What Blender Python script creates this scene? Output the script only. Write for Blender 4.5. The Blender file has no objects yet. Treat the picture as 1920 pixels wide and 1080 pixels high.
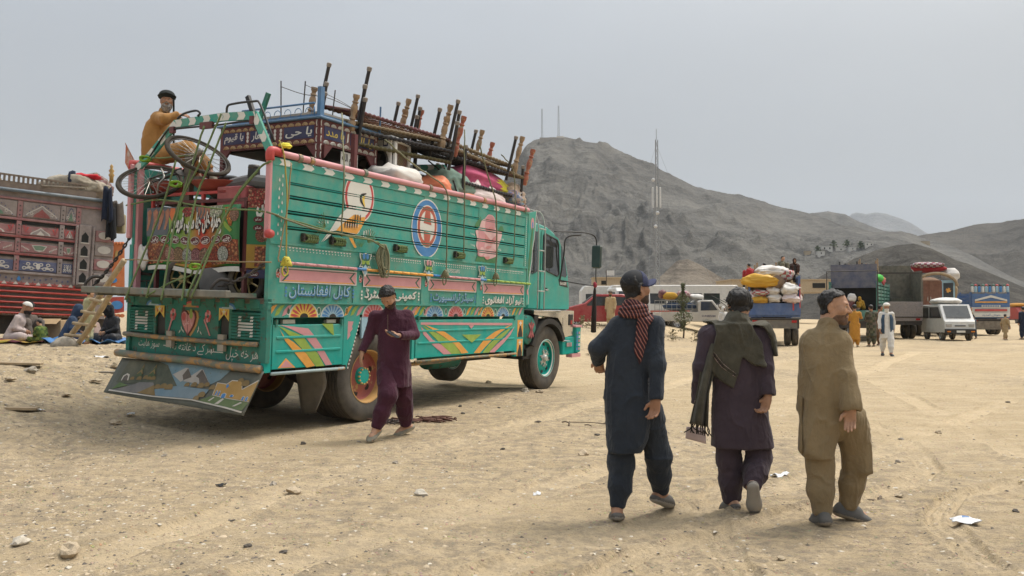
import bpy,bmesh,math,random
import numpy as np
from math import sin,cos,pi,radians as RAD,sqrt,atan2
from mathutils import Vector,Matrix,Euler
rng = np.random.default_rng(7)
random.seed(7)
SC = bpy.context.scene
COL = SC.collection
# ------------------------------------------------------------------ camera
FPX,HORY,CAMH = 1554.0,582.0,1.5          # focal length in photo pixels, horizon row, eye height
PITCH = math.atan((HORY - 540) / FPX)
cam = bpy.data.cameras.new('camera');camo = bpy.data.objects.new('camera',cam);COL.objects.link(camo)
cam.sensor_width = 36.0;cam.lens = 36.0 * FPX / 1920.0
cam.clip_start = 0.1;cam.clip_end = 30000
camo.location = (0,0,CAMH);camo.rotation_euler = (pi/2 + PITCH,0,0)
SC.camera = camo
# ------------------------------------------------------------------ world, sun, exposure
SUN_EL,SUN_AZ = RAD(60),RAD(58)             # azimuth measured clockwise from +Y
world = bpy.data.worlds.new('World');SC.world = world;world.use_nodes = True
wn = world.node_tree;wn.nodes.clear()
wo = wn.nodes.new('ShaderNodeOutputWorld');bg = wn.nodes.new('ShaderNodeBackground')
sky = wn.nodes.new('ShaderNodeTexSky');sky.sky_type = 'NISHITA';sky.sun_disc = False
sky.sun_elevation = SUN_EL;sky.sun_rotation = SUN_AZ
sky.air_density = 1.0;sky.dust_density = 6.0;sky.ozone_density = 1.0
veil = wn.nodes.new('ShaderNodeMixRGB');veil.inputs['Fac'].default_value = 0.90
veil.inputs['Color2'].default_value = (2.3,2.52,2.78,1)      # an even veil of high cloud and dust
wn.links.new(sky.outputs[0],veil.inputs['Color1'])
# soft unevenness of the cloud layer
tcw = wn.nodes.new('ShaderNodeTexCoord');nzw = wn.nodes.new('ShaderNodeTexNoise')
mpw = wn.nodes.new('ShaderNodeMapping');mpw.inputs['Scale'].default_value = (1.2,1.2,3.0)
nzw.inputs['Scale'].default_value = 1.6;nzw.inputs['Detail'].default_value = 3
mrw = wn.nodes.new('ShaderNodeMapRange');mrw.inputs['From Min'].default_value = .3;mrw.inputs['From Max'].default_value = .7
mrw.inputs['To Min'].default_value = .95;mrw.inputs['To Max'].default_value = 1.05
mxw = wn.nodes.new('ShaderNodeMixRGB');mxw.blend_type = 'MULTIPLY';mxw.inputs['Fac'].default_value = 1
wn.links.new(tcw.outputs['Generated'],mpw.inputs[0]);wn.links.new(mpw.outputs[0],nzw.inputs['Vector'])
wn.links.new(nzw.outputs['Fac'],mrw.inputs['Value'])
# an overcast sky grows brighter towards the zenith
sepw = wn.nodes.new('ShaderNodeSeparateXYZ');wn.links.new(tcw.outputs['Generated'],sepw.inputs[0])
def wmath(op,a,b):
 x = wn.nodes.new('ShaderNodeMath');x.operation = op
 for k,v in enumerate((a,b)):
  if isinstance(v,(int,float)):x.inputs[k].default_value = v
  else:wn.links.new(v,x.inputs[k])
 return x.outputs[0]
zen = wmath('ADD',wmath('MULTIPLY',wmath('POWER',wmath('MAXIMUM',sepw.outputs['Z'],0.0),1.5),3.6),1.0)
# the hidden sun lights the veil around itself, a little warmer
vdw = wn.nodes.new('ShaderNodeVectorMath');vdw.operation = 'DOT_PRODUCT';wn.links.new(tcw.outputs['Generated'],vdw.inputs[0])
vdw.inputs[1].default_value = (sin(SUN_AZ)*cos(SUN_EL),cos(SUN_AZ)*cos(SUN_EL),sin(SUN_EL))
glow = wmath('MULTIPLY',wmath('POWER',wmath('MAXIMUM',vdw.outputs['Value'],0.0),3.5),.42)
glw = wn.nodes.new('ShaderNodeMixRGB');glw.blend_type = 'ADD';glw.inputs['Color2'].default_value = (6.4,5.8,4.5,1)
wn.links.new(glow,glw.inputs['Fac']);wn.links.new(veil.outputs[0],glw.inputs['Color1'])
wn.links.new(glw.outputs[0],mxw.inputs['Color1']);wn.links.new(wmath('MULTIPLY',mrw.outputs[0],zen),mxw.inputs['Color2'])
wn.links.new(mxw.outputs[0],bg.inputs['Color']);bg.inputs['Strength'].default_value = 0.10
wn.links.new(bg.outputs[0],wo.inputs['Surface'])
sl = bpy.data.lights.new('sun','SUN');so = bpy.data.objects.new('sun',sl);COL.objects.link(so)
sl.energy = 2.8;sl.angle = RAD(22);sl.color = (1.0,0.95,0.88)
sd = Vector((sin(SUN_AZ)*cos(SUN_EL),cos(SUN_AZ)*cos(SUN_EL),sin(SUN_EL)))
so.rotation_euler = sd.to_track_quat('Z','Y').to_euler();so.location = (0,0,60)
SC.view_settings.view_transform = 'Standard';SC.view_settings.look = 'None'
SC.view_settings.exposure = 0.18;SC.view_settings.gamma = 1.0;SC.view_settings.use_curve_mapping = False
SC.cycles.use_denoising = True
SC.cycles.max_bounces = 6;SC.cycles.volume_bounces = 1;SC.cycles.transparent_max_bounces = 8
# ------------------------------------------------------------------ photo pixel -> place
CPOS = np.array([0,0,CAMH]);FWD = np.array([0,cos(PITCH),sin(PITCH)]);UPV = np.array([0,-sin(PITCH),cos(PITCH)])
def ray(x,y):return FWD + np.array([1.,0,0])*(x-960)/FPX - UPV*(y-540)/FPX
def at(x,y,Y):
 d = ray(x,y);return CPOS + d*(Y/d[1])
def ss(a,b,x):
 t = np.clip((x-a)/(b-a),0,1);return t*t*(3-2*t)
def base_h(x,y):
 t = y-(15+2.25*(x+4))
 return .74*ss(-5,6,t)*ss(40,20,x)
def gz(x,y):return float(base_h(np.float64(x),np.float64(y)))
def gnd(px,py):
 d = ray(px,py);t = 1.0
 lo,hi = 1.0,400.0
 f = lambda t:(CPOS+d*t)[2] - gz(*(CPOS+d*t)[:2])
 for t in np.linspace(1.5,150,3000):
  if f(t) < 0:hi = t;break
  lo = t
 for _ in range(30):
  m = (lo+hi)/2
  if f(m) < 0:hi = m
  else:lo = m
 return CPOS + d*hi
# ------------------------------------------------------------------ noise on arrays
_pr = np.random.default_rng(11)
PERM = _pr.permutation(256);PERM = np.concatenate([PERM,PERM,PERM[:8]]);RV = _pr.random(256)*2-1
def vnoise(p):
 p = np.asarray(p,float);i = np.floor(p).astype(np.int64);f = p-i;f = f*f*f*(f*(f*6-15)+10);i &= 255
 out = 0
 for dx in (0,1):
  wx = f[...,0] if dx else 1-f[...,0]
  a = PERM[(i[...,0]+dx) & 255]
  for dy in (0,1):
   wy = wx*(f[...,1] if dy else 1-f[...,1])
   b = PERM[(a+i[...,1]+dy) & 255]
   for dz in (0,1):
    out = out + wy*(f[...,2] if dz else 1-f[...,2])*RV[PERM[(b+i[...,2]+dz) & 255]]
 return out
def fbm(p,oc=4,lac=2.03,g=.5):
 p = np.asarray(p,float);s = 0;a = 1
 for k in range(oc):s = s + a*vnoise(p + 17.3*k);p = p*lac;a *= g
 return s
def ridged(p,oc=5,lac=2.05,g=.5):
 p = np.asarray(p,float);s = 0;a = 1;w = 1
 for k in range(oc):
  n = 1-np.abs(vnoise(p + 9.7*k))*1.6;n = np.clip(n,0,1)**2
  s = s + a*n*w;w = np.clip(n*1.3,0,1);p = p*lac;a *= g
 return s
def P3(x,y,z=0.0):
 x = np.asarray(x,float);return np.stack([x,np.broadcast_to(y,x.shape).astype(float),np.broadcast_to(np.asarray(z,float),x.shape)],-1)
# ------------------------------------------------------------------ mesh builder
def frame(d):
 d = np.asarray(d,float);d = d/ (np.linalg.norm(d)+1e-12)
 u = np.array([0,0,1.]) if abs(d[2]) < .9 else np.array([1.,0,0])
 a = np.cross(u,d);a /= np.linalg.norm(a);b = np.cross(d,a);return a,b,d
def rotm(rx=0,ry=0,rz=0):return np.array(Euler((rx,ry,rz)).to_matrix())
class MB:
 def __init__(s):s.v = [];s.f = [];s.n = 0;s.mi = []
 def add(s,V,Fs,m=0):
  V = np.asarray(V,float).reshape(-1,3);o = s.n
  s.v.append(V);s.f += [tuple(int(i)+o for i in f) for f in Fs];s.mi += [m]*len(Fs);s.n += len(V);return s
 def box(s,lo,hi,M=None,c=None,m=0,bev=0.0):
  lo = np.minimum(lo,hi).astype(float);hi = np.maximum(np.asarray(lo),np.asarray(hi)).astype(float)
  return s.bx((lo+hi)/2 if c is None else c,hi-lo,M,m,bev)
 def bx(s,c,size,M=None,m=0,bev=0.0):
  x,y,z = np.asarray(size,float)/2
  if bev > 0:
   b = min(bev,x*.9,y*.9,z*.9);V = []
   for sx in (-1,1):
    for sy in (-1,1):
     for sz in (-1,1):
      V += [(sx*x,sy*(y-b),sz*(z-b)),(sx*(x-b),sy*y,sz*(z-b)),(sx*(x-b),sy*(y-b),sz*z)]
   I = lambda sx,sy,sz,k:((sx*2+sy)*2+sz)*3+k
   Fs = []
   for a in (0,1):
    Fs.append([I(a,0,0,0),I(a,1,0,0),I(a,1,1,0),I(a,0,1,0)][::(1 if a else -1)])
    Fs.append([I(0,a,0,1),I(0,a,1,1),I(1,a,1,1),I(1,a,0,1)][::(1 if a else -1)])
    Fs.append([I(0,0,a,2),I(1,0,a,2),I(1,1,a,2),I(0,1,a,2)][::(1 if a else -1)])
   for a in (0,1):
    for b2 in (0,1):
     r = 1 if (a+b2) % 2 else -1
     Fs.append([I(a,b2,0,0),I(a,b2,1,0),I(a,b2,1,1),I(a,b2,0,1)][::-r])
     Fs.append([I(a,0,b2,0),I(a,1,b2,0),I(a,1,b2,2),I(a,0,b2,2)][::r])
     Fs.append([I(0,a,b2,1),I(1,a,b2,1),I(1,a,b2,2),I(0,a,b2,2)][::-r])
   for a in (0,1):
    for b2 in (0,1):
     for c2 in (0,1):
      r = 1 if (a+b2+c2) % 2 else -1
      Fs.append([I(a,b2,c2,0),I(a,b2,c2,1),I(a,b2,c2,2)][::r])
  else:
   V = [(sx*x,sy*y,sz*z) for sx in (-1,1) for sy in (-1,1) for sz in (-1,1)]
   Fs = [(0,1,3,2),(4,6,7,5),(0,4,5,1),(2,3,7,6),(0,2,6,4),(1,5,7,3)]
  V = np.array(V)
  if M is not None:V = V @ np.asarray(M).T
  return s.add(V+np.asarray(c,float),Fs,m)
 def tube(s,pts,r,n=8,cap=True,m=0,closed=False,flat=1.0):
  P = np.asarray(pts,float);k = len(P);r = np.broadcast_to(np.asarray(r,float),(k,))
  if closed:T = np.roll(P,-1,0)-np.roll(P,1,0)
  else:T = np.gradient(P,axis=0)
  T /= np.linalg.norm(T,axis=1)[:,None]+1e-12
  a,b,_ = frame(T[0]);V = []
  th = np.arange(n)*2*pi/n
  for i in range(k):
   a = a - T[i]*np.dot(a,T[i]);a /= np.linalg.norm(a)+1e-12;b = np.cross(T[i],a)
   V.append(P[i]+r[i]*(np.cos(th)[:,None]*a+flat*np.sin(th)[:,None]*b))
  V = np.concatenate(V);Fs = []
  for i in range(k if closed else k-1):
   j = (i+1) % k
   for q in range(n):Fs.append((i*n+q,i*n+(q+1) % n,j*n+(q+1) % n,j*n+q))
  if cap and not closed:Fs += [tuple(range(n))[::-1],tuple((k-1)*n+q for q in range(n))]
  return s.add(V,Fs,m)
 def rod(s,a,b,r,n=8,r2=None,m=0):return s.tube([a,b],[r,r if r2 is None else r2],n,m=m)
 def lathe(s,prof,c=(0,0,0),axis=(0,0,1),n=24,m=0,cap=True,arc=None):
  a,b,d = frame(axis);c = np.asarray(c,float);V = []
  th = np.arange(n)*2*pi/n
  for r,h in prof:V.append(c+d*h+r*(np.cos(th)[:,None]*a+np.sin(th)[:,None]*b))
  V = np.concatenate(V);Fs = []
  for i in range(len(prof)-1):
   for q in range(n):Fs.append((i*n+q,i*n+(q+1) % n,(i+1)*n+(q+1) % n,(i+1)*n+q))
  if cap:
   if prof[0][0] > 1e-5:Fs.append(tuple(range(n))[::-1])
   if prof[-1][0] > 1e-5:Fs.append(tuple((len(prof)-1)*n+q for q in range(n)))
  return s.add(V,Fs,m)
 def prism(s,poly,o,ux,uy,t,m=0):
  ux = np.asarray(ux,float);uy = np.asarray(uy,float);nz = np.cross(ux,uy);nz /= np.linalg.norm(nz)+1e-12
  p = np.asarray(poly,float);A = np.asarray(o,float)+p[:,:1]*ux+p[:,1:2]*uy;k = len(p)
  area = 0.5*np.sum(p[:,0]*np.roll(p[:,1],-1)-np.roll(p[:,0],-1)*p[:,1])
  V = np.concatenate([A,A+nz*t]);top = tuple(range(k,2*k));bot = tuple(range(k))[::-1]
  sd = [(i,(i+1) % k,k+(i+1) % k,k+i) for i in range(k)]
  if (area < 0) != (t < 0):top = top[::-1];bot = bot[::-1];sd = [q[::-1] for q in sd]
  return s.add(V,[top,bot]+sd,m)
 def sheet(s,G,m=0,t=None):
  G = np.asarray(G,float);a,b = G.shape[:2]
  Fs = [(i*b+j,(i+1)*b+j,(i+1)*b+j+1,i*b+j+1) for i in range(a-1) for j in range(b-1)]
  s.add(G.reshape(-1,3),Fs,m)
  if t is not None:
   dx = np.gradient(G,axis=0);dy = np.gradient(G,axis=1);N = np.cross(dx,dy);N /= np.linalg.norm(N,axis=2)[...,None]+1e-12
   o = s.n;s.add((G-N*t).reshape(-1,3),[f[::-1] for f in Fs],m)
   o0 = o-a*b
   rim = [i*b for i in range(a)]+[(a-1)*b+j for j in range(1,b)]+[i*b+b-1 for i in range(a-2,-1,-1)]+[j for j in range(b-2,0,-1)]
   k = len(rim)
   s.f += [(o0+rim[(i+1) % k],o0+rim[i],o+rim[i],o+rim[(i+1) % k]) for i in range(k)];s.mi += [m]*k
  return s
 def blob(s,c,r,seed=0,n=2,amp=.25,M=None,m=0,flat=0.0):
  V,Fs = ICO[n];P = V*(1+amp*fbm(V*1.3+seed*7.1,2)[:,None])
  P = P*np.asarray(r,float)
  if M is not None:P = P @ np.asarray(M).T
  return s.add(P+np.asarray(c,float),Fs,m)
 def mb(s,o,M=None,t=(0,0,0),m=None):
  V = o.V();
  if M is not None:V = V @ np.asarray(M).T
  k = s.n;s.add(V+np.asarray(t,float),o.f,0);s.mi[-len(o.f):] = o.mi if m is None else [m]*len(o.f);return s
 def V(s):return np.concatenate(s.v) if s.v else np.zeros((0,3))
 def mesh(s,name,smooth=False,ang=None):
  me = bpy.data.meshes.new(name);me.from_pydata(s.V().tolist(),[],s.f);
  if any(s.mi):me.polygons.foreach_set('material_index',np.array(s.mi,np.int32))
  if smooth or ang:
   me.polygons.foreach_set('use_smooth',np.ones(len(s.f),bool))
   if ang:me.set_sharp_from_angle(angle=RAD(ang))
  me.update();return me
def _ico(n):
 bm = bmesh.new();bmesh.ops.create_icosphere(bm,subdivisions=n,radius=1)
 V = np.array([v.co[:] for v in bm.verts]);Fs = [tuple(v.index for v in f.verts) for f in bm.faces];bm.free();return V,Fs
ICO = {n:_ico(n) for n in (1,2,3,4)}
def link(name,me,mat=None,parent=None,**pr):
 o = bpy.data.objects.new(name,me);COL.objects.link(o)
 if mat is not None and me is not None:
  for m in (mat if isinstance(mat,(list,tuple)) else [mat]):
   if len(me.materials) < (len(mat) if isinstance(mat,(list,tuple)) else 1):me.materials.append(m)
 if parent is not None:o.parent = parent
 for k,v in pr.items():o[k] = v
 return o
def obj(name,mb,mat,parent=None,smooth=False,ang=None,loc=None,**pr):
 o = link(name,mb.mesh(name,smooth,ang),mat,parent,**pr)
 if loc is not None:o.location = loc
 return o
def thing(name,label,cat,loc=(0,0,0),rz=0.0,group=None,rot=None):
 o = bpy.data.objects.new(name,None);COL.objects.link(o);o.empty_display_size = .2
 o.location = loc;o.rotation_euler = rot if rot is not None else (0,0,rz)
 o['label'] = label;o['category'] = cat
 if group:o['group'] = group
 return o
def tag(o,label,cat,group=None):
 o['label'] = label;o['category'] = cat
 if group:o['group'] = group
 return o
def dup(root,loc,rz=None,rot=None,label=None,group=None,mats=None):
 r = root.copy();COL.objects.link(r);r.location = loc
 if rot is not None:r.rotation_euler = rot
 elif rz is not None:r.rotation_euler = (0,0,rz)
 if label:r['label'] = label
 if group:r['group'] = group
 def rec(src,dst):
  for ch in [c for c in src.children]:
   c = ch.copy();COL.objects.link(c);c.parent = dst;rec(ch,c)
 rec(root,r);return r
# ------------------------------------------------------------------ materials
MATS = {}
def mat(name,col,rough=.6,metal=0.0,var=.12,vs=6.0,bump=.0,bs=60.0,dust=0.0,dcol=(.36,.29,.2),ds=3.0,spec=.4,col2=None,c2amt=.5,c2s=9.0,sheen=0.0,trans=0.0,wear=None,wamt=0.0,ws=25.0,streak=0.0,low=None,crease=0.0):
 if name in MATS:return MATS[name]
 m = bpy.data.materials.new(name);MATS[name] = m;m.use_nodes = True
 nt = m.node_tree;N = nt.nodes;L = nt.links;b = N['Principled BSDF']
 tc = N.new('ShaderNodeTexCoord');co = tc.outputs['Object']
 def noise(s,d=4,r=.55):
  n = N.new('ShaderNodeTexNoise');n.inputs['Scale'].default_value = s;n.inputs['Detail'].default_value = d;n.inputs['Roughness'].default_value = r
  L.new(co,n.inputs['Vector']);return n.outputs['Fac']
 def ramp(fac,a,c):
  r = N.new('ShaderNodeMapRange');r.inputs['From Min'].default_value = a;r.inputs['From Max'].default_value = c;L.new(fac,r.inputs['Value']);return r.outputs[0]
 def mix(f,a,c,bt='MIX'):
  x = N.new('ShaderNodeMixRGB');x.blend_type = bt
  for sck,val in ((x.inputs['Fac'],f),(x.inputs['Color1'],a),(x.inputs['Color2'],c)):
   if hasattr(val,'is_linked') or hasattr(val,'links'):L.new(val,sck)
   else:sck.default_value = val if not isinstance(val,tuple) else (*val[:3],1)
  return x.outputs[0]
 col = tuple(col)
 lo = tuple(c*(1-var) for c in col);hi = tuple(min(1,c*(1+var)) for c in col)
 c = mix(ramp(noise(vs),.3,.7),lo,hi)
 if col2 is not None:c = mix(ramp(noise(c2s,5),.62-.25*c2amt,.72-.1*c2amt),c,tuple(col2))
 if wear is not None:c = mix(ramp(noise(ws,6,.7),.72-.3*wamt,.76-.3*wamt),c,tuple(wear))
 if dust > 0:
  d = N.new('ShaderNodeMath');d.operation = 'MULTIPLY';d.inputs[1].default_value = dust;L.new(ramp(noise(ds,6,.65),.25,.75),d.inputs[0])
  c = mix(d.outputs[0],c,dcol)
 def stretched(s,sc):
  mp = N.new('ShaderNodeMapping');mp.inputs['Scale'].default_value = sc;L.new(co,mp.inputs[0]);n = N.new('ShaderNodeTexNoise');n.inputs['Scale'].default_value = s;n.inputs['Detail'].default_value = 5;n.inputs['Distortion'].default_value = .4;L.new(mp.outputs[0],n.inputs['Vector']);return n.outputs['Fac']
 def times(a,k):
  d = N.new('ShaderNodeMath');d.operation = 'MULTIPLY';L.new(a,d.inputs[0])
  if isinstance(k,float):d.inputs[1].default_value = k
  else:L.new(k,d.inputs[1])
  return d.outputs[0]
 if streak > 0:
  c = mix(times(ramp(stretched(9,(1,1,.07)),.52,.72),streak),c,tuple(x*.35+.02 for x in col));c = mix(times(ramp(stretched(14,(1,1,.05)),.58,.74),streak*.4),c,dcol)
 if low is not None:
  sp = N.new('ShaderNodeSeparateXYZ');L.new(co,sp.inputs[0]);c = mix(times(times(ramp(sp.outputs['Z'],low[1],low[0]),ramp(noise(4,6,.7),.2,.7)),low[2]),c,(.34,.27,.18))
 L.new(c,b.inputs['Base Color']);b.inputs['Roughness'].default_value = rough;b.inputs['Metallic'].default_value = metal
 b.inputs['Specular IOR Level'].default_value = spec
 if sheen:b.inputs['Sheen Weight'].default_value = sheen
 if trans:b.inputs['Transmission Weight'].default_value = trans
 if bump > 0:
  bn = N.new('ShaderNodeBump');bn.inputs['Strength'].default_value = bump;bn.inputs['Distance'].default_value = .01
  h_ = noise(bs,5,.6)
  if crease:
   v1 = N.new('ShaderNodeMath');v1.operation = 'ABSOLUTE';v0 = N.new('ShaderNodeMath');v0.operation = 'SUBTRACT';v0.inputs[1].default_value = .5;L.new(stretched(9,(1,1,.45)),v0.inputs[0]);L.new(v0.outputs[0],v1.inputs[0])
   v2 = N.new('ShaderNodeMath');v2.operation = 'ABSOLUTE';v3 = N.new('ShaderNodeMath');v3.operation = 'SUBTRACT';v3.inputs[1].default_value = .5;L.new(stretched(17,(1,1,.9)),v3.inputs[0]);L.new(v3.outputs[0],v2.inputs[0])
   s_ = N.new('ShaderNodeMath');s_.operation = 'ADD';L.new(times(v1.outputs[0],5.0*crease),s_.inputs[0]);L.new(times(v2.outputs[0],2.2*crease),s_.inputs[1]);s3 = N.new('ShaderNodeMath');s3.operation = 'ADD';L.new(s_.outputs[0],s3.inputs[0]);L.new(times(h_,.25),s3.inputs[1]);h_ = s3.outputs[0]
  L.new(h_,bn.inputs['Height']);L.new(bn.outputs[0],b.inputs['Normal'])
 return m
def srgb(r,g,b):
 f = lambda c:(c/255/12.92 if c/255 <= .04045 else ((c/255+.055)/1.055)**2.4)
 return (f(r),f(g),f(b))
# ------------------------------------------------------------------ ground
def path_dist(x,y,pts):
 best = np.full(x.shape,1e9);sgn = np.zeros(x.shape);al = np.zeros(x.shape);run = 0
 for (ax,ay),(bx,by) in zip(pts[:-1],pts[1:]):
  dx,dy = bx-ax,by-ay;L = math.hypot(dx,dy);t = np.clip(((x-ax)*dx+(y-ay)*dy)/L/L,0,1)
  d = np.hypot(x-ax-t*dx,y-ay-t*dy);s = ((x-ax)*dy-(y-ay)*dx)/L
  m = d < best;best = np.where(m,d,best);sgn = np.where(m,s,sgn);al = np.where(m,run+t*L,al);run += L
 return best,sgn,al
def gp(x,y):p = gnd(x,y);return (p[0],p[1])
TRACKS = [   # tyre prints seen curving past the three men, half width, depth
 ([gp(1120,1075),gp(1190,1040),gp(1290,1010),gp(1400,985),gp(1520,955),gp(1640,925),gp(1710,895),gp(1745,870),gp(1725,845),gp(1690,820),gp(1650,800),gp(1620,788)],.13),
 ([gp(1390,1078),gp(1355,1030),gp(1338,985),gp(1330,950),gp(1340,920),gp(1350,905)],.13),
 ([gp(1860,1078),gp(1810,1030),gp(1765,985),gp(1760,955),gp(1780,930),gp(1900,900)],.12),
 ([gp(900,1078),gp(1150,1000),gp(1500,900),gp(1750,800),gp(1900,745)],.16),
 ([gp(500,1078),gp(900,950),gp(1250,840),gp(1500,745),gp(1640,690),gp(1720,660)],.20),
 ([gp(100,1078),gp(600,900),gp(1000,790),gp(1350,700),gp(1500,672)],.20),
 ([gp(1920,850),gp(1780,780),gp(1700,740),gp(1640,715)],.18),
]
def ground_h(x,y):
 h = base_h(x,y)
 n1 = fbm(P3(x*.22,y*.22,3.1),3);n2 = fbm(P3(x*.9,y*.9,8.2),4);n3 = fbm(P3(x*4.2,y*4.2,1.7),4)
 left = ss(-1.5,-6.5,x+.10*y)*ss(26,14,y)                 # the rough bank left of the truck
 h = h + .035*n1 + .018*n2 + .010*n3*ss(60,15,y)
 h = h + left*(.10*np.abs(fbm(P3(x*.8,y*1.5,5.5),3))*1.6 + .02*n3 - .02)
 bank = ss(17,26,y)*ss(60,30,y)*ss(18,8,x)              # low earth bank in front of the parked cars
 h = h + bank*.07*fbm(P3(x*.35,y*.5,2.2),3)
 return h
def ground_full(x,y):
 h = ground_h(x,y);tr = np.zeros(x.shape)
 for k,(pts,hw) in enumerate(TRACKS):
  d,s,al = path_dist(x,y,pts)
  d = d + .02*fbm(P3(x*3,y*3,k),2)
  m = ss(hw*1.05,hw*.85,d)
  deep = k < 3
  lug = .5+.5*np.sign(np.sin(al*2*pi/.055 + np.abs(s)*22)) if deep else 0*s
  rib = .5+.5*np.cos(s/hw*pi*3.5)
  fade = .35+.65*ss(-.5,.4,fbm(P3(x*.9,y*.9,40+k),3))
  h = h - m*fade*(.016 + (.022*rib+.012*lug if deep else .012*rib)) + .016*ss(hw*1.5,hw*1.1,d)*ss(hw*.85,hw*1.05,d)*fade
  tr = np.maximum(tr,m*fade*(.55+.45*(rib*.6+lug*.4) if deep else .7))
 return h,tr
def build_ground():
 nr,na = 620,860
 r = np.concatenate([np.geomspace(1.2,60,nr-60),np.geomspace(61.5,2600,60)])
 th = np.linspace(RAD(-44),RAD(44),na)
 TH,RR = np.meshgrid(th,r);X = RR*np.sin(TH);Y = RR*np.cos(TH)
 Z,tr = ground_full(X,Y)
 V = np.stack([X,Y,Z],-1).reshape(-1,3)
 i = np.arange(nr-1)[:,None]*na+np.arange(na-1)[None]
 F = np.stack([i,i+1,i+na+1,i+na],-1).reshape(-1,4)
 th2 = np.linspace(RAD(44),RAD(316),70);r2 = np.concatenate([r[::28],r[-1:]])
 T2,R2 = np.meshgrid(th2,r2);X2 = R2*np.sin(T2);Y2 = R2*np.cos(T2);Z2 = ground_h(X2,Y2)-.01
 V2 = np.stack([X2,Y2,Z2],-1).reshape(-1,3);n2 = len(th2)
 j = np.arange(len(r2)-1)[:,None]*n2+np.arange(n2-1)[None]+len(V)
 F2 = np.stack([j,j+1,j+n2+1,j+n2],-1).reshape(-1,4)
 disc = np.array([(1.3*sin(t),1.3*cos(t),-.03) for t in np.linspace(0,2*pi,24,endpoint=False)])
 o = len(V)+len(V2)
 me = bpy.data.meshes.new('ground');Fs = np.concatenate([F,F2]).tolist()+[list(range(o,o+24))[::-1]]
 me.from_pydata(np.concatenate([V,V2,disc]).tolist(),[],Fs)
 me.polygons.foreach_set('use_smooth',np.ones(len(Fs),bool))
 a = me.attributes.new('wheelprint','FLOAT','POINT');a.data.foreach_set('value',np.concatenate([tr.reshape(-1),np.zeros(len(V2)+24)]).astype(np.float32))
 rough = ss(.15,.75,.5+.55*fbm(P3(V[:,0]*.35,V[:,1]*.35,6.0),4) + .55*ss(-1,-7,V[:,0]+.1*V[:,1]) - .30*ss(0,4,V[:,0]-.15*V[:,1]))
 a = me.attributes.new('rubble','FLOAT','POINT');a.data.foreach_set('value',np.concatenate([rough,np.zeros(len(V2)+24)+.4]).astype(np.float32))
 me.update();return link('ground',me,M_ground,kind='structure')
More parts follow.
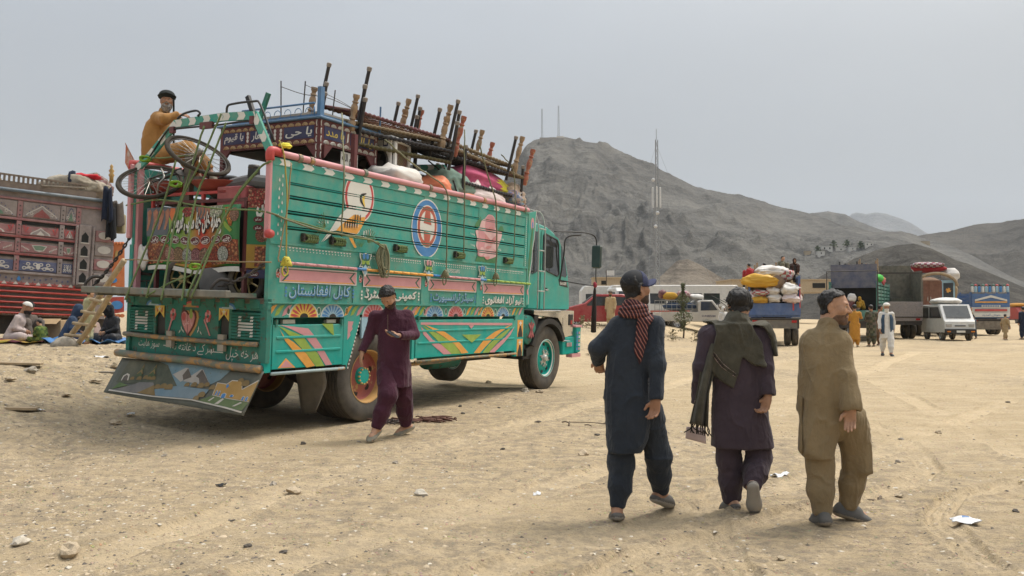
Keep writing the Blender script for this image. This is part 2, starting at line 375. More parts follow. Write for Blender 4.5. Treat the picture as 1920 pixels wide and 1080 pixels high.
def dirt_material():
 m = bpy.data.materials.new('dirt');m.use_nodes = True;nt = m.node_tree;N = nt.nodes;L = nt.links;b = N['Principled BSDF']
 tc = N.new('ShaderNodeTexCoord');co = tc.outputs['Object']
 def noise(s,d=5,r=.6,sc=None):
  n = N.new('ShaderNodeTexNoise');n.inputs['Scale'].default_value = s;n.inputs['Detail'].default_value = d;n.inputs['Roughness'].default_value = r
  if sc:
   mp = N.new('ShaderNodeMapping');mp.inputs['Scale'].default_value = sc;mp.inputs['Rotation'].default_value = (0,0,RAD(-35));L.new(co,mp.inputs[0]);L.new(mp.outputs[0],n.inputs['Vector'])
  else:L.new(co,n.inputs['Vector'])
  return n.outputs['Fac']
 def rng_(f,a,c,lo=0,hi=1):
  r = N.new('ShaderNodeMapRange');r.inputs['From Min'].default_value = a;r.inputs['From Max'].default_value = c;r.inputs['To Min'].default_value = lo;r.inputs['To Max'].default_value = hi;L.new(f,r.inputs['Value']);return r.outputs[0]
 def mix(f,a,c,bt='MIX'):
  x = N.new('ShaderNodeMixRGB');x.blend_type = bt
  for sck,val in ((x.inputs['Fac'],f),(x.inputs['Color1'],a),(x.inputs['Color2'],c)):
   if isinstance(val,(int,float)):sck.default_value = val
   elif isinstance(val,tuple):sck.default_value = (*val,1)
   else:L.new(val,sck)
  return x.outputs[0]
 def math_(op,a,c):
  x = N.new('ShaderNodeMath');x.operation = op
  for k,v in enumerate((a,c)):
   if isinstance(v,(int,float)):x.inputs[k].default_value = v
   else:L.new(v,x.inputs[k])
  return x.outputs[0]
 def attr(n):a = N.new('ShaderNodeAttribute');a.attribute_name = n;return a.outputs['Fac']
 c = mix(rng_(noise(.25,4),.3,.7),(.455,.35,.215),(.535,.42,.27))
 c = mix(rng_(noise(1.6,6,.65),.35,.7),c,(.40,.31,.19));c = mix(rng_(noise(.55,5,.7,(1,3,1)),.52,.68,0,.4),c,(.36,.28,.175))
 c = mix(rng_(noise(.9,5,.6,(1,5,1)),.45,.72,0,.55),c,(.57,.458,.315))     # pale driven streaks
 c = mix(math_('MULTIPLY',rng_(noise(7,6,.75),.44,.60),attr('rubble')),c,(.29,.235,.165))
 c = mix(rng_(noise(38,5,.75),.54,.66,0,.8),c,(.22,.175,.12))
 c = mix(rng_(noise(60,4,.7),.60,.70,0,.75),c,(.60,.51,.38))
 vo = N.new('ShaderNodeTexVoronoi');vo.inputs['Scale'].default_value = 26;vo.inputs['Randomness'].default_value = 1;L.new(co,vo.inputs['Vector'])
 peb = math_('MULTIPLY',rng_(vo.outputs['Distance'],.30,.18),rng_(noise(3.3,3),.48,.60))
 c = mix(math_('MULTIPLY',peb,.5),c,vo.outputs['Color'],'SOFT_LIGHT')
 c = mix(math_('MULTIPLY',attr('wheelprint'),.6),c,(.60,.475,.31))
 L.new(c,b.inputs['Base Color']);b.inputs['Roughness'].default_value = .95;b.inputs['Specular IOR Level'].default_value = .12
 hgt = math_('ADD',math_('MULTIPLY',noise(9,8,.72),.9),math_('ADD',math_('MULTIPLY',noise(45,6,.7),.45),math_('MULTIPLY',peb,.35)))
 hgt = math_('ADD',hgt,math_('MULTIPLY',noise(2.6,6,.6,(1,6,1)),.8))
 bn = N.new('ShaderNodeBump');bn.inputs['Strength'].default_value = 1.0;bn.inputs['Distance'].default_value = .045;L.new(hgt,bn.inputs['Height']);L.new(bn.outputs[0],b.inputs['Normal'])
 return m
M_ground = dirt_material()
build_ground()
# ------------------------------------------------------------------ mountains
def rock_material(name,dark,mid,light,green=None,sc=1.0,bump=1.0):
 m = bpy.data.materials.new(name);m.use_nodes = True;nt = m.node_tree;N = nt.nodes;L = nt.links;b = N['Principled BSDF']
 tc = N.new('ShaderNodeTexCoord');co = tc.outputs['Object']
 def noise(s,d=6,r=.62,w=0):
  n = N.new('ShaderNodeTexNoise');n.inputs['Scale'].default_value = s*sc;n.inputs['Detail'].default_value = d;n.inputs['Roughness'].default_value = r;n.inputs['Distortion'].default_value = w;L.new(co,n.inputs['Vector']);return n.outputs['Fac']
 def mix(f,a,c):
  x = N.new('ShaderNodeMixRGB');L.new(f,x.inputs['Fac'])
  for sck,val in ((x.inputs['Color1'],a),(x.inputs['Color2'],c)):
   if isinstance(val,tuple):sck.default_value = (*val,1)
   else:L.new(val,sck)
  return x.outputs[0]
 def mr(f,a,c,lo=0,hi=1):
  r = N.new('ShaderNodeMapRange');r.inputs['From Min'].default_value = a;r.inputs['From Max'].default_value = c;r.inputs['To Min'].default_value = lo;r.inputs['To Max'].default_value = hi;L.new(f,r.inputs['Value']);return r.outputs[0]
 def strata(s,rz,k):
  mp = N.new('ShaderNodeMapping');mp.inputs['Rotation'].default_value = (0,RAD(rz),0);mp.inputs['Scale'].default_value = (.25,.4,1.6);L.new(co,mp.inputs[0]);n = N.new('ShaderNodeTexNoise');n.inputs['Scale'].default_value = s*sc;n.inputs['Detail'].default_value = 8;n.inputs['Roughness'].default_value = .72;n.inputs['Distortion'].default_value = .5;L.new(mp.outputs[0],n.inputs['Vector']);return mr(n.outputs['Fac'],.5,.66,0,k)
 at_ = N.new('ShaderNodeAttribute');at_.attribute_name = 'scree'
 c = mix(mr(noise(.03,6,.7,.6),.38,.62),dark,mid)
 c = mix(mr(at_.outputs['Fac'],.40,.85,0,.6),c,light)
 c = mix(mr(noise(.12,7,.75,1.0),.52,.66,0,.65),c,light)
 c = mix(mr(noise(.35,6,.8),.52,.62,0,.75),c,dark);c = mix(mr(noise(1.1,5,.8),.54,.64,0,.6),c,light)
 c = mix(strata(.10,32,.75),c,dark);c = mix(strata(.17,40,.6),c,light);c = mix(strata(.08,-25,.45),c,dark)
 if green:c = mix(mr(noise(.5,4,.8),.6,.7,0,.5),c,green)
 L.new(c,b.inputs['Base Color']);b.inputs['Roughness'].default_value = .95;b.inputs['Specular IOR Level'].default_value = .1
 bn = N.new('ShaderNodeBump');bn.inputs['Strength'].default_value = bump;bn.inputs['Distance'].default_value = 3.0/sc;L.new(noise(.22,9,.7),bn.inputs['Height']);L.new(bn.outputs[0],b.inputs['Normal'])
 return m
from mathutils.bvhtree import BVHTree
HILLS = []
def onhill(px,py):
 best = None
 for h in HILLS:
  q = h.ray_cast(Vector(CPOS),Vector(ray(px,py)))
  if q[0] is not None and (best is None or q[3] < best[1]):best = (np.array(q[0]),q[3])
 return best[0] if best else at(px,py,600)
def hill(name,prof,r0,r1,m,seed,na=420,nr=200,rough=.10,gully=1.0,back=1.5,base=-1.5,fs=1.0,p=1.15):
 px = np.array([q[0] for q in prof],float);py = np.array([q[1] for q in prof],float)
 az = np.arctan((px-960)/FPX);el = (HORY-py)/np.sqrt(FPX**2+(px-960)**2)
 A = np.linspace(az[0],az[-1],na)
 rh = np.interp(A,az,el);k = np.ones(5)/5;rh = np.convolve(np.pad(rh,2,'edge'),k,'valid')
 T = np.concatenate([np.linspace(0,1,nr),np.linspace(1,back,nr//4)[1:]])
 AA,TT = np.meshgrid(A,T)
 R1 = r1*(1+.10*fbm(P3(A*9,seed),3));R0 = r0*(1+.06*fbm(P3(A*14,seed+4.),3))
 RR = R0[None]+(R1-R0)[None]*TT
 H = rh*R1 + CAMH - base
 up = np.clip(TT,0,1)
 s = up**p*(1-.12*np.sin(up*pi));s = np.where(TT > 1,1-.75*(TT-1)/(back-1),s)
 Z = base+H[None]*s
 X = RR*np.sin(AA);Y = RR*np.cos(AA)
 q = fs/(r1-r0)
 w = P3(X*q*5,Y*q*5,seed)
 warp = .35*fbm(w,3)
 g = ridged(P3(AA*r1*q*7+warp*1.6,TT*2.2+warp,seed*1.7),5,2.1,.55)
 g2 = ridged(P3(X*q*11,Y*q*11,seed+8),6,2.1,.58)
 big = fbm(P3(AA*r1*q*2.6,TT*1.6,seed+2),3)
 env = np.sin(np.clip(up,0,1)*pi)**.6
 scale = H[None]*rough
 dg = ridged(P3((X*.8+Z*1.3)*q*6,(Y-X*.4)*q*3,seed+5),5,2.1,.55)         # slanting rock beds
 Z = Z+scale*env*(gully*.40*(g-.75)+.20*(g2-.75)+.42*(dg-.75)+1.0*big)
 Z = Z+scale*.10*(g2-.8)*np.clip(TT*3,0,1)
 X = X;Y = Y
 n = len(A);i = np.arange(len(T)-1)[:,None]*n+np.arange(n-1)[None]
 F = np.stack([i,i+1,i+n+1,i+n],-1).reshape(-1,4)
 V = np.stack([X,Y,Z],-1).reshape(-1,3)
 me = bpy.data.meshes.new(name);me.from_pydata(V.tolist(),[],F.tolist())
 me.polygons.foreach_set('use_smooth',np.ones(len(F),bool))
 sc_ = np.clip(.80-.35*g-.3*(dg-.6)+.6*fbm(P3(X*q*9,Y*q*9,seed+3),4)+.35*(.4-up),0,1)
 a = me.attributes.new('scree','FLOAT','POINT');a.data.foreach_set('value',sc_.reshape(-1).astype(np.float32))
 me.update();HILLS.append(BVHTree.FromPolygons(V.tolist(),F.tolist()));return link(name,me,m,kind='structure')
M_rock = rock_material('grey_rock',(.092,.09,.085),(.132,.127,.118),(.20,.19,.168),(.10,.10,.065),sc=2.6,bump=1.3)
M_rock2 = rock_material('brown_rock',(.052,.048,.043),(.076,.07,.061),(.125,.114,.097),(.09,.095,.055),sc=3.2,bump=1.3)
M_far = rock_material('blue_rock',(.10,.10,.10),(.15,.14,.13),(.2,.19,.18),sc=.3)
hill('main_hill',[(560,600),(700,545),(800,480),(880,410),(930,355),(960,318),(985,272),(1003,258),(1030,253),(1062,254),(1095,262),(1130,266),(1160,278),(1200,298),(1230,310),(1270,330),(1310,350),(1345,356),(1400,368),(1460,385),(1530,402),(1580,420),(1640,434),(1680,433),(1710,436),(1740,448),(1790,462),(1840,488),(1900,520),(1990,560),(2100,590)],190,620,M_rock,3.3,na=720,nr=260,rough=.11,gully=1.2,fs=1.3)
hill('second_ridge',[(1430,470),(1500,405),(1530,398),(1550,396),(1585,400),(1615,415),(1655,430),(1700,438),(1760,446),(1850,470)],800,1150,M_rock,6.1,na=220,nr=80,rough=.10)
hill('far_mountain',[(1480,480),(1540,432),(1590,405),(1608,396),(1622,401),(1642,397),(1665,400),(1690,408),(1705,414),(1722,424),(1738,436),(1775,455),(1830,480)],3600,4600,M_far,9.2,na=200,nr=80,rough=.09)
hill('right_hill',[(1640,470),(1700,445),(1742,437),(1782,432),(1812,424),(1850,418),(1882,416),(1920,412),(1975,404),(2060,392),(2200,380),(2350,400)],420,900,M_rock2,12.7,na=360,nr=160,rough=.12)
hill('near_spur',[(1470,548),(1520,528),(1570,500),(1610,482),(1645,468),(1680,458),(1715,455),(1745,464),(1790,486),(1850,508),(1920,538),(2000,560),(2080,575)],130,260,M_rock2,15.4,na=420,nr=150,rough=.14,gully=1.2,fs=.8)
M_heap = rock_material('gravel_heap',(.10,.085,.07),(.135,.115,.095),(.27,.23,.18),sc=5)
hill('gravel_mound',[(1170,560),(1215,540),(1245,512),(1270,488),(1290,485),(1312,495),(1340,512),(1370,530),(1420,552)],105,150,M_heap,18.8,na=200,nr=90,rough=.07,gully=1.6,fs=.5)
# ------------------------------------------------------------------ dust haze in the air
hz = bpy.data.materials.new('dust_haze');hz.use_nodes = True;hn = hz.node_tree;hn.nodes.clear()
ho = hn.nodes.new('ShaderNodeOutputMaterial');hv = hn.nodes.new('ShaderNodeVolumePrincipled')
hv.inputs['Color'].default_value = (.80,.86,.93,1);hv.inputs['Density'].default_value = 1.15e-4;hv.inputs['Anisotropy'].default_value = .0
hn.links.new(hv.outputs[0],ho.inputs['Volume'])
hb = MB().box((-5500,-1500,-12),(5500,5600,760));haze = obj('haze',hb,hz,kind='stuff')
# ------------------------------------------------------------------ lettering
_AR = {  # letter: isolated, final, initial, medial
 'ا':'FE8D FE8E','آ':'FE81 FE82','ب':'FE8F FE90 FE91 FE92','پ':'FB56 FB57 FB58 FB59','ت':'FE95 FE96 FE97 FE98','ٹ':'FB66 FB67 FB68 FB69',
 'ج':'FE9D FE9E FE9F FEA0','چ':'FB7A FB7B FB7C FB7D','ح':'FEA1 FEA2 FEA3 FEA4','خ':'FEA5 FEA6 FEA7 FEA8','د':'FEA9 FEAA','ڈ':'FB88 FB89','ر':'FEAD FEAE','ڑ':'FB8C FB8D','ز':'FEAF FEB0',
 'س':'FEB1 FEB2 FEB3 FEB4','ش':'FEB5 FEB6 FEB7 FEB8','ع':'FEC9 FECA FECB FECC','غ':'FECD FECE FECF FED0','ف':'FED1 FED2 FED3 FED4','ق':'FED5 FED6 FED7 FED8','ک':'FB8E FB8F FB90 FB91','گ':'FB92 FB93 FB94 FB95',
 'ل':'FEDD FEDE FEDF FEE0','م':'FEE1 FEE2 FEE3 FEE4','ن':'FEE5 FEE6 FEE7 FEE8','و':'FEED FEEE','ه':'FEE9 FEEA FEEB FEEC','ی':'FBFC FBFD FBFE FBFF','ي':'FEF1 FEF2 FEF3 FEF4','ے':'FBAE FBAF'}
_AR = {k:[chr(int(x,16)) for x in v.split()] for k,v in _AR.items()}
def shape_ar(t):
 out = []
 for i,ch in enumerate(t):
  if ch not in _AR:out.append(ch);continue
  F = _AR[ch];pv = t[i-1] if i else ' ';nx = t[i+1] if i+1 < len(t) else ' '
  join_p = pv in _AR and len(_AR[pv]) == 4;join_n = nx in _AR and len(F) == 4
  out.append(F[3] if join_p and join_n else F[1] if join_p else F[2] if join_n else F[0])
 return ''.join(out[::-1])
_fc = bpy.data.curves.new('lettering','FONT');_fo = bpy.data.objects.new('lettering',_fc)
_TXT = {}
def text2d(t,bold=.012,arabic=True,shear=0.0):
 key = (t,bold,shear)
 if key in _TXT:return _TXT[key]
 _fc.body = shape_ar(t) if arabic else t;_fc.size = 1;_fc.offset = bold;_fc.resolution_u = 2;_fc.shear = shear
 me = bpy.data.meshes.new_from_object(_fo)
 V = np.array([v.co[:2] for v in me.vertices]);Fs = [tuple(p.vertices) for p in me.polygons]
 bpy.data.meshes.remove(me)
 lo,hi = V.min(0),V.max(0);asp = (hi[0]-lo[0])/(hi[1]-lo[1]);V = (V-lo)/(hi-lo)
 _TXT[key] = (V,Fs,asp);return _TXT[key]
def put_text(mb,t,box,o,ux,uy,off=.004,m=0,arabic=True,bold=.012,shear=0.0,grow=0.0):
 V,Fs,asp = text2d(t,bold,arabic,shear);ux = np.asarray(ux,float);uy = np.asarray(uy,float)
 n = np.cross(ux,uy);n /= np.linalg.norm(n)
 u = box[0]+V[:,:1]*(box[2]-box[0]);v = box[1]+V[:,1:2]*(box[3]-box[1])
 mb.add(np.asarray(o,float)+u*ux+v*uy+n*off,Fs,m)
 return mb
# ------------------------------------------------------------------ paints and stuffs
teal = mat('teal_paint',(.001,.35,.30),.6,streak=.16,low=(.75,-.3,.5),var=.10,vs=2.0,dust=.04,dcol=(.16,.26,.20),ds=2.2,wear=(.04,.11,.09),wamt=.26,ws=16,bump=.08,bs=24,spec=.03)
teal_old = mat('old_teal_paint',(.012,.20,.16),.65,spec=.15,var=.2,vs=3.0,dust=.5,dcol=(.17,.17,.12),ds=3.5,wear=(.07,.075,.06),wamt=.55,ws=10,bump=.12,bs=30)
teal_rod = mat('teal_rod_paint',(.008,.25,.21),.45,dust=.15,dcol=(.18,.24,.2),wear=(.10,.12,.1),wamt=.3,ws=14,spec=.25)
pinkp = mat('pink_paint',(.58,.26,.28),.45,var=.08,dust=.25,dcol=(.40,.30,.25),wear=(.28,.2,.18),wamt=.25,ws=14)
redp = mat('red_paint',(.48,.045,.05),.45,dust=.2,wear=(.2,.1,.08),wamt=.2)
whitep = mat('white_paint',(.66,.65,.60),.5,var=.05,dust=.3,dcol=(.45,.42,.34),wear=(.3,.32,.28),wamt=.22,ws=16)
orangep = mat('orange_paint',(.72,.33,.05),.5,dust=.2,dcol=(.45,.35,.2))
limep = mat('lime_paint',(.25,.38,.05),.5,dust=.2,dcol=(.35,.35,.2))
bluep = mat('blue_paint',(.035,.19,.45),.45,dust=.2,dcol=(.3,.33,.35))
skyp = mat('pale_blue_paint',(.30,.48,.58),.5,dust=.2)
yellp = mat('yellow_paint',(.75,.52,.08),.5,dust=.2)
ochre = mat('ochre_paint',(.45,.25,.07),.6,dust=.3,wear=(.2,.13,.07),wamt=.4)
dgreen = mat('dark_green_paint',(.012,.11,.07),.5,dust=.2)
mgreen = mat('mid_green_paint',(.03,.17,.06),.5,dust=.2)
black = mat('black_paint',(.012,.012,.013),.5,dust=.15,dcol=(.15,.13,.1))
navyp = mat('navy_paint',(.02,.025,.09),.5,dust=.25,dcol=(.14,.13,.13))
maroonp = mat('maroon_paint',(.12,.025,.03),.55,dust=.3,dcol=(.2,.14,.1),wear=(.05,.03,.03),wamt=.3)
creamp = mat('cream_paint',(.55,.40,.22),.55,dust=.2)
rubber = mat('tyre_rubber',(.028,.027,.026),.8,var=.2,vs=4,dust=.85,dcol=(.165,.14,.105),ds=2.5,bump=.1,bs=40)
iron = mat('dark_iron',(.035,.033,.032),.55,.3,dust=.5,dcol=(.14,.11,.085),wear=(.09,.05,.03),wamt=.4)
steel = mat('steel',(.26,.26,.255),.42,.7,dust=.4)
rusty = mat('worn_rusty_pipe',(.20,.16,.12),.6,dust=.4,wear=(.42,.22,.06),wamt=.7,ws=6,col2=(.08,.17,.13),c2amt=.6,c2s=5)
wood = mat('bare_wood',(.30,.22,.13),.75,var=.25,vs=8,bump=.2,bs=50,dust=.3)
greywood = mat('grey_wood',(.17,.145,.115),.8,var=.3,vs=6,bump=.3,bs=40,dust=.3)
glass = mat('dark_glass',(.018,.022,.024),.06,spec=.8,dust=.25,dcol=(.13,.12,.10))
chrome = mat('chrome',(.62,.62,.60),.2,.95,dust=.25)
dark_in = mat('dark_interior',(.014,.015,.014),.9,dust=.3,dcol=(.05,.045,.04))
rope_g = mat('green_rope',(.13,.19,.07),.85,var=.25,vs=40,dust=.3,dcol=(.22,.2,.12),bump=.4,bs=160)
rope_o = mat('olive_rope',(.15,.16,.09),.85,var=.25,vs=40,dust=.3,bump=.4,bs=160)
rope_y = mat('yellow_rope',(.52,.46,.07),.8,var=.2,vs=40)
lens_r = mat('red_lens',(.35,.02,.02),.25)
lens_o = mat('orange_lens',(.6,.2,.03),.25)
def ell(cx,cy,rx,ry,n=28,a0=0,a1=360):
 full = abs(a1-a0) >= 360
 t = np.radians(np.linspace(a0,a1,n,endpoint=not full));return np.stack([cx+rx*np.cos(t),cy+ry*np.sin(t)],1)
def ringpoly(cx,cy,r1,r2,a0,a1,n=20,sy=1.0):
 a = ell(cx,cy,r1,r1*sy,n,a0,a1);b = ell(cx,cy,r2,r2*sy,n,a1,a0);return np.concatenate([a,b])
def clip_band(poly,z0,z1):
 def cut(P,s,z):
  out = []
  for i in range(len(P)):
   a,b = P[i],P[(i+1) % len(P)];da,db = s*(a[1]-z),s*(b[1]-z)
   if da >= 0:out.append(a)
   if (da >= 0) != (db >= 0):out.append(a+(b-a)*da/(da-db))
  return np.array(out) if len(out) > 2 else np.zeros((0,2))
 P = cut(np.asarray(poly,float),1,z0)
 return cut(P,-1,z1) if len(P) > 2 else P
def catmull(pts,n=8,closed=False):
 P = np.asarray(pts,float);k = len(P);out = []
 for i in range(k if closed else k-1):
  p0 = P[(i-1) % k] if (closed or i > 0) else 2*P[0]-P[1];p1 = P[i];p2 = P[(i+1) % k];p3 = P[(i+2) % k] if (closed or i+2 < k) else 2*P[-1]-P[-2]
  for t in np.linspace(0,1,n,endpoint=False):
   out.append(.5*((2*p1)+(-p0+p2)*t+(2*p0-5*p1+4*p2-p3)*t*t+(-p0+3*p1-3*p2+p3)*t**3))
 if not closed:out.append(P[-1])
 return np.array(out)
def speckle(name,a,b,c,sc=70,rough=.6):
 m = bpy.data.materials.new(name);m.use_nodes = True;N = m.node_tree.nodes;L = m.node_tree.links;bs = N['Principled BSDF']
 tc = N.new('ShaderNodeTexCoord');v = N.new('ShaderNodeTexVoronoi');v.inputs['Scale'].default_value = sc;L.new(tc.outputs['Object'],v.inputs['Vector'])
 sp = N.new('ShaderNodeSeparateColor');L.new(v.outputs['Color'],sp.inputs[0])
 r = N.new('ShaderNodeValToRGB');r.color_ramp.interpolation = 'CONSTANT';e = r.color_ramp.elements;e[0].color = (*a,1);e[1].position = .42;e[1].color = (*b,1);q = e.new(.75);q.color = (*c,1)
 L.new(sp.outputs[0],r.inputs[0])
 d = N.new('ShaderNodeMixRGB');d.blend_type = 'MULTIPLY';d.inputs['Fac'].default_value = 1;mr = N.new('ShaderNodeMapRange');mr.inputs['From Min'].default_value = .25;mr.inputs['From Max'].default_value = .6;mr.inputs['To Min'].default_value = 1;mr.inputs['To Max'].default_value = .35
 L.new(v.outputs['Distance'],mr.inputs['Value']);L.new(r.outputs[0],d.inputs['Color1']);L.new(mr.outputs[0],d.inputs['Color2']);L.new(d.outputs[0],bs.inputs['Base Color']);bs.inputs['Roughness'].default_value = rough
 return m
def weave(name,a,b,sc=60,rough=.9):
 m = bpy.data.materials.new(name);m.use_nodes = True;N = m.node_tree.nodes;L = m.node_tree.links;bs = N['Principled BSDF']
 tc = N.new('ShaderNodeTexCoord');w = N.new('ShaderNodeTexChecker');w.inputs['Scale'].default_value = sc;L.new(tc.outputs['Object'],w.inputs['Vector']);w.inputs['Color1'].default_value = (*a,1);w.inputs['Color2'].default_value = (*b,1)
 n = N.new('ShaderNodeTexNoise');n.inputs['Scale'].default_value = 5;x = N.new('ShaderNodeMixRGB');x.blend_type = 'MULTIPLY';x.inputs['Fac'].default_value = .6;L.new(tc.outputs['Object'],n.inputs['Vector']);L.new(w.outputs['Color'],x.inputs['Color1']);L.new(n.outputs['Color'],x.inputs['Color2'])
 L.new(x.outputs[0],bs.inputs['Base Color']);bs.inputs['Roughness'].default_value = rough
 return m
def sack_mb(size,seed=0,n=4,wr=.05,M=None,c=(0,0,0),m=0,mb=None,mfun=None):
 V,Fs = ICO[n];s = np.asarray(size,float)/2
 P = np.sign(V)*np.abs(V)**np.array([.48,.50,.78]);P /= np.maximum(1e-9,np.abs(P).max(0))
 ex = np.abs(P[:,0])**3
 P[:,2] *= 1-.45*ex-.35*np.abs(P[:,1])**4;P[:,1] *= 1-.10*ex;P[:,0] *= 1+.06*np.abs(P[:,1])**6
 cr = fbm(P*[2.0,2.6,2.6]+seed*3.3,3);rd_ = ridged(P*[1.6,2.2,2.2]+seed*1.7,4)
 Q = P*s;nn = P/np.linalg.norm(P,axis=1)[:,None]
 Q = Q+nn*(s.min()*(wr*2.2*cr+wr*1.3*(rd_-.8)))[:,None]
 if M is not None:Q = Q@np.asarray(M).T
 mb = mb or MB();k = len(mb.mi);mb.add(Q+np.asarray(c,float),Fs,m)
 if mfun is not None:
  for q,f in enumerate(Fs):mb.mi[k+q] = mfun(P[list(f)].mean(0))
 return mb
def cloth(name,col,**k):
 a = dict(rough=.92,var=.12,vs=9,bump=.25,bs=120,spec=.15,sheen=.1);a.update(k);return mat(name,col,**a)
# ------------------------------------------------------------------ the teal truck in the middle
TO = np.array([-2.829,9.525,.830]);TYAW,TPIT,TROL = 1.0538,.0034,.0348
TRM = np.array(Euler((TROL,TPIT,TYAW)).to_matrix())
def tl(px,py,ax,val):
 o = TRM.T@(CPOS-TO);d = TRM.T@ray(px,py);return o+d*((val-o[ax])/d[ax])
def tw(p):return TO+TRM@np.asarray(p,float)
def sxz(px,py):return tl(px,py,1,0.0)[[0,2]]
def ryz(px,py):p = tl(px,py,0,0.0);return np.array([2.51-p[1],p[2]])     # u from the left edge, v up
def zsid(pts,x0,y0,k):return np.array([sxz(x0+x/k,y0+y/k) for x,y in pts])
def zrear(pts,x0,y0,k):return np.array([ryz(x0+x/k,y0+y/k) for x,y in pts])
TR = thing('painted_truck','large teal painted cargo truck loaded high with furniture and bundles, tailgate hanging open','truck',TO,rot=(TROL,TPIT,TYAW))
TW = 2.51;TL = 6.16
UX,UZ = (1,0,0),(0,0,1)
SIDE = lambda e:(0,-e,0)
def sd(mb,poly,m=0,e=.003,t=.002):return mb.prism(poly,SIDE(e),UX,UZ,t,m)
def rect(u0,v0,u1,v1):return [(u0,v0),(u1,v0),(u1,v1),(u0,v1)]
# -- right cargo side
posts = [(0.0,.26),(1.48,1.60),(2.98,3.17),(4.50,4.72),(6.06,6.16)]
rows = [(2.19,2.345),(2.035,2.155),(1.855,1.985),(1.67,1.805),(1.475,1.625)]
gaps = [2.172,2.01,1.83,1.648]
mb = MB().box((0,.0,1.20),(TL,.06,1.44)).box((0,.012,.76),(TL,.06,1.20)).box((0,-.012,1.44),(TL,.06,1.473)).box((0,-.004,2.35),(TL,.05,2.44))
for a,b in posts:mb.box((a,-.001,1.473),(b,.05,2.35)).box((a,.0,.76),(b,.012,1.20))
mb.box((0,-.006,.752),(TL,.06,.768))
side = obj('cargo_side',mb,teal,TR)
for (z0,z1) in rows:
 for (a,b) in zip(posts[:-1],posts[1:]):
  j = random.uniform(-.003,.003)
  obj('plank',MB().box((a[1]+.002,.006+j,z0),(b[0]-.002,.03+j,z1)),teal,side)
for z in gaps:
 obj('side_rod',MB().rod((.26,.012,z),(TL-.1,.012,z-.006),.0105,8),teal_rod,side,smooth=True)
obj('gap_shade_backing',MB().box((.3,.09,1.3),(6.0,.1,2.3)),dark_in,side)  # near-black backing, stands in for the shade seen through the plank gaps
# chevron strip under the rail
for k in range(0,32,2):x = .10+k*.1862;w = .19;obj('chevron',sd(MB(),[(x,2.362),(x+w*.82,2.362),(x+w*1.08,2.397),(x+w*.82,2.432),(x,2.432),(x+w*.22,2.397)],0,.005),whitep,side)
# top rail
rail = catmull([(-.02,.01,2.50),(1.5,.005,2.487),(3,.005,2.485),(4.5,.005,2.492),(6.14,.0,2.49)],5)
rl = obj('top_rail',MB().tube(rail,.042,12),pinkp,TR,smooth=True,label='pink pipe rail along the top of the near side')
obj('rail_elbow',MB().tube(catmull([(-.02,.02,2.40),(-.035,.01,2.47),(-.01,.005,2.51),(.12,.003,2.503)],4),.052,10),redp,rl,smooth=True)
for x in (.42,.62,1.62,3.1,4.62,6.0):
 obj('rail_bracket',MB().tube([(x-.03,0,2.49),(x+.03,0,2.49)],.05,10).box((x-.012,-.01,2.43),(x+.012,.03,2.47)),rusty,rl)
cp = obj('corner_post',MB().box((-.05,-.012,1.50),(.0,.06,2.46),bev=.01),pinkp,TR,label='pink corner post at the near rear corner')
obj('red_cap',MB().lathe([(0,-.05),(.045,-.04),(.055,0),(.045,.04),(0,.05)],(-.03,-.02,1.55),UX,12),redp,cp,smooth=True)
# leaf drops on the rear stile
mb = MB()
for k in range(15):
 z = 2.24-k*.052;xx = .115 if k % 2 else .165
 sd(mb,np.array([(0,.026),(.010,.0),(.008,-.014),(0,-.02),(-.008,-.014),(-.010,0)])+[xx,z],0,.003)
obj('leaf_drops',mb,whitep,side)
# coloured lower rod
mb = MB();xs = np.linspace(.15,6.25,33);zr = lambda x:1.232-.010*x
cyc = [1,1,1,1,1,1,1,2,3,3,3,3,3,3,3,3,2,1,1,1,1,1,1,2,4,4,4,4,4,4,4,4]
for i in range(32):
 mb.rod((xs[i],-.035,zr(xs[i])),(xs[i+1],-.035,zr(xs[i+1])),.019,8,m=cyc[i]-1)
obj('striped_rod',mb,[pinkp,bluep,orangep,limep],side,smooth=True)
# teeth pattern below the planks
mb = MB()
for a,b in ((.12,1.42),(1.68,2.95),(3.2,4.45),(4.78,6.05)):
 n = int((b-a)/.055)
 for i in range(n):
  u = a+(b-a)*i/n;z = 1.425-.008*u
  sd(mb,[(u,z),(u+.025,z-.02),(u+.05,z)],0,.002,.001);sd(mb,[(u+.02,z-.045),(u+.033,z-.03),(u+.046,z-.045)],0,.002,.001)
obj('triangle_frieze',mb,whitep,side,kind='stuff')
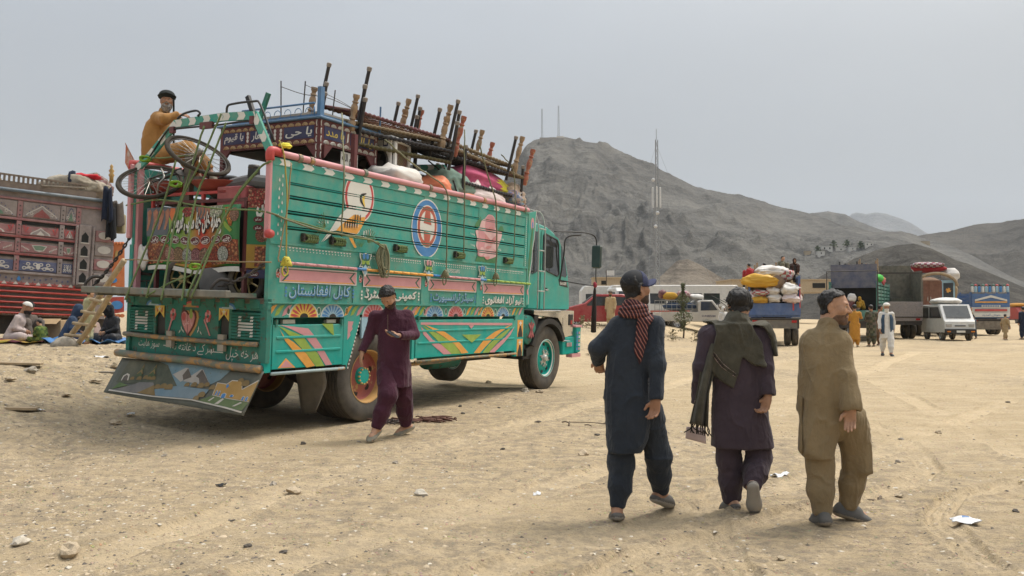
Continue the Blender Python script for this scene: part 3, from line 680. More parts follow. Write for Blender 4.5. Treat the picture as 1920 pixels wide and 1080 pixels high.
# four lower bays: pink cartouche and lettering
bays = [(.08,1.55),(1.58,2.98),(3.06,4.50),(4.60,6.10)]
texts = ['کابل افغانستان','کمپنی رجسٹرڈ','سیڈز ٹرانسپورٹ','نیو آزاد افغانوی']
tx = [(.33,1.42),(1.70,2.86),(3.28,4.40),(4.76,6.0)]
for k,(a,b) in enumerate(bays):
 zb = -.012*k
 mb = MB();p0,p1 = a+.1,b-.03
 sd(mb,rect(p0-.012,1.000+zb,p1+.012,1.180+zb),1,.003);sd(mb,rect(p0,1.012+zb,p1,1.168+zb),0,.0055,.001)
 zc_ = 1.09+zb
 for s,x in ((1,p0),(-1,p1)):
  sd(mb,[(x+s*.02,zc_-.072),(x+s*.10,zc_),(x+s*.02,zc_+.072),(x+s*.05,zc_+.072),(x+s*.135,zc_),(x+s*.05,zc_-.072)],2,.007,.001)
 sd(mb,rect(p0+.05,zc_+.062,p1-.05,zc_+.072),2,.007,.001);sd(mb,rect(p0+.05,zc_-.072,p1-.05,zc_-.062),3,.007,.001)
 obj('pink_cartouche',mb,[pinkp,whitep,dgreen,orangep],side)
 mb = MB();t0,t1 = tx[k];bx_ = (t0,.81+zb,t1,.975+zb)
 put_text(mb,texts[k],(bx_[0]+.014,bx_[1]-.014,bx_[2]+.014,bx_[3]-.014),SIDE(0),UX,UZ,.003,2,bold=.03,shear=.12)
 put_text(mb,texts[k],bx_,SIDE(0),UX,UZ,.0045,1,bold=.028,shear=.12)
 put_text(mb,texts[k],(bx_[0]-.004,bx_[1]+.012,bx_[2]-.004,bx_[3]+.014),SIDE(0),UX,UZ,.006,0,bold=-.004,shear=.12)
 for xx in (t0-.07,t1+.04):
  for q in range(3):sd(mb,rect(xx,.835+zb+q*.045,xx+.03,.86+zb+q*.045),1,.004)
 obj('painted_lettering',mb,[whitep if k % 2 else skyp,bluep if k in (0,2) else whitep,dgreen],side)
 mb = MB();cx = a+.03 if k else a+.06
 sd(mb,ell(cx,1.105+zb,.034,.055,12),0,.004)
 for q in range(5):sd(mb,ell(cx+.02*cos(q*1.26),1.09+zb+.026*sin(q*1.26),.012,.014,8),1,.007,.001)
 sd(mb,[(cx-.02,1.12+zb),(cx,1.16+zb),(cx+.02,1.12+zb)],2,.009,.001)
 obj('roundel',mb,[whitep,redp,black],side)
# shield plates over the seams
for k,x in enumerate((1.66,3.10,4.60)):
 z = 1.40-.01*k
 sh = np.array([(-.12,.03),(-.07,.02),(0,.035),(.07,.02),(.12,.03),(.11,-.03),(.08,-.08),(.09,-.12),(.12,-.155),(.06,-.15),(.055,-.21),(0,-.285),(-.055,-.21),(-.06,-.15),(-.12,-.155),(-.09,-.12),(-.08,-.08),(-.11,-.03)])
 mb = MB();sd(mb,sh+[x,z],0,.030,.006);sd(mb,sh*[.86,.88]+[x,z-.005],1,.037,.001)
 sd(mb,[(x-.05,z-.16),(x,z-.12),(x+.05,z-.16),(x+.045,z-.2),(x,z-.255),(x-.045,z-.2)],2,.039,.001)
 for s in (-1,1):
  sd(mb,ell(x+s*.035,z-.01,.028,.04,12),3 if k != 1 else 4,.039,.001);sd(mb,[(x,z-.075),(x+s*.08,z-.06),(x+s*.07,z-.12),(x+s*.02,z-.11)],5,.040,.001)
 obj('shield_plate',mb,[whitep,dgreen,skyp,bluep,pinkp,limep],side)
# pictures spanning the planks
def picture(name,layers,mats,label):
 mb = MB()
 for li,(poly,m) in enumerate(layers):
  for (z0,z1) in rows:
   P = clip_band(poly,z0,z1)
   if len(P) > 2:sd(mb,P,m,.002+.0011*li,.0007)
  for z in gaps:      # the rods between the planks are painted too
   P = clip_band(poly,z-.008,z+.008)
   if len(P) > 2:sd(mb,P,m,.002+.0011*li,.0007)
 return obj(name,mb,mats,side,label=label)
K = 7.714
B = lambda pts:zsid(pts,580,330,K)
L_ = []
c0 = B([(725,305)])[0]
L_.append((ell(c0[0],c0[1],.30,.335,36),1));L_.append((ell(c0[0],c0[1],.285,.315,36),2));L_.append((ell(c0[0]+.0,c0[1],.245,.275,36),0))
body = B([(640,230),(660,180),(720,150),(790,165),(825,210),(830,270),(800,320),(770,380),(800,480),(810,560),(790,650),(740,760),(680,840),(500,810),(330,800),(170,955),(250,840),(310,760),(420,590),(560,450),(620,380)])
L_.append((catmull(body,4,True),3));L_.append((B([(440,720),(560,620),(640,560),(700,560),(740,600),(800,590),(800,640),(745,755),(682,838),(480,805),(380,790)]),4))
L_.append((catmull(B([(725,300),(740,265),(780,250),(825,255),(790,280),(750,310),(765,380),(800,470),(770,430),(730,370)]),4,True),5))
L_.append((catmull(B([(760,310),(800,290),(790,360),(800,450),(770,390)]),3,True),6))
for q in range(6):
 x0 = 500+q*33;L_.append((B([(x0,690),(x0+14,640+q*-8),(x0+18,690),(x0+8,760),(x0+2,740)]),5))
 L_.append((B([(x0+18,700),(x0+24,680),(x0+26,700),(x0+14,765)]),0))
for q in range(3):L_.append((B([(640+q*36,560+q*8),(652+q*36,555),(650+q*36,660),(630+q*36,700)]),5))
L_.append((B([(170,955),(250,850),(300,840),(240,900)]),0));L_.append((B([(180,955),(300,850),(310,870)]),5))
L_.append((B([(545,890),(600,900),(660,1030),(630,1040)]),4))
for bx0,by0 in ((150,800),(720,1030)):
 for q in range(9):
  a = RAD(200-q*25 if bx0 < 400 else 60+q*12);l = 170 if bx0 < 400 else 150
  dx,dy = cos(a)*l,-sin(a)*l;nx,ny = -dy*.03,dx*.03
  L_.append((B([(bx0-nx,by0-ny),(bx0+dx,by0+dy),(bx0+nx,by0+ny)]),7))
for q in range(4):L_.append((B([(735+q*30,870),(745+q*30,790-q*8),(757+q*30,800-q*8),(750+q*30,880)]),0));L_.append((B([(90+q*40,690-q*3),(96+q*40,640),(108+q*40,690)]),0))
picture('bird_painting',L_,[whitep,whitep,redp,whitep,orangep,black,yellp,mgreen],'painted white and orange bird in a red ring')
cx,cz = 3.07,1.885
L_ = [(ell(cx,cz,.385,.435,36),0),(ell(cx,cz,.365,.415,36),1),(ell(cx,cz+.03,.255,.315,36),0),(ell(cx,cz+.03,.238,.300,36),2),(ell(cx,cz+.03,.185,.235,32),0),
   ([(cx-.05,cz+.30),(cx+.05,cz+.30),(cx+.075,cz+.16),(cx+.10,cz+.055),(cx-.10,cz+.075),(cx-.075,cz+.17)],2),([(cx-.09,cz-.045),(cx+.09,cz-.06),(cx+.07,cz-.16),(cx+.055,cz-.27),(cx-.055,cz-.26),(cx-.07,cz-.16)],2)]
picture('oval_emblem',L_,[whitep,bluep,mat('brick_red_paint',(.42,.08,.05),.45,dust=.2)],'blue oval emblem with a white H on red')
K = 7.71;B = lambda pts:zsid(pts,870,390,K)
pk2 = mat('light_pink_paint',(.66,.42,.42),.5,dust=.2);pk3 = mat('rose_pink_paint',(.56,.22,.22),.5,dust=.2)
L_ = [(B([(155,255),(175,210),(240,120),(260,180),(230,260),(180,275)]),3),(B([(500,300),(530,255),(560,270),(575,330),(540,360),(500,340)]),3),
   (B([(160,770),(190,690),(280,700),(450,700),(480,780),(430,810),(360,790),(300,800),(250,770),(200,790)]),3),
   (catmull(B([(310,140),(350,95),(410,110),(445,165),(455,300),(540,350),(530,450),(480,590),(455,700),(330,740),(280,700),(200,690),(190,600),(170,540),(185,440),(165,330),(215,290),(250,190)]),4,True),0),
   (catmull(B([(320,150),(350,108),(405,120),(435,170),(440,310),(310,330),(305,220)]),4,True),1),(catmull(B([(350,300),(370,270),(410,275),(420,300),(395,330),(360,325)]),3,True),2),
   (catmull(B([(215,300),(300,370),(300,470),(290,560),(285,690),(205,690),(195,580),(205,440)]),4,True),1),(catmull(B([(215,640),(240,570),(275,575),(280,640),(250,690),(215,685)]),4,True),0),
   (B([(300,370),(380,470),(450,400),(455,480),(400,520),(300,500)]),2),(catmull(B([(300,580),(340,545),(390,560),(350,590)]),3,True),2),(B([(390,570),(450,620),(460,660),(420,600)]),2),(catmull(B([(290,710),(360,700),(340,745),(310,740)]),3,True),2)]
for bx0,by0 in ((150,400),(150,560),(560,470),(520,620)):
 for q in range(4):L_.append((B([(bx0-60+q*14,by0-20+q*8),(bx0-70+q*18,by0-50+q*5),(bx0-56+q*16,by0-24+q*6)]),4))
picture('rose_painting',L_,[pk2,pinkp,pk3,mgreen,whitep],'painted pink rose with green leaves')
mb = MB();put_text(mb,'TKF505569U',(3.62,1.262,3.98,1.325),SIDE(0),UX,UZ,.003,arabic=False,bold=.01);obj('number_lettering',mb,whitep,side)
# ratchet hooks under the planks
for x in (2.42,3.92,5.45,1.12,.62):
 mb = MB().box((x-.13,-.05,1.50),(x-.10,.0,1.60)).box((x+.10,-.05,1.49),(x+.13,.0,1.59)).rod((x-.14,-.03,1.545),(x+.15,-.03,1.54),.014,8)
 h = obj('rope_winch',mb,iron,side)
 mb = MB()
 for q in range(5):mb.tube([(x-.09+q*.04+.03*cos(t),-.03-.04*cos(t*1.0),1.545+.042*sin(t)) for t in np.linspace(0,2*pi,12)],.013,6)
 obj('wound_rope',mb,rope_g,h,smooth=True)
# -- skirt with leaf band, fans and tool-box doors
mb = MB().box((0.0,.03,.585),(1.66,.08,.752)).box((1.66,.03,.62),(2.82,.08,.752)).box((2.82,.03,.585),(TL,.08,.752)).box((0,.02,.50),(.11,.08,.60)).box((1.34,.02,-.03),(1.42,.08,.60)).box((5.85,.02,-.12),(TL,.08,.60))
mb.box((2.82,.02,-.03),(2.88,.08,.60)).box((0.0,.02,-.05),(.10,.08,.60)).prism([(1.42,-.15),(1.62,.42),(1.68,.585),(1.42,.585)],(0,.08,0),UX,UZ,.05)
mb.box((.1,.35,-.05),(1.36,.40,.58)).box((2.86,.35,-.05),(5.86,.4,.58))
skirt = obj('side_skirt',mb,teal,TR)
def fan(cx,cz,r,c1,c2):
 mb = MB();y = -.0+.03
 S2 = lambda p,m,e:mb.prism(p,(0,.03-e,0),UX,UZ,.0012,m)
 S2(ell(cx,cz,r,r*.78,20,0,180),0,.001);S2(ell(cx,cz,r*.93,r*.72,20,0,180),1,.003)
 for q in range(9):
  a = pi*(q+.5)/9;d = np.array([cos(a),sin(a)*.78]);n = np.array([-d[1],d[0]])
  S2(np.array([d*r*.32,d*r*.62+n*r*.07,d*r*.84+n*r*.06,d*r*.90,d*r*.84-n*r*.06,d*r*.62-n*r*.07])+[cx,cz],2,.005)
 S2(ell(cx,cz,r*.28,r*.2,12,0,180),3,.007)
 return obj('fan_ornament',mb,[whitep,c1,c2,black],skirt)
for cx,r,c in ((.62,.25,0),(1.13,.22,1),(1.95,.24,2),(3.38,.23,1),(3.95,.22,2),(4.92,.21,0),(5.42,.21,1)):
 fan(cx,.588,r,[yellp,skyp,pinkp][c],[redp,bluep,redp][c])
mb = MB()
S3 = lambda p,m:mb.prism(p,(0,.029,0),UX,UZ,.0015,m)
for x,s in ((.02,1),(1.35,1),(2.55,1),(2.86,1),(4.25,1),(4.6,1),(5.72,1)):
 for q in range(3):
  u = x+q*.12;S3([(u,.60),(u+.06,.62),(u+.16,.74),(u+.09,.725),(u+.03,.67)],q)
obj('leaf_band',mb,[orangep,limep,pinkp],skirt)
mb = MB()
for cx in (.36,.88,1.4,3.12,3.68,4.2,4.67,5.17,5.66):mb.prism(ell(cx,.665,.026,.04,12),(0,.029,0),UX,UZ,.0015,0);mb.prism(ell(cx,.665,.034,.05,12),(0,.0295,0),UX,UZ,.0012,1)
obj('green_buttons',mb,[dgreen,whitep],skirt)
def door(x0,x1,z0,z1,paint,mats):
 mb = MB().box((x0,.012,z0),(x1,.045,z1),bev=.006)
 h = z1-z0
 for zz in (z0+h*.36,z0+h*.68):mb.box((x0+.05,.002,zz),(x1-.05,.02,zz+.035),bev=.008)
 d = obj('toolbox_door',mb,teal,skirt)
 mb = MB()
 for li,(poly,m) in enumerate(paint):mb.prism(poly,(0,.0095-.0012*li,0),UX,UZ,.001,m)
 obj('stripe_painting',mb,mats,d)
 mb = MB()
 for xx in (x0+.03,x1-.06):
  mb.box((xx,-.005,z1-.02),(xx+.03,.03,z1+.06))
 obj('hinge',mb,teal_old,d)
 obj('sill_rod',MB().rod((x0-.02,.0,z0-.045),(x1+.02,.0,z0-.05),.02,8),rusty if x0 > 1 else mat('pale_rod',(.3,.4,.42),.5,dust=.3,wear=(.5,.25,.1),wamt=.4,ws=4),d,smooth=True)
 return d
K = 4.491;B = lambda pts:zsid(pts,480,470,K)
door(.11,1.33,-.02,.50,[(B([(205,625),(445,655),(500,720),(560,810),(645,960),(590,965),(520,850),(410,715),(300,660)]),0),(B([(195,635),(400,720),(470,820),(520,860),(580,970),(510,975),(440,880),(330,760),(250,680)]),1),
  (B([(205,665),(240,720),(320,770),(430,870),(500,970),(430,985),(330,860),(250,760)]),2),(B([(255,905),(335,985),(185,990)]),2),(B([(255,920),(315,980),(205,985)]),0),(B([(555,615),(650,615),(660,720)]),1)],[pinkp,limep,orangep])
B = lambda pts:zsid(pts,640,560,4)
door(2.90,5.84,-.02,.54,[(B([(600,178),(1285,182),(1285,200),(600,196)]),0),(B([(600,210),(690,310),(760,350),(830,415),(770,418),(690,350),(620,270)]),0),(B([(610,200),(740,270),(850,340),(900,412),(830,415),(760,350),(680,270)]),1),
  (B([(620,192),(780,250),(880,320),(955,405),(905,412),(850,340),(740,265)]),2),(B([(1285,192),(1150,250),(1070,310),(995,408),(1040,408),(1110,330),(1200,250)]),2),(B([(1290,200),(1180,280),(1110,340),(1060,405),(1105,405),(1180,320),(1240,260)]),1),
  (B([(1300,210),(1230,290),(1170,340),(1110,402),(1150,402),(1220,330),(1270,270)]),0),(B([(905,270),(1050,268),(980,330)]),1),(B([(955,200),(995,200),(975,225)]),0)],[pinkp,limep,orangep])
# pink tooth by the wheel cut and lashings in the dark slot
mb = MB().prism(zsid([(770,595),(835,597),(822,640),(828,660),(805,690),(808,715),(785,750),(763,790)],480,470,4.491),(0,.029,0),UX,UZ,.0015);obj('pink_tooth',mb,pinkp,skirt)
mb = MB()
for a,b in (((1.66,.60),(1.70,.38)),((1.68,.38),(1.48,-.12))):pass
mb.prism([(1.69,.585),(2.20,.585),(2.05,.50),(1.90,.48),(1.80,.36),(1.70,.30)],(0,.05,0),UX,UZ,.03,0)
obj('arch_lining',mb,skyp,skirt)
mb = MB()
for q in range(14):
 t = q/14;p = np.array([1.675,.56])*(1-t)+np.array([1.44,-.12])*t;mb.prism(ell(p[0]-.0,p[1],.011,.016,6),(0,.029,0),UX,UZ,.0015,0)
obj('white_dashes',mb,whitep,skirt)
mb = MB()
for zz in (.52,.18):
 mb.prism(rect(5.925,zz-.30,6.13,zz),(0,.019,0),UX,UZ,.002,0);mb.prism([(5.95,zz-.30),(6.11,zz-.30),(6.11,zz-.24),(6.03,zz-.06),(5.95,zz-.24)],(0,.0165,0),UX,UZ,.0012,1)
 mb.prism(rect(6.015,zz-.10,6.045,zz-.02),(0,.0165,0),UX,UZ,.0014,2);mb.prism(rect(5.985,zz-.07,6.075,zz-.045),(0,.016,0),UX,UZ,.0014,2)
obj('niche_painting',mb,[orangep,black,whitep],skirt)
mb = MB().box((.3,.05,.512),(.5,.1,.56)).box((1.05,.05,.515),(1.22,.1,.555));obj('slot_lamp',mb,mat('dusty_lamp',(.4,.37,.3),.5),skirt)
# front wing plate with painted peacock and scalloped white edge
wp = [(6.16,.78),(6.24,.80),(6.25,.95),(6.22,1.05),(6.26,1.15),(6.25,1.3),(6.29,1.42),(6.33,1.6),(6.34,1.8),(6.40,2.0),(6.42,2.2),(6.45,2.5),(6.16,2.44)]
mb = MB().prism(wp,(0,.02,0),UX,UZ,.03);wing = obj('front_wing_plate',mb,teal,TR)
mb = MB();E_ = np.array(wp[1:-1]);
mb.tube(np.stack([E_[:,0],np.full(len(E_),-.005),E_[:,1]],1),.012,6,m=0)
for q in range(26):mb.prism(ell(6.10,2.36-q*.036,.007,.013,6),SIDE(.003),UX,UZ,.0015,0)
mb.prism(ell(6.31,2.26,.06,.11,16),SIDE(.012),UX,UZ,.0015,1);mb.prism(ell(6.315,2.24,.025,.06,12),SIDE(.014),UX,UZ,.0015,2);mb.prism([(6.30,2.2),(6.35,2.18),(6.30,1.7),(6.20,1.2),(6.2,1.6)],SIDE(.0125),UX,UZ,.0015,3)
mb.prism(ell(6.20,1.02,.03,.05,10),SIDE(.012),UX,UZ,.0015,1)
obj('peacock_painting',mb,[whitep,pinkp,bluep,mgreen],wing)
# -- left cargo side, bulkhead and floor
ls = obj('cargo_side',MB().box((0,TW-.06,.0),(TL,TW,1.44)).box((0,TW-.06,2.36),(TL,TW,2.44)),teal,TR,label='far side wall of the cargo body')
for z0,z1 in rows:obj('plank',MB().box((.05,TW-.035,z0),(6.1,TW-.012,z1)),teal,ls)
for a,b in posts:obj('post',MB().box((a,TW-.07,1.44),(b,TW-.035,2.40)),teal,ls)
obj('corner_post',MB().box((-.05,TW-.05,1.52),(.0,TW+.02,2.48),bev=.01).box((.02,TW-.12,0.85),(.09,TW-.03,2.45)),pinkp,TR,label='pink corner post at the far rear corner')
obj('top_rail',MB().tube([(-.02,TW,2.42),(-.02,TW,2.5),(.1,TW,2.51),(6.1,TW,2.49)],.042,10),redp,TR,smooth=True,label='red pipe rail along the far side')
obj('bulkhead',MB().box((6.08,.06,.8),(6.15,TW-.07,2.42)).box((6.02,-.02,2.42),(6.16,TW,2.47)),teal,TR)
obj('guard_loop',MB().tube(catmull([(6.2,.1,2.45),(6.22,.1,2.56),(6.22,.35,2.62),(6.22,.9,2.62),(6.2,.95,2.45)],4),.035,8),maroonp,TR,smooth=True)
obj('cargo_floor',MB().box((0.0,.06,.74),(6.1,TW-.06,.80)),greywood,TR)
# -- rear
UR = (0,-1,0)
RO = lambda e:(-e,TW,0)
def rd(mb,poly,m=0,e=.003,t=.002):return mb.prism(poly,RO(e),UR,UZ,t,m)
mb = MB().box((0,.0,.66),(.06,TW,.80)).box((-.004,.0,.06),(.06,.10,.68)).box((-.004,TW-.07,.06),(.06,TW,.68)).box((.03,.07,.0),(.08,TW-.07,.30)).box((.07,.10,.28),(.085,TW-.07,.68))
mb.box((.0,.58,.27),(.05,.62,.66)).box((.0,.80,.27),(.05,1.76,.66)).box((.0,1.94,.27),(.05,1.99,.66))
tail = obj('tail_panel',mb,teal_old,TR)
for (y0,y1,hy) in ((1.99,2.44,2.21),(.10,.58,.335)):
 for q in range(9):
  z = .325+q*.036
  sl_ = obj('slat',MB().bx((.018,(y0+y1)/2,z),(.045,y1-y0,.026),rotm(0,.5,0)),teal_old,tail)
 mb = MB()
 W = .075
 for (ya,yb,za_,zb_) in ((hy+W,hy+W+.045,.36,.58),(hy-W-.045,hy-W,.36,.58),(hy-W,hy+W,.435,.505)):
  for q in range(9):
   z = .325+q*.036
   if za_-.02 <= z <= zb_+.02:mb.bx((-.008,(ya+yb)/2,z),(.004,yb-ya,.024),rotm(0,.5,0))
 obj('letter_on_slats',mb,whitep,tail,label='white H painted across the slats')
for u0 in (.57,1.73):
 mb = MB();rd(mb,rect(u0,.31,u0+.16,.66),0,-.03,.004);rd(mb,[(u0-.01,.52),(u0+.075,.60),(u0+.16,.52),(u0+.16,.67),(u0-.01,.67)],1,.002,.004)
 rd(mb,rect(u0+.068,.60,u0+.082,.66),2,.007);rd(mb,rect(u0+.05,.622,u0+.1,.638),2,.0075)
 for s in (-1,1):rd(mb,[(u0+.075+s*.03,.60),(u0+.075+s*.06,.655),(u0+.075+s*.05,.58)],3,.007)
 obj('pointed_niche',mb,[black,yellp,whitep,redp],tail)
# heart, peony sprays, fans
hp = np.array([(0,-.155),(.045,-.11),(.10,-.03),(.125,.05),(.115,.105),(.08,.13),(.04,.125),(.008,.09),(0,.07),(-.008,.09),(-.04,.125),(-.08,.13),(-.115,.105),(-.125,.05),(-.10,-.03),(-.045,-.11)])
mb = MB();hc = np.array([1.19,.485])
rd(mb,hp*1.13+hc+[.035,-.004],3,.002);rd(mb,hp*1.1+hc,1,.0045,.010);rd(mb,hp*.95+hc,0,.015,.004);rd(mb,rect(-.003+hc[0],hc[1]-.14,hc[0]+.003,hc[1]+.08),1,.020,.001)
rd(mb,ell(hc[0]-.075,hc[1]+.06,.035,.05,12),2,.0195,.001);rd(mb,[(hc[0]+.03,hc[1]+.06),(hc[0]+.06,hc[1]+.03),(hc[0]+.09,hc[1]+.07),(hc[0]+.07,hc[1]+.16),(hc[0]+.03,hc[1]+.15)],4,.0195,.001)
put_text(mb,'یا علی',(hc[0]-.08,hc[1]-.05,hc[0]+.085,hc[1]+.03),RO(0),UR,UZ,.0215,5)
obj('heart_relief',mb,[pk3,maroonp,redp,ochre,limep,pk2],tail)
for u,s in ((.90,1),(1.53,-1)):
 mb = MB()
 for q in range(7):rd(mb,ell(u+.035*cos(q*.9),.565+.05*sin(q*.9),.022,.03,8),0 if q % 2 else 1,.003+.0006*q)
 rd(mb,[(u-.09,.34),(u-.07,.33),(u+.01,.53),(u-.015,.54)] if s > 0 else [(u+.04,.33),(u+.06,.335),(u-.05,.53),(u-.07,.52)],2,.009)
 obj('peony_painting',mb,[pinkp,redp,pk3,whitep],tail)
mb = MB()
for u,v,a in ((1.03,.36,-.6),(1.06,.40,.2),(1.09,.37,.7),(1.36,.38,-.5),(1.37,.41,.1),(1.41,.36,.6)):
 c,s = cos(a),sin(a);rd(mb,[(u+x*c-y*s,v+x*s+y*c) for x,y in ((0,-.03),(.008,0),(0,.03),(-.008,0))],3,.003)
obj('petal_marks',mb,[pinkp,redp,pk3,whitep],tail,kind='stuff')
for u,c in ((.52,bluep),(1.22,redp),(1.86,bluep)):
 mb = MB();rd(mb,ell(u,.665,.14,.075,18,0,180),0,.003);rd(mb,ell(u,.665,.10,.05,16,0,180),1,.005)
 obj('fan_ornament',mb,[c,skyp if c is bluep else ochre],tail)
for q in range(10):
 y = .12+q*.25;obj('rail_block',MB().box((-.012,y,.685),(.0,y+.16,.79),bev=.006),teal_old,tail)
mb = MB()
for t,bx_ in (('هر څه خپل'.replace('څ','خ'),(1.83,.045,2.36,.215)),('سر کے د غانته ته'.replace('ته','تہ'.replace('ہ','ه')),(.86,.09,1.62,.225)),('سوز هابت',(.22,.115,.62,.235))):
 put_text(mb,t,bx_,(0.027,TW,0),UR,UZ,.003,0,bold=-.004,shear=.2)
for u0,v0,u1,v1 in ((1.60,.135,1.78,.145),(1.57,.11,1.58,.17),(.70,.165,.80,.175),(.83,.14,.84,.21)):mb.prism(rect(u0,v0,u1,v1),(.026,TW,0),UR,UZ,.002)
obj('painted_lettering',mb,whitep,tail)
obj('crash_bar',MB().tube(catmull([(-.03,2.51,.285),(-.045,1.9,.275),(-.03,1.3,.268),(-.04,.7,.27),(-.03,.11,.272)],5),.03,10),rusty,TR,smooth=True)
obj('crash_bar',MB().tube(catmull([(-.05,2.62,.035),(-.07,1.9,.02),(-.05,1.2,.022),(-.06,.6,.0),(-.05,.03,-.005)],6),.048,10),rusty,TR,smooth=True)
for y in (1.62,.70):obj('bar_strap',MB().box((-.05,y-.05,.16),(.0,y+.05,.36)),mat('strap_grey',(.33,.31,.27),.6,dust=.4),TR)
# painted mud flap curtain
K = 5.684
n1,n2 = 30,10;G = np.zeros((n1,n2,3))
for i in range(n1):
 for j in range(n2):
  u = i/(n1-1);v = j/(n2-1);y = 2.55+.07*v-(2.55+.10*v-.12*v)*u*1.0;
  z = -.03-(.44+.05*u)*v;xx = -.02-.2*v-.008*sin(u*7)*v+.03*max(0,u-.8)*v
  G[i,j] = (xx,y,z)
flap = obj('tail_curtain',MB().sheet(G[:,::-1],t=.006),mat('dull_curtain',(.10,.115,.10),.8,dust=.45,dcol=(.2,.18,.14)),TR,smooth=True)
def fl(px,py):
 p = tl(200+px/K,600+py/K,0,-.10);return (np.clip((2.58-p[1])/2.56,0,1),np.clip((-.03-p[2])/(.44+.05*np.clip((2.58-p[1])/2.56,0,1)),0,1))
def on_flap(poly,e):
 out = []
 for u,v in poly:
  y = 2.55+.07*v-(2.55-.02*v)*u;z = -.03-(.44+.05*u)*v;xx = -.02-.2*v-.008*sin(u*7)*v+.03*max(0,u-.8)*v
  out.append((xx-e,y,z))
 return np.array(out)
mb = MB()
def fp(poly,m,e):
 P = np.array([fl(*q) for q in poly]);Q = []
 for a,b in zip(P,np.roll(P,-1,0)):
  k = max(1,int(np.hypot(*(b-a))/.06))
  Q += [a+(b-a)*t for t in np.arange(k)/k]
 A = on_flap(Q,e);c = on_flap([np.mean(P,0)],e)
 bm = bmesh.new();vs = [bm.verts.new((q[1],q[2],0)) for q in A]
 f = bm.faces.new(vs);r = bmesh.ops.triangulate(bm,faces=[f]);bm.verts.index_update()
 mb.add(A,[[v.index for v in g.verts] for g in bm.faces],m);bm.free()
mats = [mat('painted_sky',(.13,.26,.33),.8,dust=.4,wear=(.10,.12,.12),wamt=.4,ws=20),mat('painted_dark_hill',(.055,.075,.055),.8,dust=.35),mat('painted_snow',(.42,.40,.37),.8,dust=.3),mat('painted_rock',(.09,.08,.075),.8,dust=.3),
  mat('painted_lake',(.15,.25,.32),.8,dust=.3),mat('painted_bush',(.20,.135,.05),.8,dust=.3),mat('painted_house',(.40,.24,.07),.8,dust=.25),mat('painted_white',(.55,.52,.46),.8,dust=.3),mat('painted_lawn',(.09,.16,.06),.8,dust=.3),mat('painted_road',(.16,.16,.16),.8,dust=.3),bluep,mat('painted_pine',(.05,.09,.04),.8,dust=.3)]
fp([(480,410),(1280,500),(1200,640),(1100,700),(760,720),(640,540),(560,440)],0,.008)
fp([(190,430),(480,412),(600,480),(700,600),(790,700),(640,720),(580,690),(160,660)],1,.010)
fp([(695,580),(800,510),(830,515),(880,590),(810,660)],2,.012);fp([(825,515),(900,610),(830,640),(800,590)],3,.014)
fp([(830,650),(960,525),(985,530),(1110,680),(1000,680)],2,.013);fp([(975,530),(1110,680),(1010,680),(980,620),(940,600)],3,.015)
fp([(580,735),(800,700),(1130,740),(1120,780),(1040,840),(620,800)],4,.011)
for cx,cy,r in ((600,710,30),(660,705,34),(720,715,38),(890,690,26),(960,690,30),(1030,700,34),(1090,690,28),(1160,720,32),(1080,795,36),(1040,830,30),(480,620,20),(380,620,24),(440,610,24),(520,620,24),(310,620,20),(1480,680,40),(1420,650,30)):
 fp([(cx-r,cy+r*.6)]+[(cx+r*cos(a),cy-r*sin(a)) for a in np.linspace(pi,0,7)]+[(cx+r,cy+r*.6)],5,.016)
for cx,h in ((365,140),(490,150)):
 for q in range(4):w = 14+q*9;fp([(cx-w,520+q*26),(cx,470+q*26),(cx+w,520+q*26)],11 if q % 2 else 5,.016+.001*q)
fp([(150,740),(330,690),(400,660),(540,665),(560,690),(430,770)],9,.012);fp([(430,770),(560,690),(620,800)],5,.013);fp([(150,730),(200,660),(300,690)],8,.013)
fp([(205,640),(205,590),(235,565),(265,580),(280,640)],7,.016);fp([(215,640),(218,600),(238,580),(258,595),(268,640)],3,.018)
fp([(1060,860),(1190,800),(1600,880),(1560,960),(1380,930)],8,.012)
fp([(1185,665),(1290,680),(1330,640),(1440,650),(1470,735),(1620,640),(1610,875),(1350,835),(1190,800)],7,.014);fp([(1192,672),(1292,687),(1333,650),(1432,658),(1470,745),(1612,655),(1602,868),(1350,828),(1197,795)],6,.016)
for x,y,w,h in ((1225,770,10,45),(1255,775,10,45),(1310,800,26,45),(1395,805,20,22),(1520,830,14,40),(1560,835,14,40)):fp([(x-w,y+h*.6),(x-w,y-h*.3),(x,y-h*.6),(x+w,y-h*.3),(x+w,y+h*.6)],7,.018);fp([(x-w*.7,y+h*.6),(x-w*.7,y-h*.25),(x,y-h*.45),(x+w*.7,y-h*.25),(x+w*.7,y+h*.6)],10,.020)
fp([(1295,700),(1310,680),(1325,705),(1310,730)],10,.019)
for pl in ([(1170,855),(1215,815),(1225,825),(1190,860)],[(1250,890),(1310,830),(1330,840),(1290,890)],[(1440,915),(1510,870),(1530,880),(1470,915)]):fp(pl,7,.015)
fp([(130,745),(600,812),(1000,850),(1380,935),(1570,985),(1575,970),(1385,920),(1000,838),(600,800),(135,732)],7,.021)
obj('landscape_painting',mb,mats,flap,smooth=True)
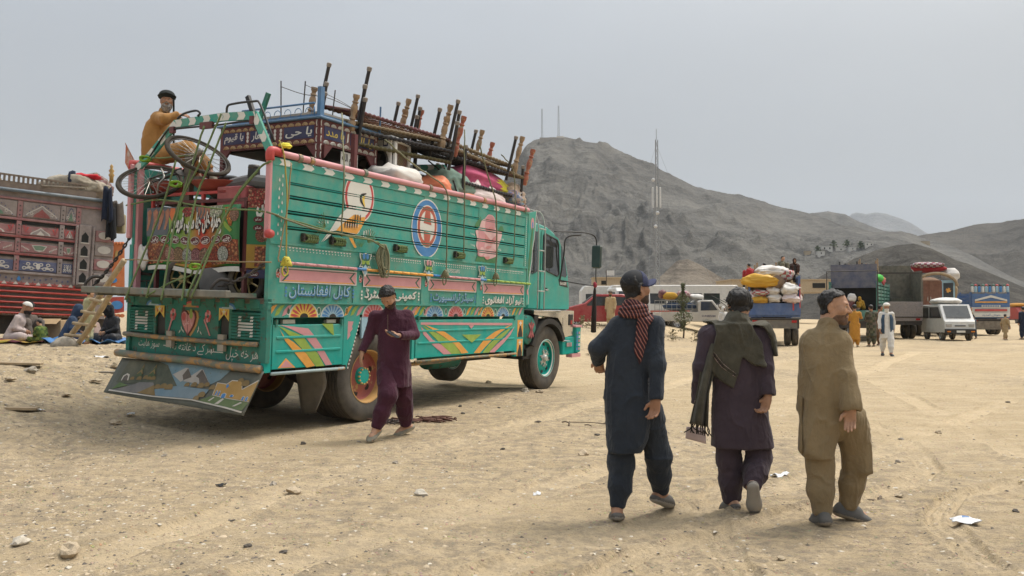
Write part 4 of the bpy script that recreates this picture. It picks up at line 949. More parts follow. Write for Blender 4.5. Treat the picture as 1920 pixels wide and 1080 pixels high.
# open tailgate held level by chains
xg,yl = -.46,2.74
mb = MB().box((xg,.16,.81),(-.02,yl,.86)).box((xg-.03,.14,.80),(xg+.05,yl+.02,.885),bev=.01)
for y in np.linspace(.8,yl-.2,5):mb.box((xg+.06,y,.775),(-.03,y+.05,.80))
gate = obj('tailgate',mb,mat('scuffed_tailgate',(.13,.14,.125),.65,var=.3,vs=7,dust=.5,wear=(.03,.24,.19),wamt=.45,ws=4,bump=.2,bs=30),TR)
def chain(p,q,sag=.1,n=14,r=.010):
 p = np.array(p,float);q = np.array(q,float);mb = MB()
 for i in range(n):
  t = (i+.5)/n;c = p+(q-p)*t;c[2] -= sag*4*t*(1-t)
  a,b,d = frame(q-p+np.array([0,0,-sag*4*(1-2*t)]));l = np.linalg.norm(q-p)/n*.72;w = l*.42
  s1 = a if i % 2 else b
  mb.tube([c+d*l*cos(th)+s1*w*sin(th) for th in np.linspace(0,2*pi,10,endpoint=False)],r,5,closed=True)
 return mb
obj('tailgate_chain',chain((-.03,.05,1.20),(xg+.12,.42,.93),.04,12,.012),iron,TR,smooth=True)
obj('tailgate_chain',chain((-.0,2.50,1.55),(xg+.12,yl-.02,.90),.05,16,.011),iron,TR,smooth=True)
for y,x2 in ((.42,xg+.08),(yl-.0,xg+.08)):
 obj('chain_hook',MB().tube(catmull([(x2,y,.80),(x2-.05,y+.02,.90),(x2+.02,y-.02,1.0),(x2+.1,y-.1,1.0)],4),.02,8),iron,TR,smooth=True)
# -- arches over the load
def arch(x,name,dz=0.0,n=18):
 pts = [(x,TW-.02,2.40),(x+.05,2.28,2.58),(x+.06,1.80,2.97),(x+.05,.93,2.985),(x+.05,.38,2.96),(x,.04,2.47)]
 pts = np.array(pts)+[0,0,dz];mb = MB();k = 0
 seg = [(1,2,5),(2,4,0)]
 path = [pts[0],pts[1],pts[2],pts[3],pts[4],pts[5]]
 L = [0]
 for a,b in zip(path[:-1],path[1:]):L.append(L[-1]+np.linalg.norm(b-a))
 tot = L[-1];stp = .205;nseg = int(tot/stp)
 def pt(s):
  i = min(len(path)-2,max(0,np.searchsorted(L,s)-1));t = (s-L[i])/(L[i+1]-L[i]);d = (path[i+1]-path[i])/(L[i+1]-L[i]);return path[i]+(path[i+1]-path[i])*t,d,i
 for i in range(len(path)-1):
  d = (path[i+1]-path[i]);l = np.linalg.norm(d);d /= l;nrm = np.cross([1,0,0],d);nrm /= np.linalg.norm(nrm)
  M = np.stack([np.array([1.,0,0]),nrm,d],1)
  mb.bx((path[i]+path[i+1])/2,(.035,.10,l+.04),M,0)
  s = 0;q = 0
  while s < l-.03:
   e = min(.115,l-s);c = path[i]+d*s
   if q % 2 == 0:
    for xx,sg in ((-.0185,-1),(.0185,1)):
     poly = [(-.046,0),(0,.03),(.046,0),(.046,e),(0,e+.03),(-.046,e)]
     V = np.array([c+np.array([xx+sg*.0015,0,0])+nrm*a+d*min(b,l-s+.02) for a,b in poly]);mb.add(V,[tuple(range(6)) if sg > 0 else tuple(range(6))[::-1]],1)
   s += .13;q += 1
 return obj(name,mb,[teal,whitep],TR),pts
ar,apts = arch(.02,'load_arch')
obj('arch_loop',MB().tube(catmull([(.05,2.3,2.52),(.04,1.92,2.88),(.05,1.78,2.90),(.05,1.0,2.89),(.06,.36,2.87),(.02,.12,2.5)],4),.012,6),black,ar,smooth=True)
obj('arch_loop',MB().tube(catmull([(.06,.86,3.03),(.05,.84,3.1),(.05,.76,3.125),(.05,.4,3.125),(.05,.28,3.07),(.03,.02,2.62)],3),.014,6),black,ar,smooth=True)
obj('arch_loop',MB().tube(catmull([(.06,1.75,3.03),(.05,1.62,3.08),(.05,1.40,3.10),(.05,1.32,3.06),(.05,1.36,3.03)],4),.014,6),black,ar,smooth=True)
for b_ in (((.03,1.08,2.86),(.07,1.30,2.94)),((.03,.38,2.86),(.07,.44,2.95)),((.03,1.78,2.85),(.07,1.86,2.93))):obj('arch_bracket',MB().box(*b_),maroonp,ar)
x2 = 3.92
a2,_ = arch(x2,'load_arch',-.02)
obj('arch_brace',MB().rod((3.9,.15,2.55),(3.9,.3,2.92),.012,6).tube([(3.88,.6,3.05),(3.88,.1,2.7),(3.88,.02,2.5)],.012,6),black,a2)
ap = MB();ap.bx((.75,1.16,3.20),(.045,.06,.50),rotm(-.45,0,0),0).bx((.75,.98,3.24),(.04,.06,.42),rotm(.42,0,0),1)
obj('bent_bar',ap,[black,teal_old],TR)
obj('inner_post',MB().box((1.62,.18,2.3),(1.68,.25,3.02)),maroonp,TR)
# -- cab
CY = .12
prof = np.array([(6.45,.70),(6.43,2.20),(6.52,2.30),(6.75,2.33),(7.15,2.29),(7.48,2.20),(7.66,2.10),(7.95,1.76),(8.10,1.42),(8.19,1.12),(8.22,.92),(8.20,.70)])
def cab_shell():
 mb = MB();n = len(prof);Vs = []
 lat = [(0,.0),(.0,.0)]
 for y,ins in ((CY,.035),(CY+.03,.008),(CY+.09,0),(TW-CY-.09,0),(TW-CY-.03,.008),(TW-CY,.035)):
  c = np.array([7.3,1.3]);q = prof.copy();d = q-c;q = q-np.sign(d)*np.minimum(np.abs(d)*.2,ins);Vs.append(np.stack([q[:,0],np.full(n,y),q[:,1]],1))
 V = np.concatenate(Vs);Fs = []
 for a in range(5):
  for i in range(n):Fs.append((a*n+i,a*n+(i+1) % n,(a+1)*n+(i+1) % n,(a+1)*n+i))
 Fs.append(tuple(range(n))[::-1]);Fs.append(tuple(5*n+i for i in range(n)))
 return mb.add(V,Fs)
cabm = mat('cab_teal',(.003,.34,.285),.36,streak=.08,low=(1.2,.4,.35),var=.06,dust=.08,dcol=(.25,.30,.24),spec=.2)
cab = obj('cab',cab_shell(),cabm,TR,ang=40)
CS = lambda mb,p,m,e,t=.004:mb.prism(p,(0,CY-e,0),UX,UZ,t,m)
mb = MB();CS(mb,[(6.93,.72),(6.90,2.16),(6.96,2.24),(7.15,2.23),(7.60,2.10),(7.68,2.03),(7.92,1.74),(8.06,1.42),(8.15,1.1),(8.17,.72)],0,.002,.012)
dr = obj('cab_door',mb,cabm,cab,ang=30)
mb = MB();CS(mb,[(6.98,1.47),(6.97,2.10),(7.02,2.15),(7.56,2.06),(7.62,1.98),(7.68,1.40),(7.60,1.36)],0,.0135,.004);obj('door_window',mb,glass,dr)
mb = MB();f = np.array([(6.98,1.47),(6.97,2.10),(7.02,2.15),(7.56,2.06),(7.62,1.98),(7.68,1.40),(7.60,1.36)]);mb.tube(np.stack([f[:,0],np.full(7,CY-.018),f[:,1]],1),.014,6,closed=True);obj('window_seal',mb,black,dr,smooth=True)
mb = MB();CS(mb,[(7.74,1.97),(7.92,1.70),(8.03,1.40),(7.99,1.35),(7.77,1.37)],0,.0135,.004);obj('quarter_window',mb,glass,dr)
mb = MB();
for q in range(9):mb.box((7.0+q*.06,CY-.024,1.98-q*.008),(7.03+q*.06,CY-.020,2.06-q*.008))
obj('window_fringe',mb,black,dr)
mb = MB();CS(mb,rect(7.06,1.06,7.2,1.12),1,.014);mb.box((7.08,CY-.05,1.07),(7.2,CY-.02,1.095),bev=.008);obj('door_handle',mb,[chrome,black],dr)
mb = MB();CS(mb,[(7.66,1.31),(8.02,1.27),(8.09,1.15),(7.72,1.18)],0,.014,.003);put_text(mb,'RANGER',(7.74,1.195,8.02,1.255),(0,CY,0),UX,UZ,.019,1,arabic=False,bold=.03);obj('name_plate',mb,[black,whitep],dr)
mb = MB();CS(mb,[(6.47,1.40),(6.46,2.10),(6.52,2.16),(6.76,2.16),(6.80,1.42),(6.6,1.36)],0,.004,.004);obj('rear_quarter_window',mb,glass,cab)
# windscreen
mb = MB();P = [(7.70,2.06),(7.97,1.72),(8.08,1.42)]
mb.sheet([[(x+.012,y,z) for y in (CY+.10,TW/2,TW-CY-.10)] for x,z in P]);obj('windscreen',mb,glass,cab)
obj('front_grille',MB().box((8.20,.35,.80),(8.235,TW-.35,1.12)).box((8.2,.3,.86),(8.24,TW-.3,.88)),black,cab)
# fender and lamp corner
fc = np.array([7.17,-.22]);mb = MB()
arc = [(fc[0]+.76*cos(a),fc[1]+.76*sin(a)) for a in np.radians(np.linspace(158,28,16))];arc2 = [(fc[0]+.66*cos(a),fc[1]+.66*sin(a)) for a in np.radians(np.linspace(28,158,16))]
mb.prism(arc+arc2,(0,.42,0),UX,UZ,.42)
obj('front_fender',mb,black,cab)
mb = MB().prism([(6.55,.69),(6.55,.62),(6.75,.60),(7.55,.55),(7.72,.42),(7.80,.18),(7.92,.17),(8.24,.20),(8.26,.69)],(0,.40,0),UX,UZ,.37);fl_ = obj('corner_panel',mb,chrome,cab,label='worn chrome corner panel below the cab')
mb = MB().box((6.50,-.01,.655),(7.60,.06,.70),bev=.01);obj('chrome_strip',mb,chrome,cab)
obj('corner_lamp',MB().box((8.02,.015,.40),(8.2,.05,.62),bev=.01).box((8.08,.01,.42),(8.16,.04,.5),m=1),[black,lens_r],cab)
# bumper and step
mb = MB().box((7.78,.02,-.18),(8.5,.30,.17),bev=.02).box((8.30,-.02,-.15),(8.52,TW+.02,.38),bev=.02).box((8.1,.05,.16),(8.4,.2,.36));bm_ = obj('front_bumper',mb,teal,TR)
mb = MB().box((7.9,-.005,-.02),(8.2,.02,.08)).box((8.24,-.03,.36),(8.54,.2,.40),m=1).box((8.1,-.03,-.24),(8.5,.1,-.17),m=1)
for q in range(5):mb.box((8.30,-.028,-.1+q*.08),(8.36+.02*(q % 2),-.022,-.05+q*.08),m=2);mb.box((8.40,-.028,-.1+q*.08),(8.46,-.022,-.05+q*.08),m=3 if q % 2 else 1)
for q in range(4):mb.box((7.9+q*.06,-.012,-.02),(7.93+q*.06,-.006,.06),m=1)
obj('bumper_painting',mb,[teal,pinkp,bluep,whitep],bm_)
obj('cab_step',MB().rod((7.78,.03,.55),(7.78,.03,.1),.02,6).rod((7.76,.03,.1),(8.1,.03,.08),.02,6),chrome,TR)
# cab ladder
mb = MB();
for x in (6.60,6.86):mb.tube(catmull([(x+.02,-.0,.72),(x,-.005,1.5),(x-.03,.0,2.2),(x-.05,.08,2.5),(x-.15,.2,2.55)],4),.014,6)
for z in (1.05,1.42,1.80,2.2):mb.rod((6.59,-.002,z),(6.86,-.002,z),.013,6)
obj('cab_ladder',mb,mat('ladder_grey',(.36,.40,.38),.5,dust=.3),TR,smooth=True)
# mirror, arms and black tassel
mb = MB().tube(catmull([(7.45,.12,2.22),(7.75,-.02,2.24),(8.05,-.28,2.24),(8.25,-.40,2.16),(8.26,-.42,1.9)],5),.014,6).tube(catmull([(8.26,-.42,1.9),(8.27,-.42,1.4),(8.26,-.42,1.22),(8.1,-.25,1.22),(7.85,.1,1.28)],5),.012,6).tube(catmull([(7.72,.1,1.3),(7.70,.02,1.8),(7.75,.0,2.12),(8.0,-.2,2.2)],5),.016,6)
mr_ = obj('mirror_arm',mb,black,TR,smooth=True)
mb = MB().bx((8.27,-.43,1.78),(.08,.20,.46),rotm(0,0,.15),0,.03).bx((8.27-.052,-.43,1.78),(.006,.16,.42),rotm(0,0,.15),1);obj('mirror',mb,[mat('mirror_back',(.02,.05,.05),.4,dust=.2),mat('mirror_face',(.05,.08,.08),.12,.2)],mr_)
mb = MB().lathe([(.012,0),(.03,-.1),(.05,-.5),(.055,-.92),(.02,-.93)],(8.24,-.42,1.20),(0,0,1),10);tass = obj('hanging_tassel',mb,mat('black_cloth_strip',(.025,.02,.018),.9),mr_,smooth=True)
obj('red_knot',MB().blob((8.25,-.42,1.22),(.04,.04,.07),2),mat('red_knot_cloth',(.3,.03,.05),.8),mr_,smooth=True)
# round tank end behind the cab
mb = MB().lathe([(0,-.02),(.20,-.01),(.26,.02),(.27,.06),(.27,.5)],(6.46,.05,.33),(0,1,0),28,m=0);t_ = obj('round_tank',mb,teal_old,TR,ang=40)
mb = MB()
for a in (.6,-.6,0):
 mb.bx((6.46,.024,.33),(.05 if a else .03,.01,.30),rotm(0,a,0),0)
obj('red_rosette',mb,mat('faded_red',(.36,.10,.10),.6),t_)
obj('tank_bracket',MB().box((6.3,.1,-.2),(6.75,.5,.06)).prism([(6.62,.6),(6.78,.6),(6.6,-.1),(6.35,-.15),(6.35,-.02),(6.5,.05)],(0,.25,0),UX,UZ,.2),black,TR)
# -- chassis and wheels
ch = obj('chassis',MB().box((.1,.75,-.02),(7.9,.86,.22)).box((.1,1.65,-.02),(7.9,1.76,.22)).box((1.6,.8,-.1),(2.3,1.7,.2)).box((.2,.8,.3),(6,1.7,.6)),iron,TR)
obj('axle',MB().rod((1.9,.3,-.22),(1.9,2.2,-.22),.07,10).lathe([(0,-.22),(.16,-.15),(.2,0),(.16,.15),(0,.22)],(1.9,1.25,-.22),(0,1,0),16),iron,TR,smooth=True)
obj('axle',MB().rod((7.17,.3,-.22),(7.17,2.2,-.22),.06,10),iron,TR)
obj('drive_shaft',MB().rod((2.0,1.25,-.18),(5.5,1.25,.05),.05,10).box((5.3,.9,-.25),(6.5,1.6,.2)),iron,TR)
for q in range(2):
 y = .5 if q == 0 else 1.95
 obj('leaf_spring',MB().tube(catmull([(1.1,y,.05),(1.9,y,-.1),(2.7,y,.05)],6),.05,6).tube(catmull([(6.4,y,.02),(7.17,y,-.12),(7.9,y,.02)],6),.045,6),iron,TR)
obj('air_tank',MB().lathe([(0,-.45),(.17,-.42),(.19,-.38),(.19,.38),(.17,.42),(0,.45)],(4.6,.75,-.12),UX,18),teal_old,TR,smooth=True)
obj('sill_pipe',MB().tube(catmull([(2.9,.25,-.13),(3.8,.22,-.12),(4.6,.24,-.09),(5.9,.23,-.11)],5),.03,8),rusty,TR,smooth=True)
def tyre_mb(R=.6,w=.27,r=.345):
 h = w/2;pr = [(r,-h*.8),(r+.03,-h*.92),(R*.80,-h*1.05),(R*.93,-h*.98),(R*.985,-h*.82)]
 for k in range(5):
  a = -h*.80+k*h*.40;g = .012 if k < 4 else 0
  pr += [(R,a+.003),(R,a+h*.40-.012)]
  if k < 4:pr += [(R-.016,a+h*.40-.010),(R-.016,a+h*.40+.001)]
 pr += [(R*.985,h*.82),(R*.93,h*.98),(R*.80,h*1.05),(r+.03,h*.92),(r,h*.8)]
 return MB().lathe(pr,(0,0,0),(0,1,0),56,cap=False)
tyre_me = tyre_mb().mesh('tyre',ang=50)
def wheel(x,y,kind,sgn=1,rot=0.0,rad=None):
 w = obj('wheel',MB().lathe([(.10,.04*sgn),(.10,.10*sgn)],(0,0,0),(0,1,0),16),iron,TR,loc=(x,y,-.215));w.rotation_euler = (0,rot,0)
 link('tyre',tyre_me,rubber,w)
 if kind == 'front':
  mb = MB().lathe([(.345,-.13),(.355,-.12),(.34,-.10),(.31,-.085),(.315,-.03),(.29,-.02),(.23,-.055),(.14,-.07),(.0,-.075)],(0,0,0),(0,1,0),40,m=0,cap=False)
  for k in range(8):
   a = k*pi/4+.2;mb.lathe([(0,-.056),(.036,-.055),(.038,-.045)],(.255*cos(a),-.0,.255*sin(a)),(0,1,0),10,m=1)
  for k in range(8):
   a = k*pi/4;mb.lathe([(0,-.10),(.018,-.098),(.02,-.07)],(.145*cos(a),0,.145*sin(a)),(0,1,0),6,m=2)
  for k in range(6):
   a = k*pi/3;d = np.array([cos(a),sin(a)]);n = np.array([-d[1],d[0]])
   mb.prism([d*.05+n*.05,d*.19,d*.05-n*.05],(0,-.077,0),UX,UZ,.008,2)
  mb.lathe([(0,-.14),(.05,-.135),(.065,-.11),(.075,-.07)],(0,0,0),(0,1,0),20,m=2)
  obj('rim',mb,[cabm,black,mat('silver_paint',(.5,.5,.47),.4,.4,dust=.3)],w,ang=35)
  obj('rim_edge',MB().lathe([(.345,-.118),(.36,-.125),(.36,-.11),(.315,-.09)],(0,0,0),(0,1,0),40,cap=False),whitep,w,smooth=True)
 else:
  mb = MB().lathe([(.36,-.125),(.345,-.12),(.335,-.08),(.325,.0)],(0,0,0),(0,1,0),40,m=0,cap=False).lathe([(.325,.0),(.31,.04),(.26,.055),(.18,.03),(.12,.01),(0,.01)],(0,0,0),(0,1,0),40,m=1,cap=False)
  for k in range(6):a = k*pi/3+.3;mb.lathe([(0,.045),(.045,.044),(.046,.06)],(.24*cos(a),0,.24*sin(a)),(0,1,0),10,m=2)
  obj('rim',mb,[ochre,mat('rim_red',(.33,.055,.055),.5,dust=.4,wear=(.5,.33,.1),wamt=.3,ws=6),black],w,ang=35)
  mb = MB().lathe([(.12,.03),(.115,-.03),(.10,-.055),(.03,-.06),(0,-.06)],(0,0,0),(0,1,0),24,m=0)
  for k in range(12):a = k*pi/6;mb.lathe([(0,-.07),(.013,-.068),(.013,-.04)],(.105*cos(a),0,.105*sin(a)),(0,1,0),6,m=1)
  obj('hub',mb,[teal,mat('bolt_yellow',(.55,.4,.15),.5)],w,ang=35)
 return w
wheel(1.90,.17,'rear');wheel(1.90,.49,'rear');wheel(1.90,2.02,'rear');wheel(1.90,2.34,'rear')
wheel(7.17,.19,'front',rot=.3);w_ = wheel(7.17,2.30,'front')
# rubber flaps before and behind the rear wheels
G = np.zeros((8,8,3))
for i in range(8):
 for j in range(8):
  u,v = i/7,j/7;G[i,j] = (1.05+.10*v-.35*max(0,v-.4)*max(0,.55-u)*1.5+.05*v,.06+.5*u+.3*max(0,v-.3)*max(0,.5-u),-.08-.62*v*(1-.15*(1-u)))
obj('mud_flap',MB().sheet(G,t=.008),mat('grey_rubber_sheet',(.16,.15,.135),.8,dust=.4),TR,smooth=True)
obj('mud_flap',MB().box((2.78,.10,-.65),(2.80,.62,.3)),mat('pale_rubber_sheet',(.28,.27,.25),.8,dust=.4),TR)
# ------------------------------------------------------------------ what is loaded on the teal truck
def tq(rx=0,ry=0,rz=0):
 return Matrix((TRM@rotm(rx,ry,rz)).tolist()).to_euler()
def load(name,label,cat,p,group=None,r=(0,0,0)):return thing(name,label,cat,tw(p),rot=tq(*r),group=group)
# -- string beds
blk_tube = mat('black_bed_tube',(.018,.018,.02),.5,.2,dust=.35,dcol=(.12,.1,.085))
cap_g = mat('grey_leg_cap',(.22,.20,.18),.7,dust=.3)
turned = mat('turned_wood',(.30,.20,.115),.6,var=.25,vs=12,dust=.3,wear=(.2,.12,.07),wamt=.4)
turned_r = mat('red_turned_wood',(.33,.085,.05),.55,var=.2,dust=.25,wear=(.34,.24,.14),wamt=.55,ws=12)
WEB = [cloth('dark_webbing',(.035,.034,.036)),weave('orange_red_webbing',(.19,.05,.03),(.26,.12,.05),45),cloth('straw_rope_webbing',(.17,.13,.08)),weave('maroon_webbing',(.13,.02,.035),(.19,.13,.10),50),cloth('olive_webbing',(.075,.065,.03))]
def bed(p,rot,leg,webm,railm,label,L=1.95,W=.95,up=.52,dn=.12,flip=False,wrap=True,only=None,sag=.1):
 t = load('string_bed',label,'string bed',p,'string beds piled on the teal truck',rot)
 s = -1 if flip else 1
 rails = [((-L/2,-W/2,0),(L/2,-W/2,0)),((-L/2,W/2,0),(L/2,W/2,0)),((-L/2,-W/2,0),(-L/2,W/2,0)),((L/2,-W/2,0),(L/2,W/2,0))]
 for a,b in rails:
  n = 90 if wrap else 2;u = np.linspace(0,1,n)[:,None];P = np.array(a)*(1-u)+np.array(b)*u
  r = .027+(.0045*np.sign(np.sin(np.arange(n)*1.57+.4)) if wrap else 0)
  obj('bed_rail',MB().tube(P,r,7),railm,t,smooth=wrap)
 for q,(x,y) in enumerate(((-1,-1),(-1,1),(1,-1),(1,1))):
  c = np.array([x*L/2,y*W/2,0.]);mb = MB()
  if leg == 'steel':
   mb.tube([c-[0,0,dn*s],c+[0,0,up*s]],.026,8,m=0);mb.lathe([(.03,up-.02),(.036,up),(.036,up+.035),(.02,up+.045)],c if s > 0 else c-[0,0,2*up+.04],(0,0,1),8,m=1)
   ms = [blk_tube,cap_g]
  else:
   h = up+dn
   pr = [(.050,0),(.058,.02),(.058,.20*h),(.050,.26*h),(.034,.30*h),(.052,.34*h),(.034,.38*h),(.032,.44*h),(.050,.58*h),(.046,.68*h),(.030,.75*h),(.048,.79*h),(.030,.83*h),(.034,.87*h),(.048,.92*h),(.046,h)]
   mb.lathe([(r,z-dn) for r,z in pr] if s > 0 else [(r,-(z-dn)) for r,z in pr],c,(0,0,1),14);ms = [turned_r if leg == 'red' else turned]
  obj('bed_leg',mb,ms,t,ang=40)
 mb = MB();k = 26
 f = lambda u,v:np.array([(u-.5)*L*.97,(v-.5)*W*.95,-s*sag*(1-(2*u-1)**2)*(1-(2*v-1)**2)])
 for q in range(k):
  a = (q+.5)/k
  mb.tube([f(t_,a) for t_ in np.linspace(0,1,9)],.012,4,cap=False,flat=.4);mb.tube([f(a,t_) for t_ in np.linspace(0,1,7)],.014,4,cap=False,flat=.4)
 obj('webbing',mb,webm,t,kind='stuff')
 return t
TX,YW = .22,-.20
bed((2.98,.74,3.08),(TX,.0,YW),'steel',WEB[4],WEB[4],'black steel legged string bed with olive cords, lowest of the rear pile',sag=.06,L=1.8,up=.6)
bed((3.00,.72,3.24),(TX-.03,.01,YW-.03),'steel',WEB[0],WEB[0],'black steel legged string bed with dark wound rails in the rear pile',L=1.8,up=.6)
bed((2.86,.80,3.39),(TX+.02,-.02,YW+.04),'wood',WEB[2],WEB[2],'string bed with pale turned wooden legs in the rear pile',up=.38,L=1.8)
bed((3.08,.82,3.50),(TX,.05,YW+.02),'steel',WEB[1],WEB[3],'string bed with orange and red webbing on top of the rear pile',up=.60,sag=.10,L=1.8)
bed((4.66,.70,3.22),(TX,.05,YW+.06),'steel',WEB[0],WEB[0],'black steel legged string bed under the front pile of wooden ones',up=.62)
bed((4.90,.68,3.40),(TX,.08,YW+.08),'wood',WEB[2],WEB[2],'string bed with straw wound rails and pale turned legs in the front pile',up=.55)
bed((5.18,.62,3.26),(TX,.10,YW+.10),'red',WEB[3],WEB[2],'string bed with red banded turned legs at the front end of the pile',up=.54,L=2.0)
bed((4.45,1.05,2.74),(.05,.0,.0),'steel',WEB[0],blk_tube,'dark steel string bed standing under the front pile, legs upwards',up=.5,wrap=False,sag=.05)
bed((5.05,.55,2.72),(0.04,.01,.02),'steel',WEB[0],WEB[0],'dark string bed at the very bottom of the pile just above the bundles',up=.55,sag=.04)
bed((4.35,1.75,3.0),(.1,.0,.0),'steel',WEB[0],blk_tube,'dark string bed on the far side of the load',up=.6,wrap=False)
# -- bundles and sacks
pols = dict(rough=.55,var=.06,vs=6,bump=.15,bs=140,spec=.3,dust=.15)
wsk = mat('white_sack_cloth',(.62,.59,.55),**pols);wsk2 = mat('pinkish_sack_cloth',(.62,.52,.50),**pols);osk = mat('orange_sack_cloth',(.72,.22,.11),**pols)
gsk = cloth('grey_green_cloth',(.17,.25,.205));pink_b = cloth('magenta_cloth',(.46,.085,.17),rough=.8);yel_b = mat('yellow_plastic_cloth',(.62,.55,.03),**pols);bei_b = cloth('beige_blanket',(.36,.27,.20))
def sack(p,size,m,label,rot=(0,0,0),seed=0,cat='sack',name='sack',group='sacks and bundles on the teal truck',mfun=None,n=4,wr=.05):
 o = obj(name,sack_mb(size,seed,n,wr,mfun=mfun),m,smooth=True);o.location = tw(p);o.rotation_euler = tq(*rot);tag(o,label,cat,group);return o
sack((2.72,.34,2.52),(.95,.60,.50),wsk,'crumpled white sack bulging behind the pink rail beside the cooler',(0,.1,.1),1,wr=.09)
sack((3.70,.32,2.55),(.60,.55,.42),osk,'orange sack under the slanted chevron arch',(0,.1,.3),2)
sack((4.20,.42,2.62),(.95,.75,.58),gsk,'grey green cloth bundle between the orange sack and the magenta one',(.1,.12,.1),3,'bundle','bundle',wr=.08)
sack((4.45,.25,2.45),(1.1,.5,.30),osk,'flat orange sack squeezed below the grey green bundle',(0,0,0),12)
sack((5.15,.52,2.84),(1.75,.75,.50),[pink_b,yel_b,lens_r],'long magenta bundle with a bright yellow end',(0,.05,.0),4,'bundle','bundle',mfun=lambda c:0 if c[0] < .28 else (1 if c[0] < .88 else 2))
sack((4.72,.35,2.68),(.50,.4,.42),wsk2,'small pale sack wedged between the grey green and magenta bundles',(.3,.2,.6),5)
sack((4.95,.26,2.55),(1.2,.5,.36),wsk2,'long pinkish white sack lying along the pink rail',(0,.05,0),6)
sack((5.35,.40,2.66),(.8,.5,.32),wsk,'white sack under the magenta bundle',(0,.2,.2),7)
b_ = sack((5.92,.40,2.66),(.70,.75,.60),[bei_b,weave('blue_check_cloth',(.25,.33,.45),(.55,.5,.42),16)],'beige blanket bundle with a checked patch at the front end of the load',(0,.0,.3),8,'bundle','bundle',mfun=lambda c:1 if (c[0] < -.1 and c[1] < -.2 and abs(c[2]) < .5) else 0,wr=.10)
for k,(x,y,z,m,lb) in enumerate(((1.9,1.6,2.2,gsk,'dull green bundle deep in the load behind the canopy'),(3.4,1.5,2.5,wsk,'white sack deep in the load behind the cooler'),(5.2,1.6,2.4,bei_b,'beige bundle on the far side of the load'),(3.2,.95,2.2,wsk2,'pale sack low in the load behind the planks'),(4.6,1.0,2.25,bei_b,'beige bundle low in the load behind the planks'))):
 sack((x,y,z),(1.3,1.1,.7),m,lb,(0,0,k*.7),20+k,'bundle','bundle',n=3)
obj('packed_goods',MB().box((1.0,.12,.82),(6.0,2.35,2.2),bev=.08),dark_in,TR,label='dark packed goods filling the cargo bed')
# -- air cooler
cw = mat('cooler_white',(.66,.66,.64),.4,dust=.3,wear=(.4,.36,.3),wamt=.3)
t = load('air_cooler','white metal air cooler with round fan opening and brown pad','air cooler',(2.92,.42,2.35),r=(0,0,.15))
mb = MB().box((-.30,-.02,.0),(-.27,.62,.86),bev=.012).box((-.27,-.02,.82),(.2,.62,.86),bev=.012).box((-.27,.0,0),(.2,.62,.04)).box((.12,-.02,0),(.20,.62,.83))
obj('casing',mb,cw,t)
mb = MB().lathe([(.26,-.01),(.275,.0),(.26,.012)],(-.306,.30,.45),(1,0,0),30,cap=False).lathe([(0,0),(.262,0)],(-.303,.30,.45),(-1,0,0),30)
obj('fan_opening',mb,[dark_in],t)
mb = MB().lathe([(.26,-.012),(.285,.0),(.27,.012)],(-.310,.30,.45),(1,0,0),30,cap=False)
for q in range(4):a = q*pi/2+.4;mb.bx((-.312,.30+.13*cos(a),.45+.13*sin(a)),(.006,.1,.2),rotm(a,0,0))
obj('fan_grille',mb,iron,t)
mb = MB().box((-.308,.04,.70),(-.303,.12,.82),m=0).box((-.311,.055,.72),(-.307,.105,.80),m=1);obj('switch_plate',mb,[navyp,whitep],t)
obj('cooling_pad',MB().box((-.2,-.05,.06),(.12,-.025,.78)),weave('wood_wool_pad',(.22,.15,.10),(.13,.085,.055),40),t)
mb = MB()
for a,b in (((-.24,-.05,.05),(-.24,-.02,.82)),((.17,-.05,.05),(.17,-.02,.82))):mb.box((a[0]-.03,-.065,a[2]),(a[0]+.03,-.03,b[2]))
mb.box((-.25,-.065,.76),(.2,-.03,.84));obj('pad_frame',mb,cw,t)
# -- painted stall canopy
CN = load('stall_canopy','maroon and navy painted stall canopy with white lettering and blue roof rim','stall canopy',(1.28,.50,2.85))
CX,CYW,CH = 1.19,1.86,.33
mb = MB().box((-.01,0,0),(.03,CYW,CH)).box((0,-.01,0),(CX,.03,CH)).box((0,CYW-.03,0),(CX,CYW,CH)).box((CX-.03,0,0),(CX,CYW,CH))
obj('fascia',mb,maroonp,CN)
obj('roof',MB().box((-.05,-.06,CH+.003),(CX+.06,CYW+.05,CH+.035),bev=.008).box((.1,.1,CH+.03),(CX-.1,CYW-.1,CH+.10)),[mat('blue_rim_paint',(.05,.16,.30),.5,dust=.3,wear=(.08,.08,.07),wamt=.4)],CN)
obj('roof_pile',MB().box((.12,.12,CH+.04),(CX-.12,CYW-.15,CH+.15),bev=.04),mat('dark_tarpaulin',(.05,.05,.05),.8,dust=.4,bump=.3,bs=20),CN)
ocr = [creamp,whitep]
for (x,y) in ((0,0),(0,CYW),(CX,0),(CX,CYW)):
 obj('canopy_post',MB().box((x-.035+(.03 if x == 0 else -.03),y-.035+(.03 if y == 0 else -.03),-1.1),(x+.035+(.03 if x == 0 else -.03),y+.035+(.03 if y == 0 else -.03),CH)),maroonp,CN)
for (o,ux,sgn) in (((0,.07,0),(0,1,0),1),((0,CYW-.07,0),(0,-1,0),1),((.07,-.005,0),(1,0,0),1),((CX-.07,-.005,0),(-1,0,0),1)):
 obj('corner_bracket',MB().prism([(0,-.18),(.16,0),(0,0)],o,ux,UZ,.03),maroonp,CN)
def swirls(mb,o,ux,W,z0,z1,r,m,n):
 uz = np.array(UZ)
 for k in range(n):
  c = (k+.5)*W/n
  for q,rr in enumerate((1,.68,.36)):
   P = [np.array(o)+np.array(ux)*(c+rr*r*cos(a))+uz*(z0+rr*r*.85*sin(a)) for a in np.linspace(.15,pi-.15,9)]
   mb.tube(P,.0075*(1-.15*q),4,m=m)
mb = MB()
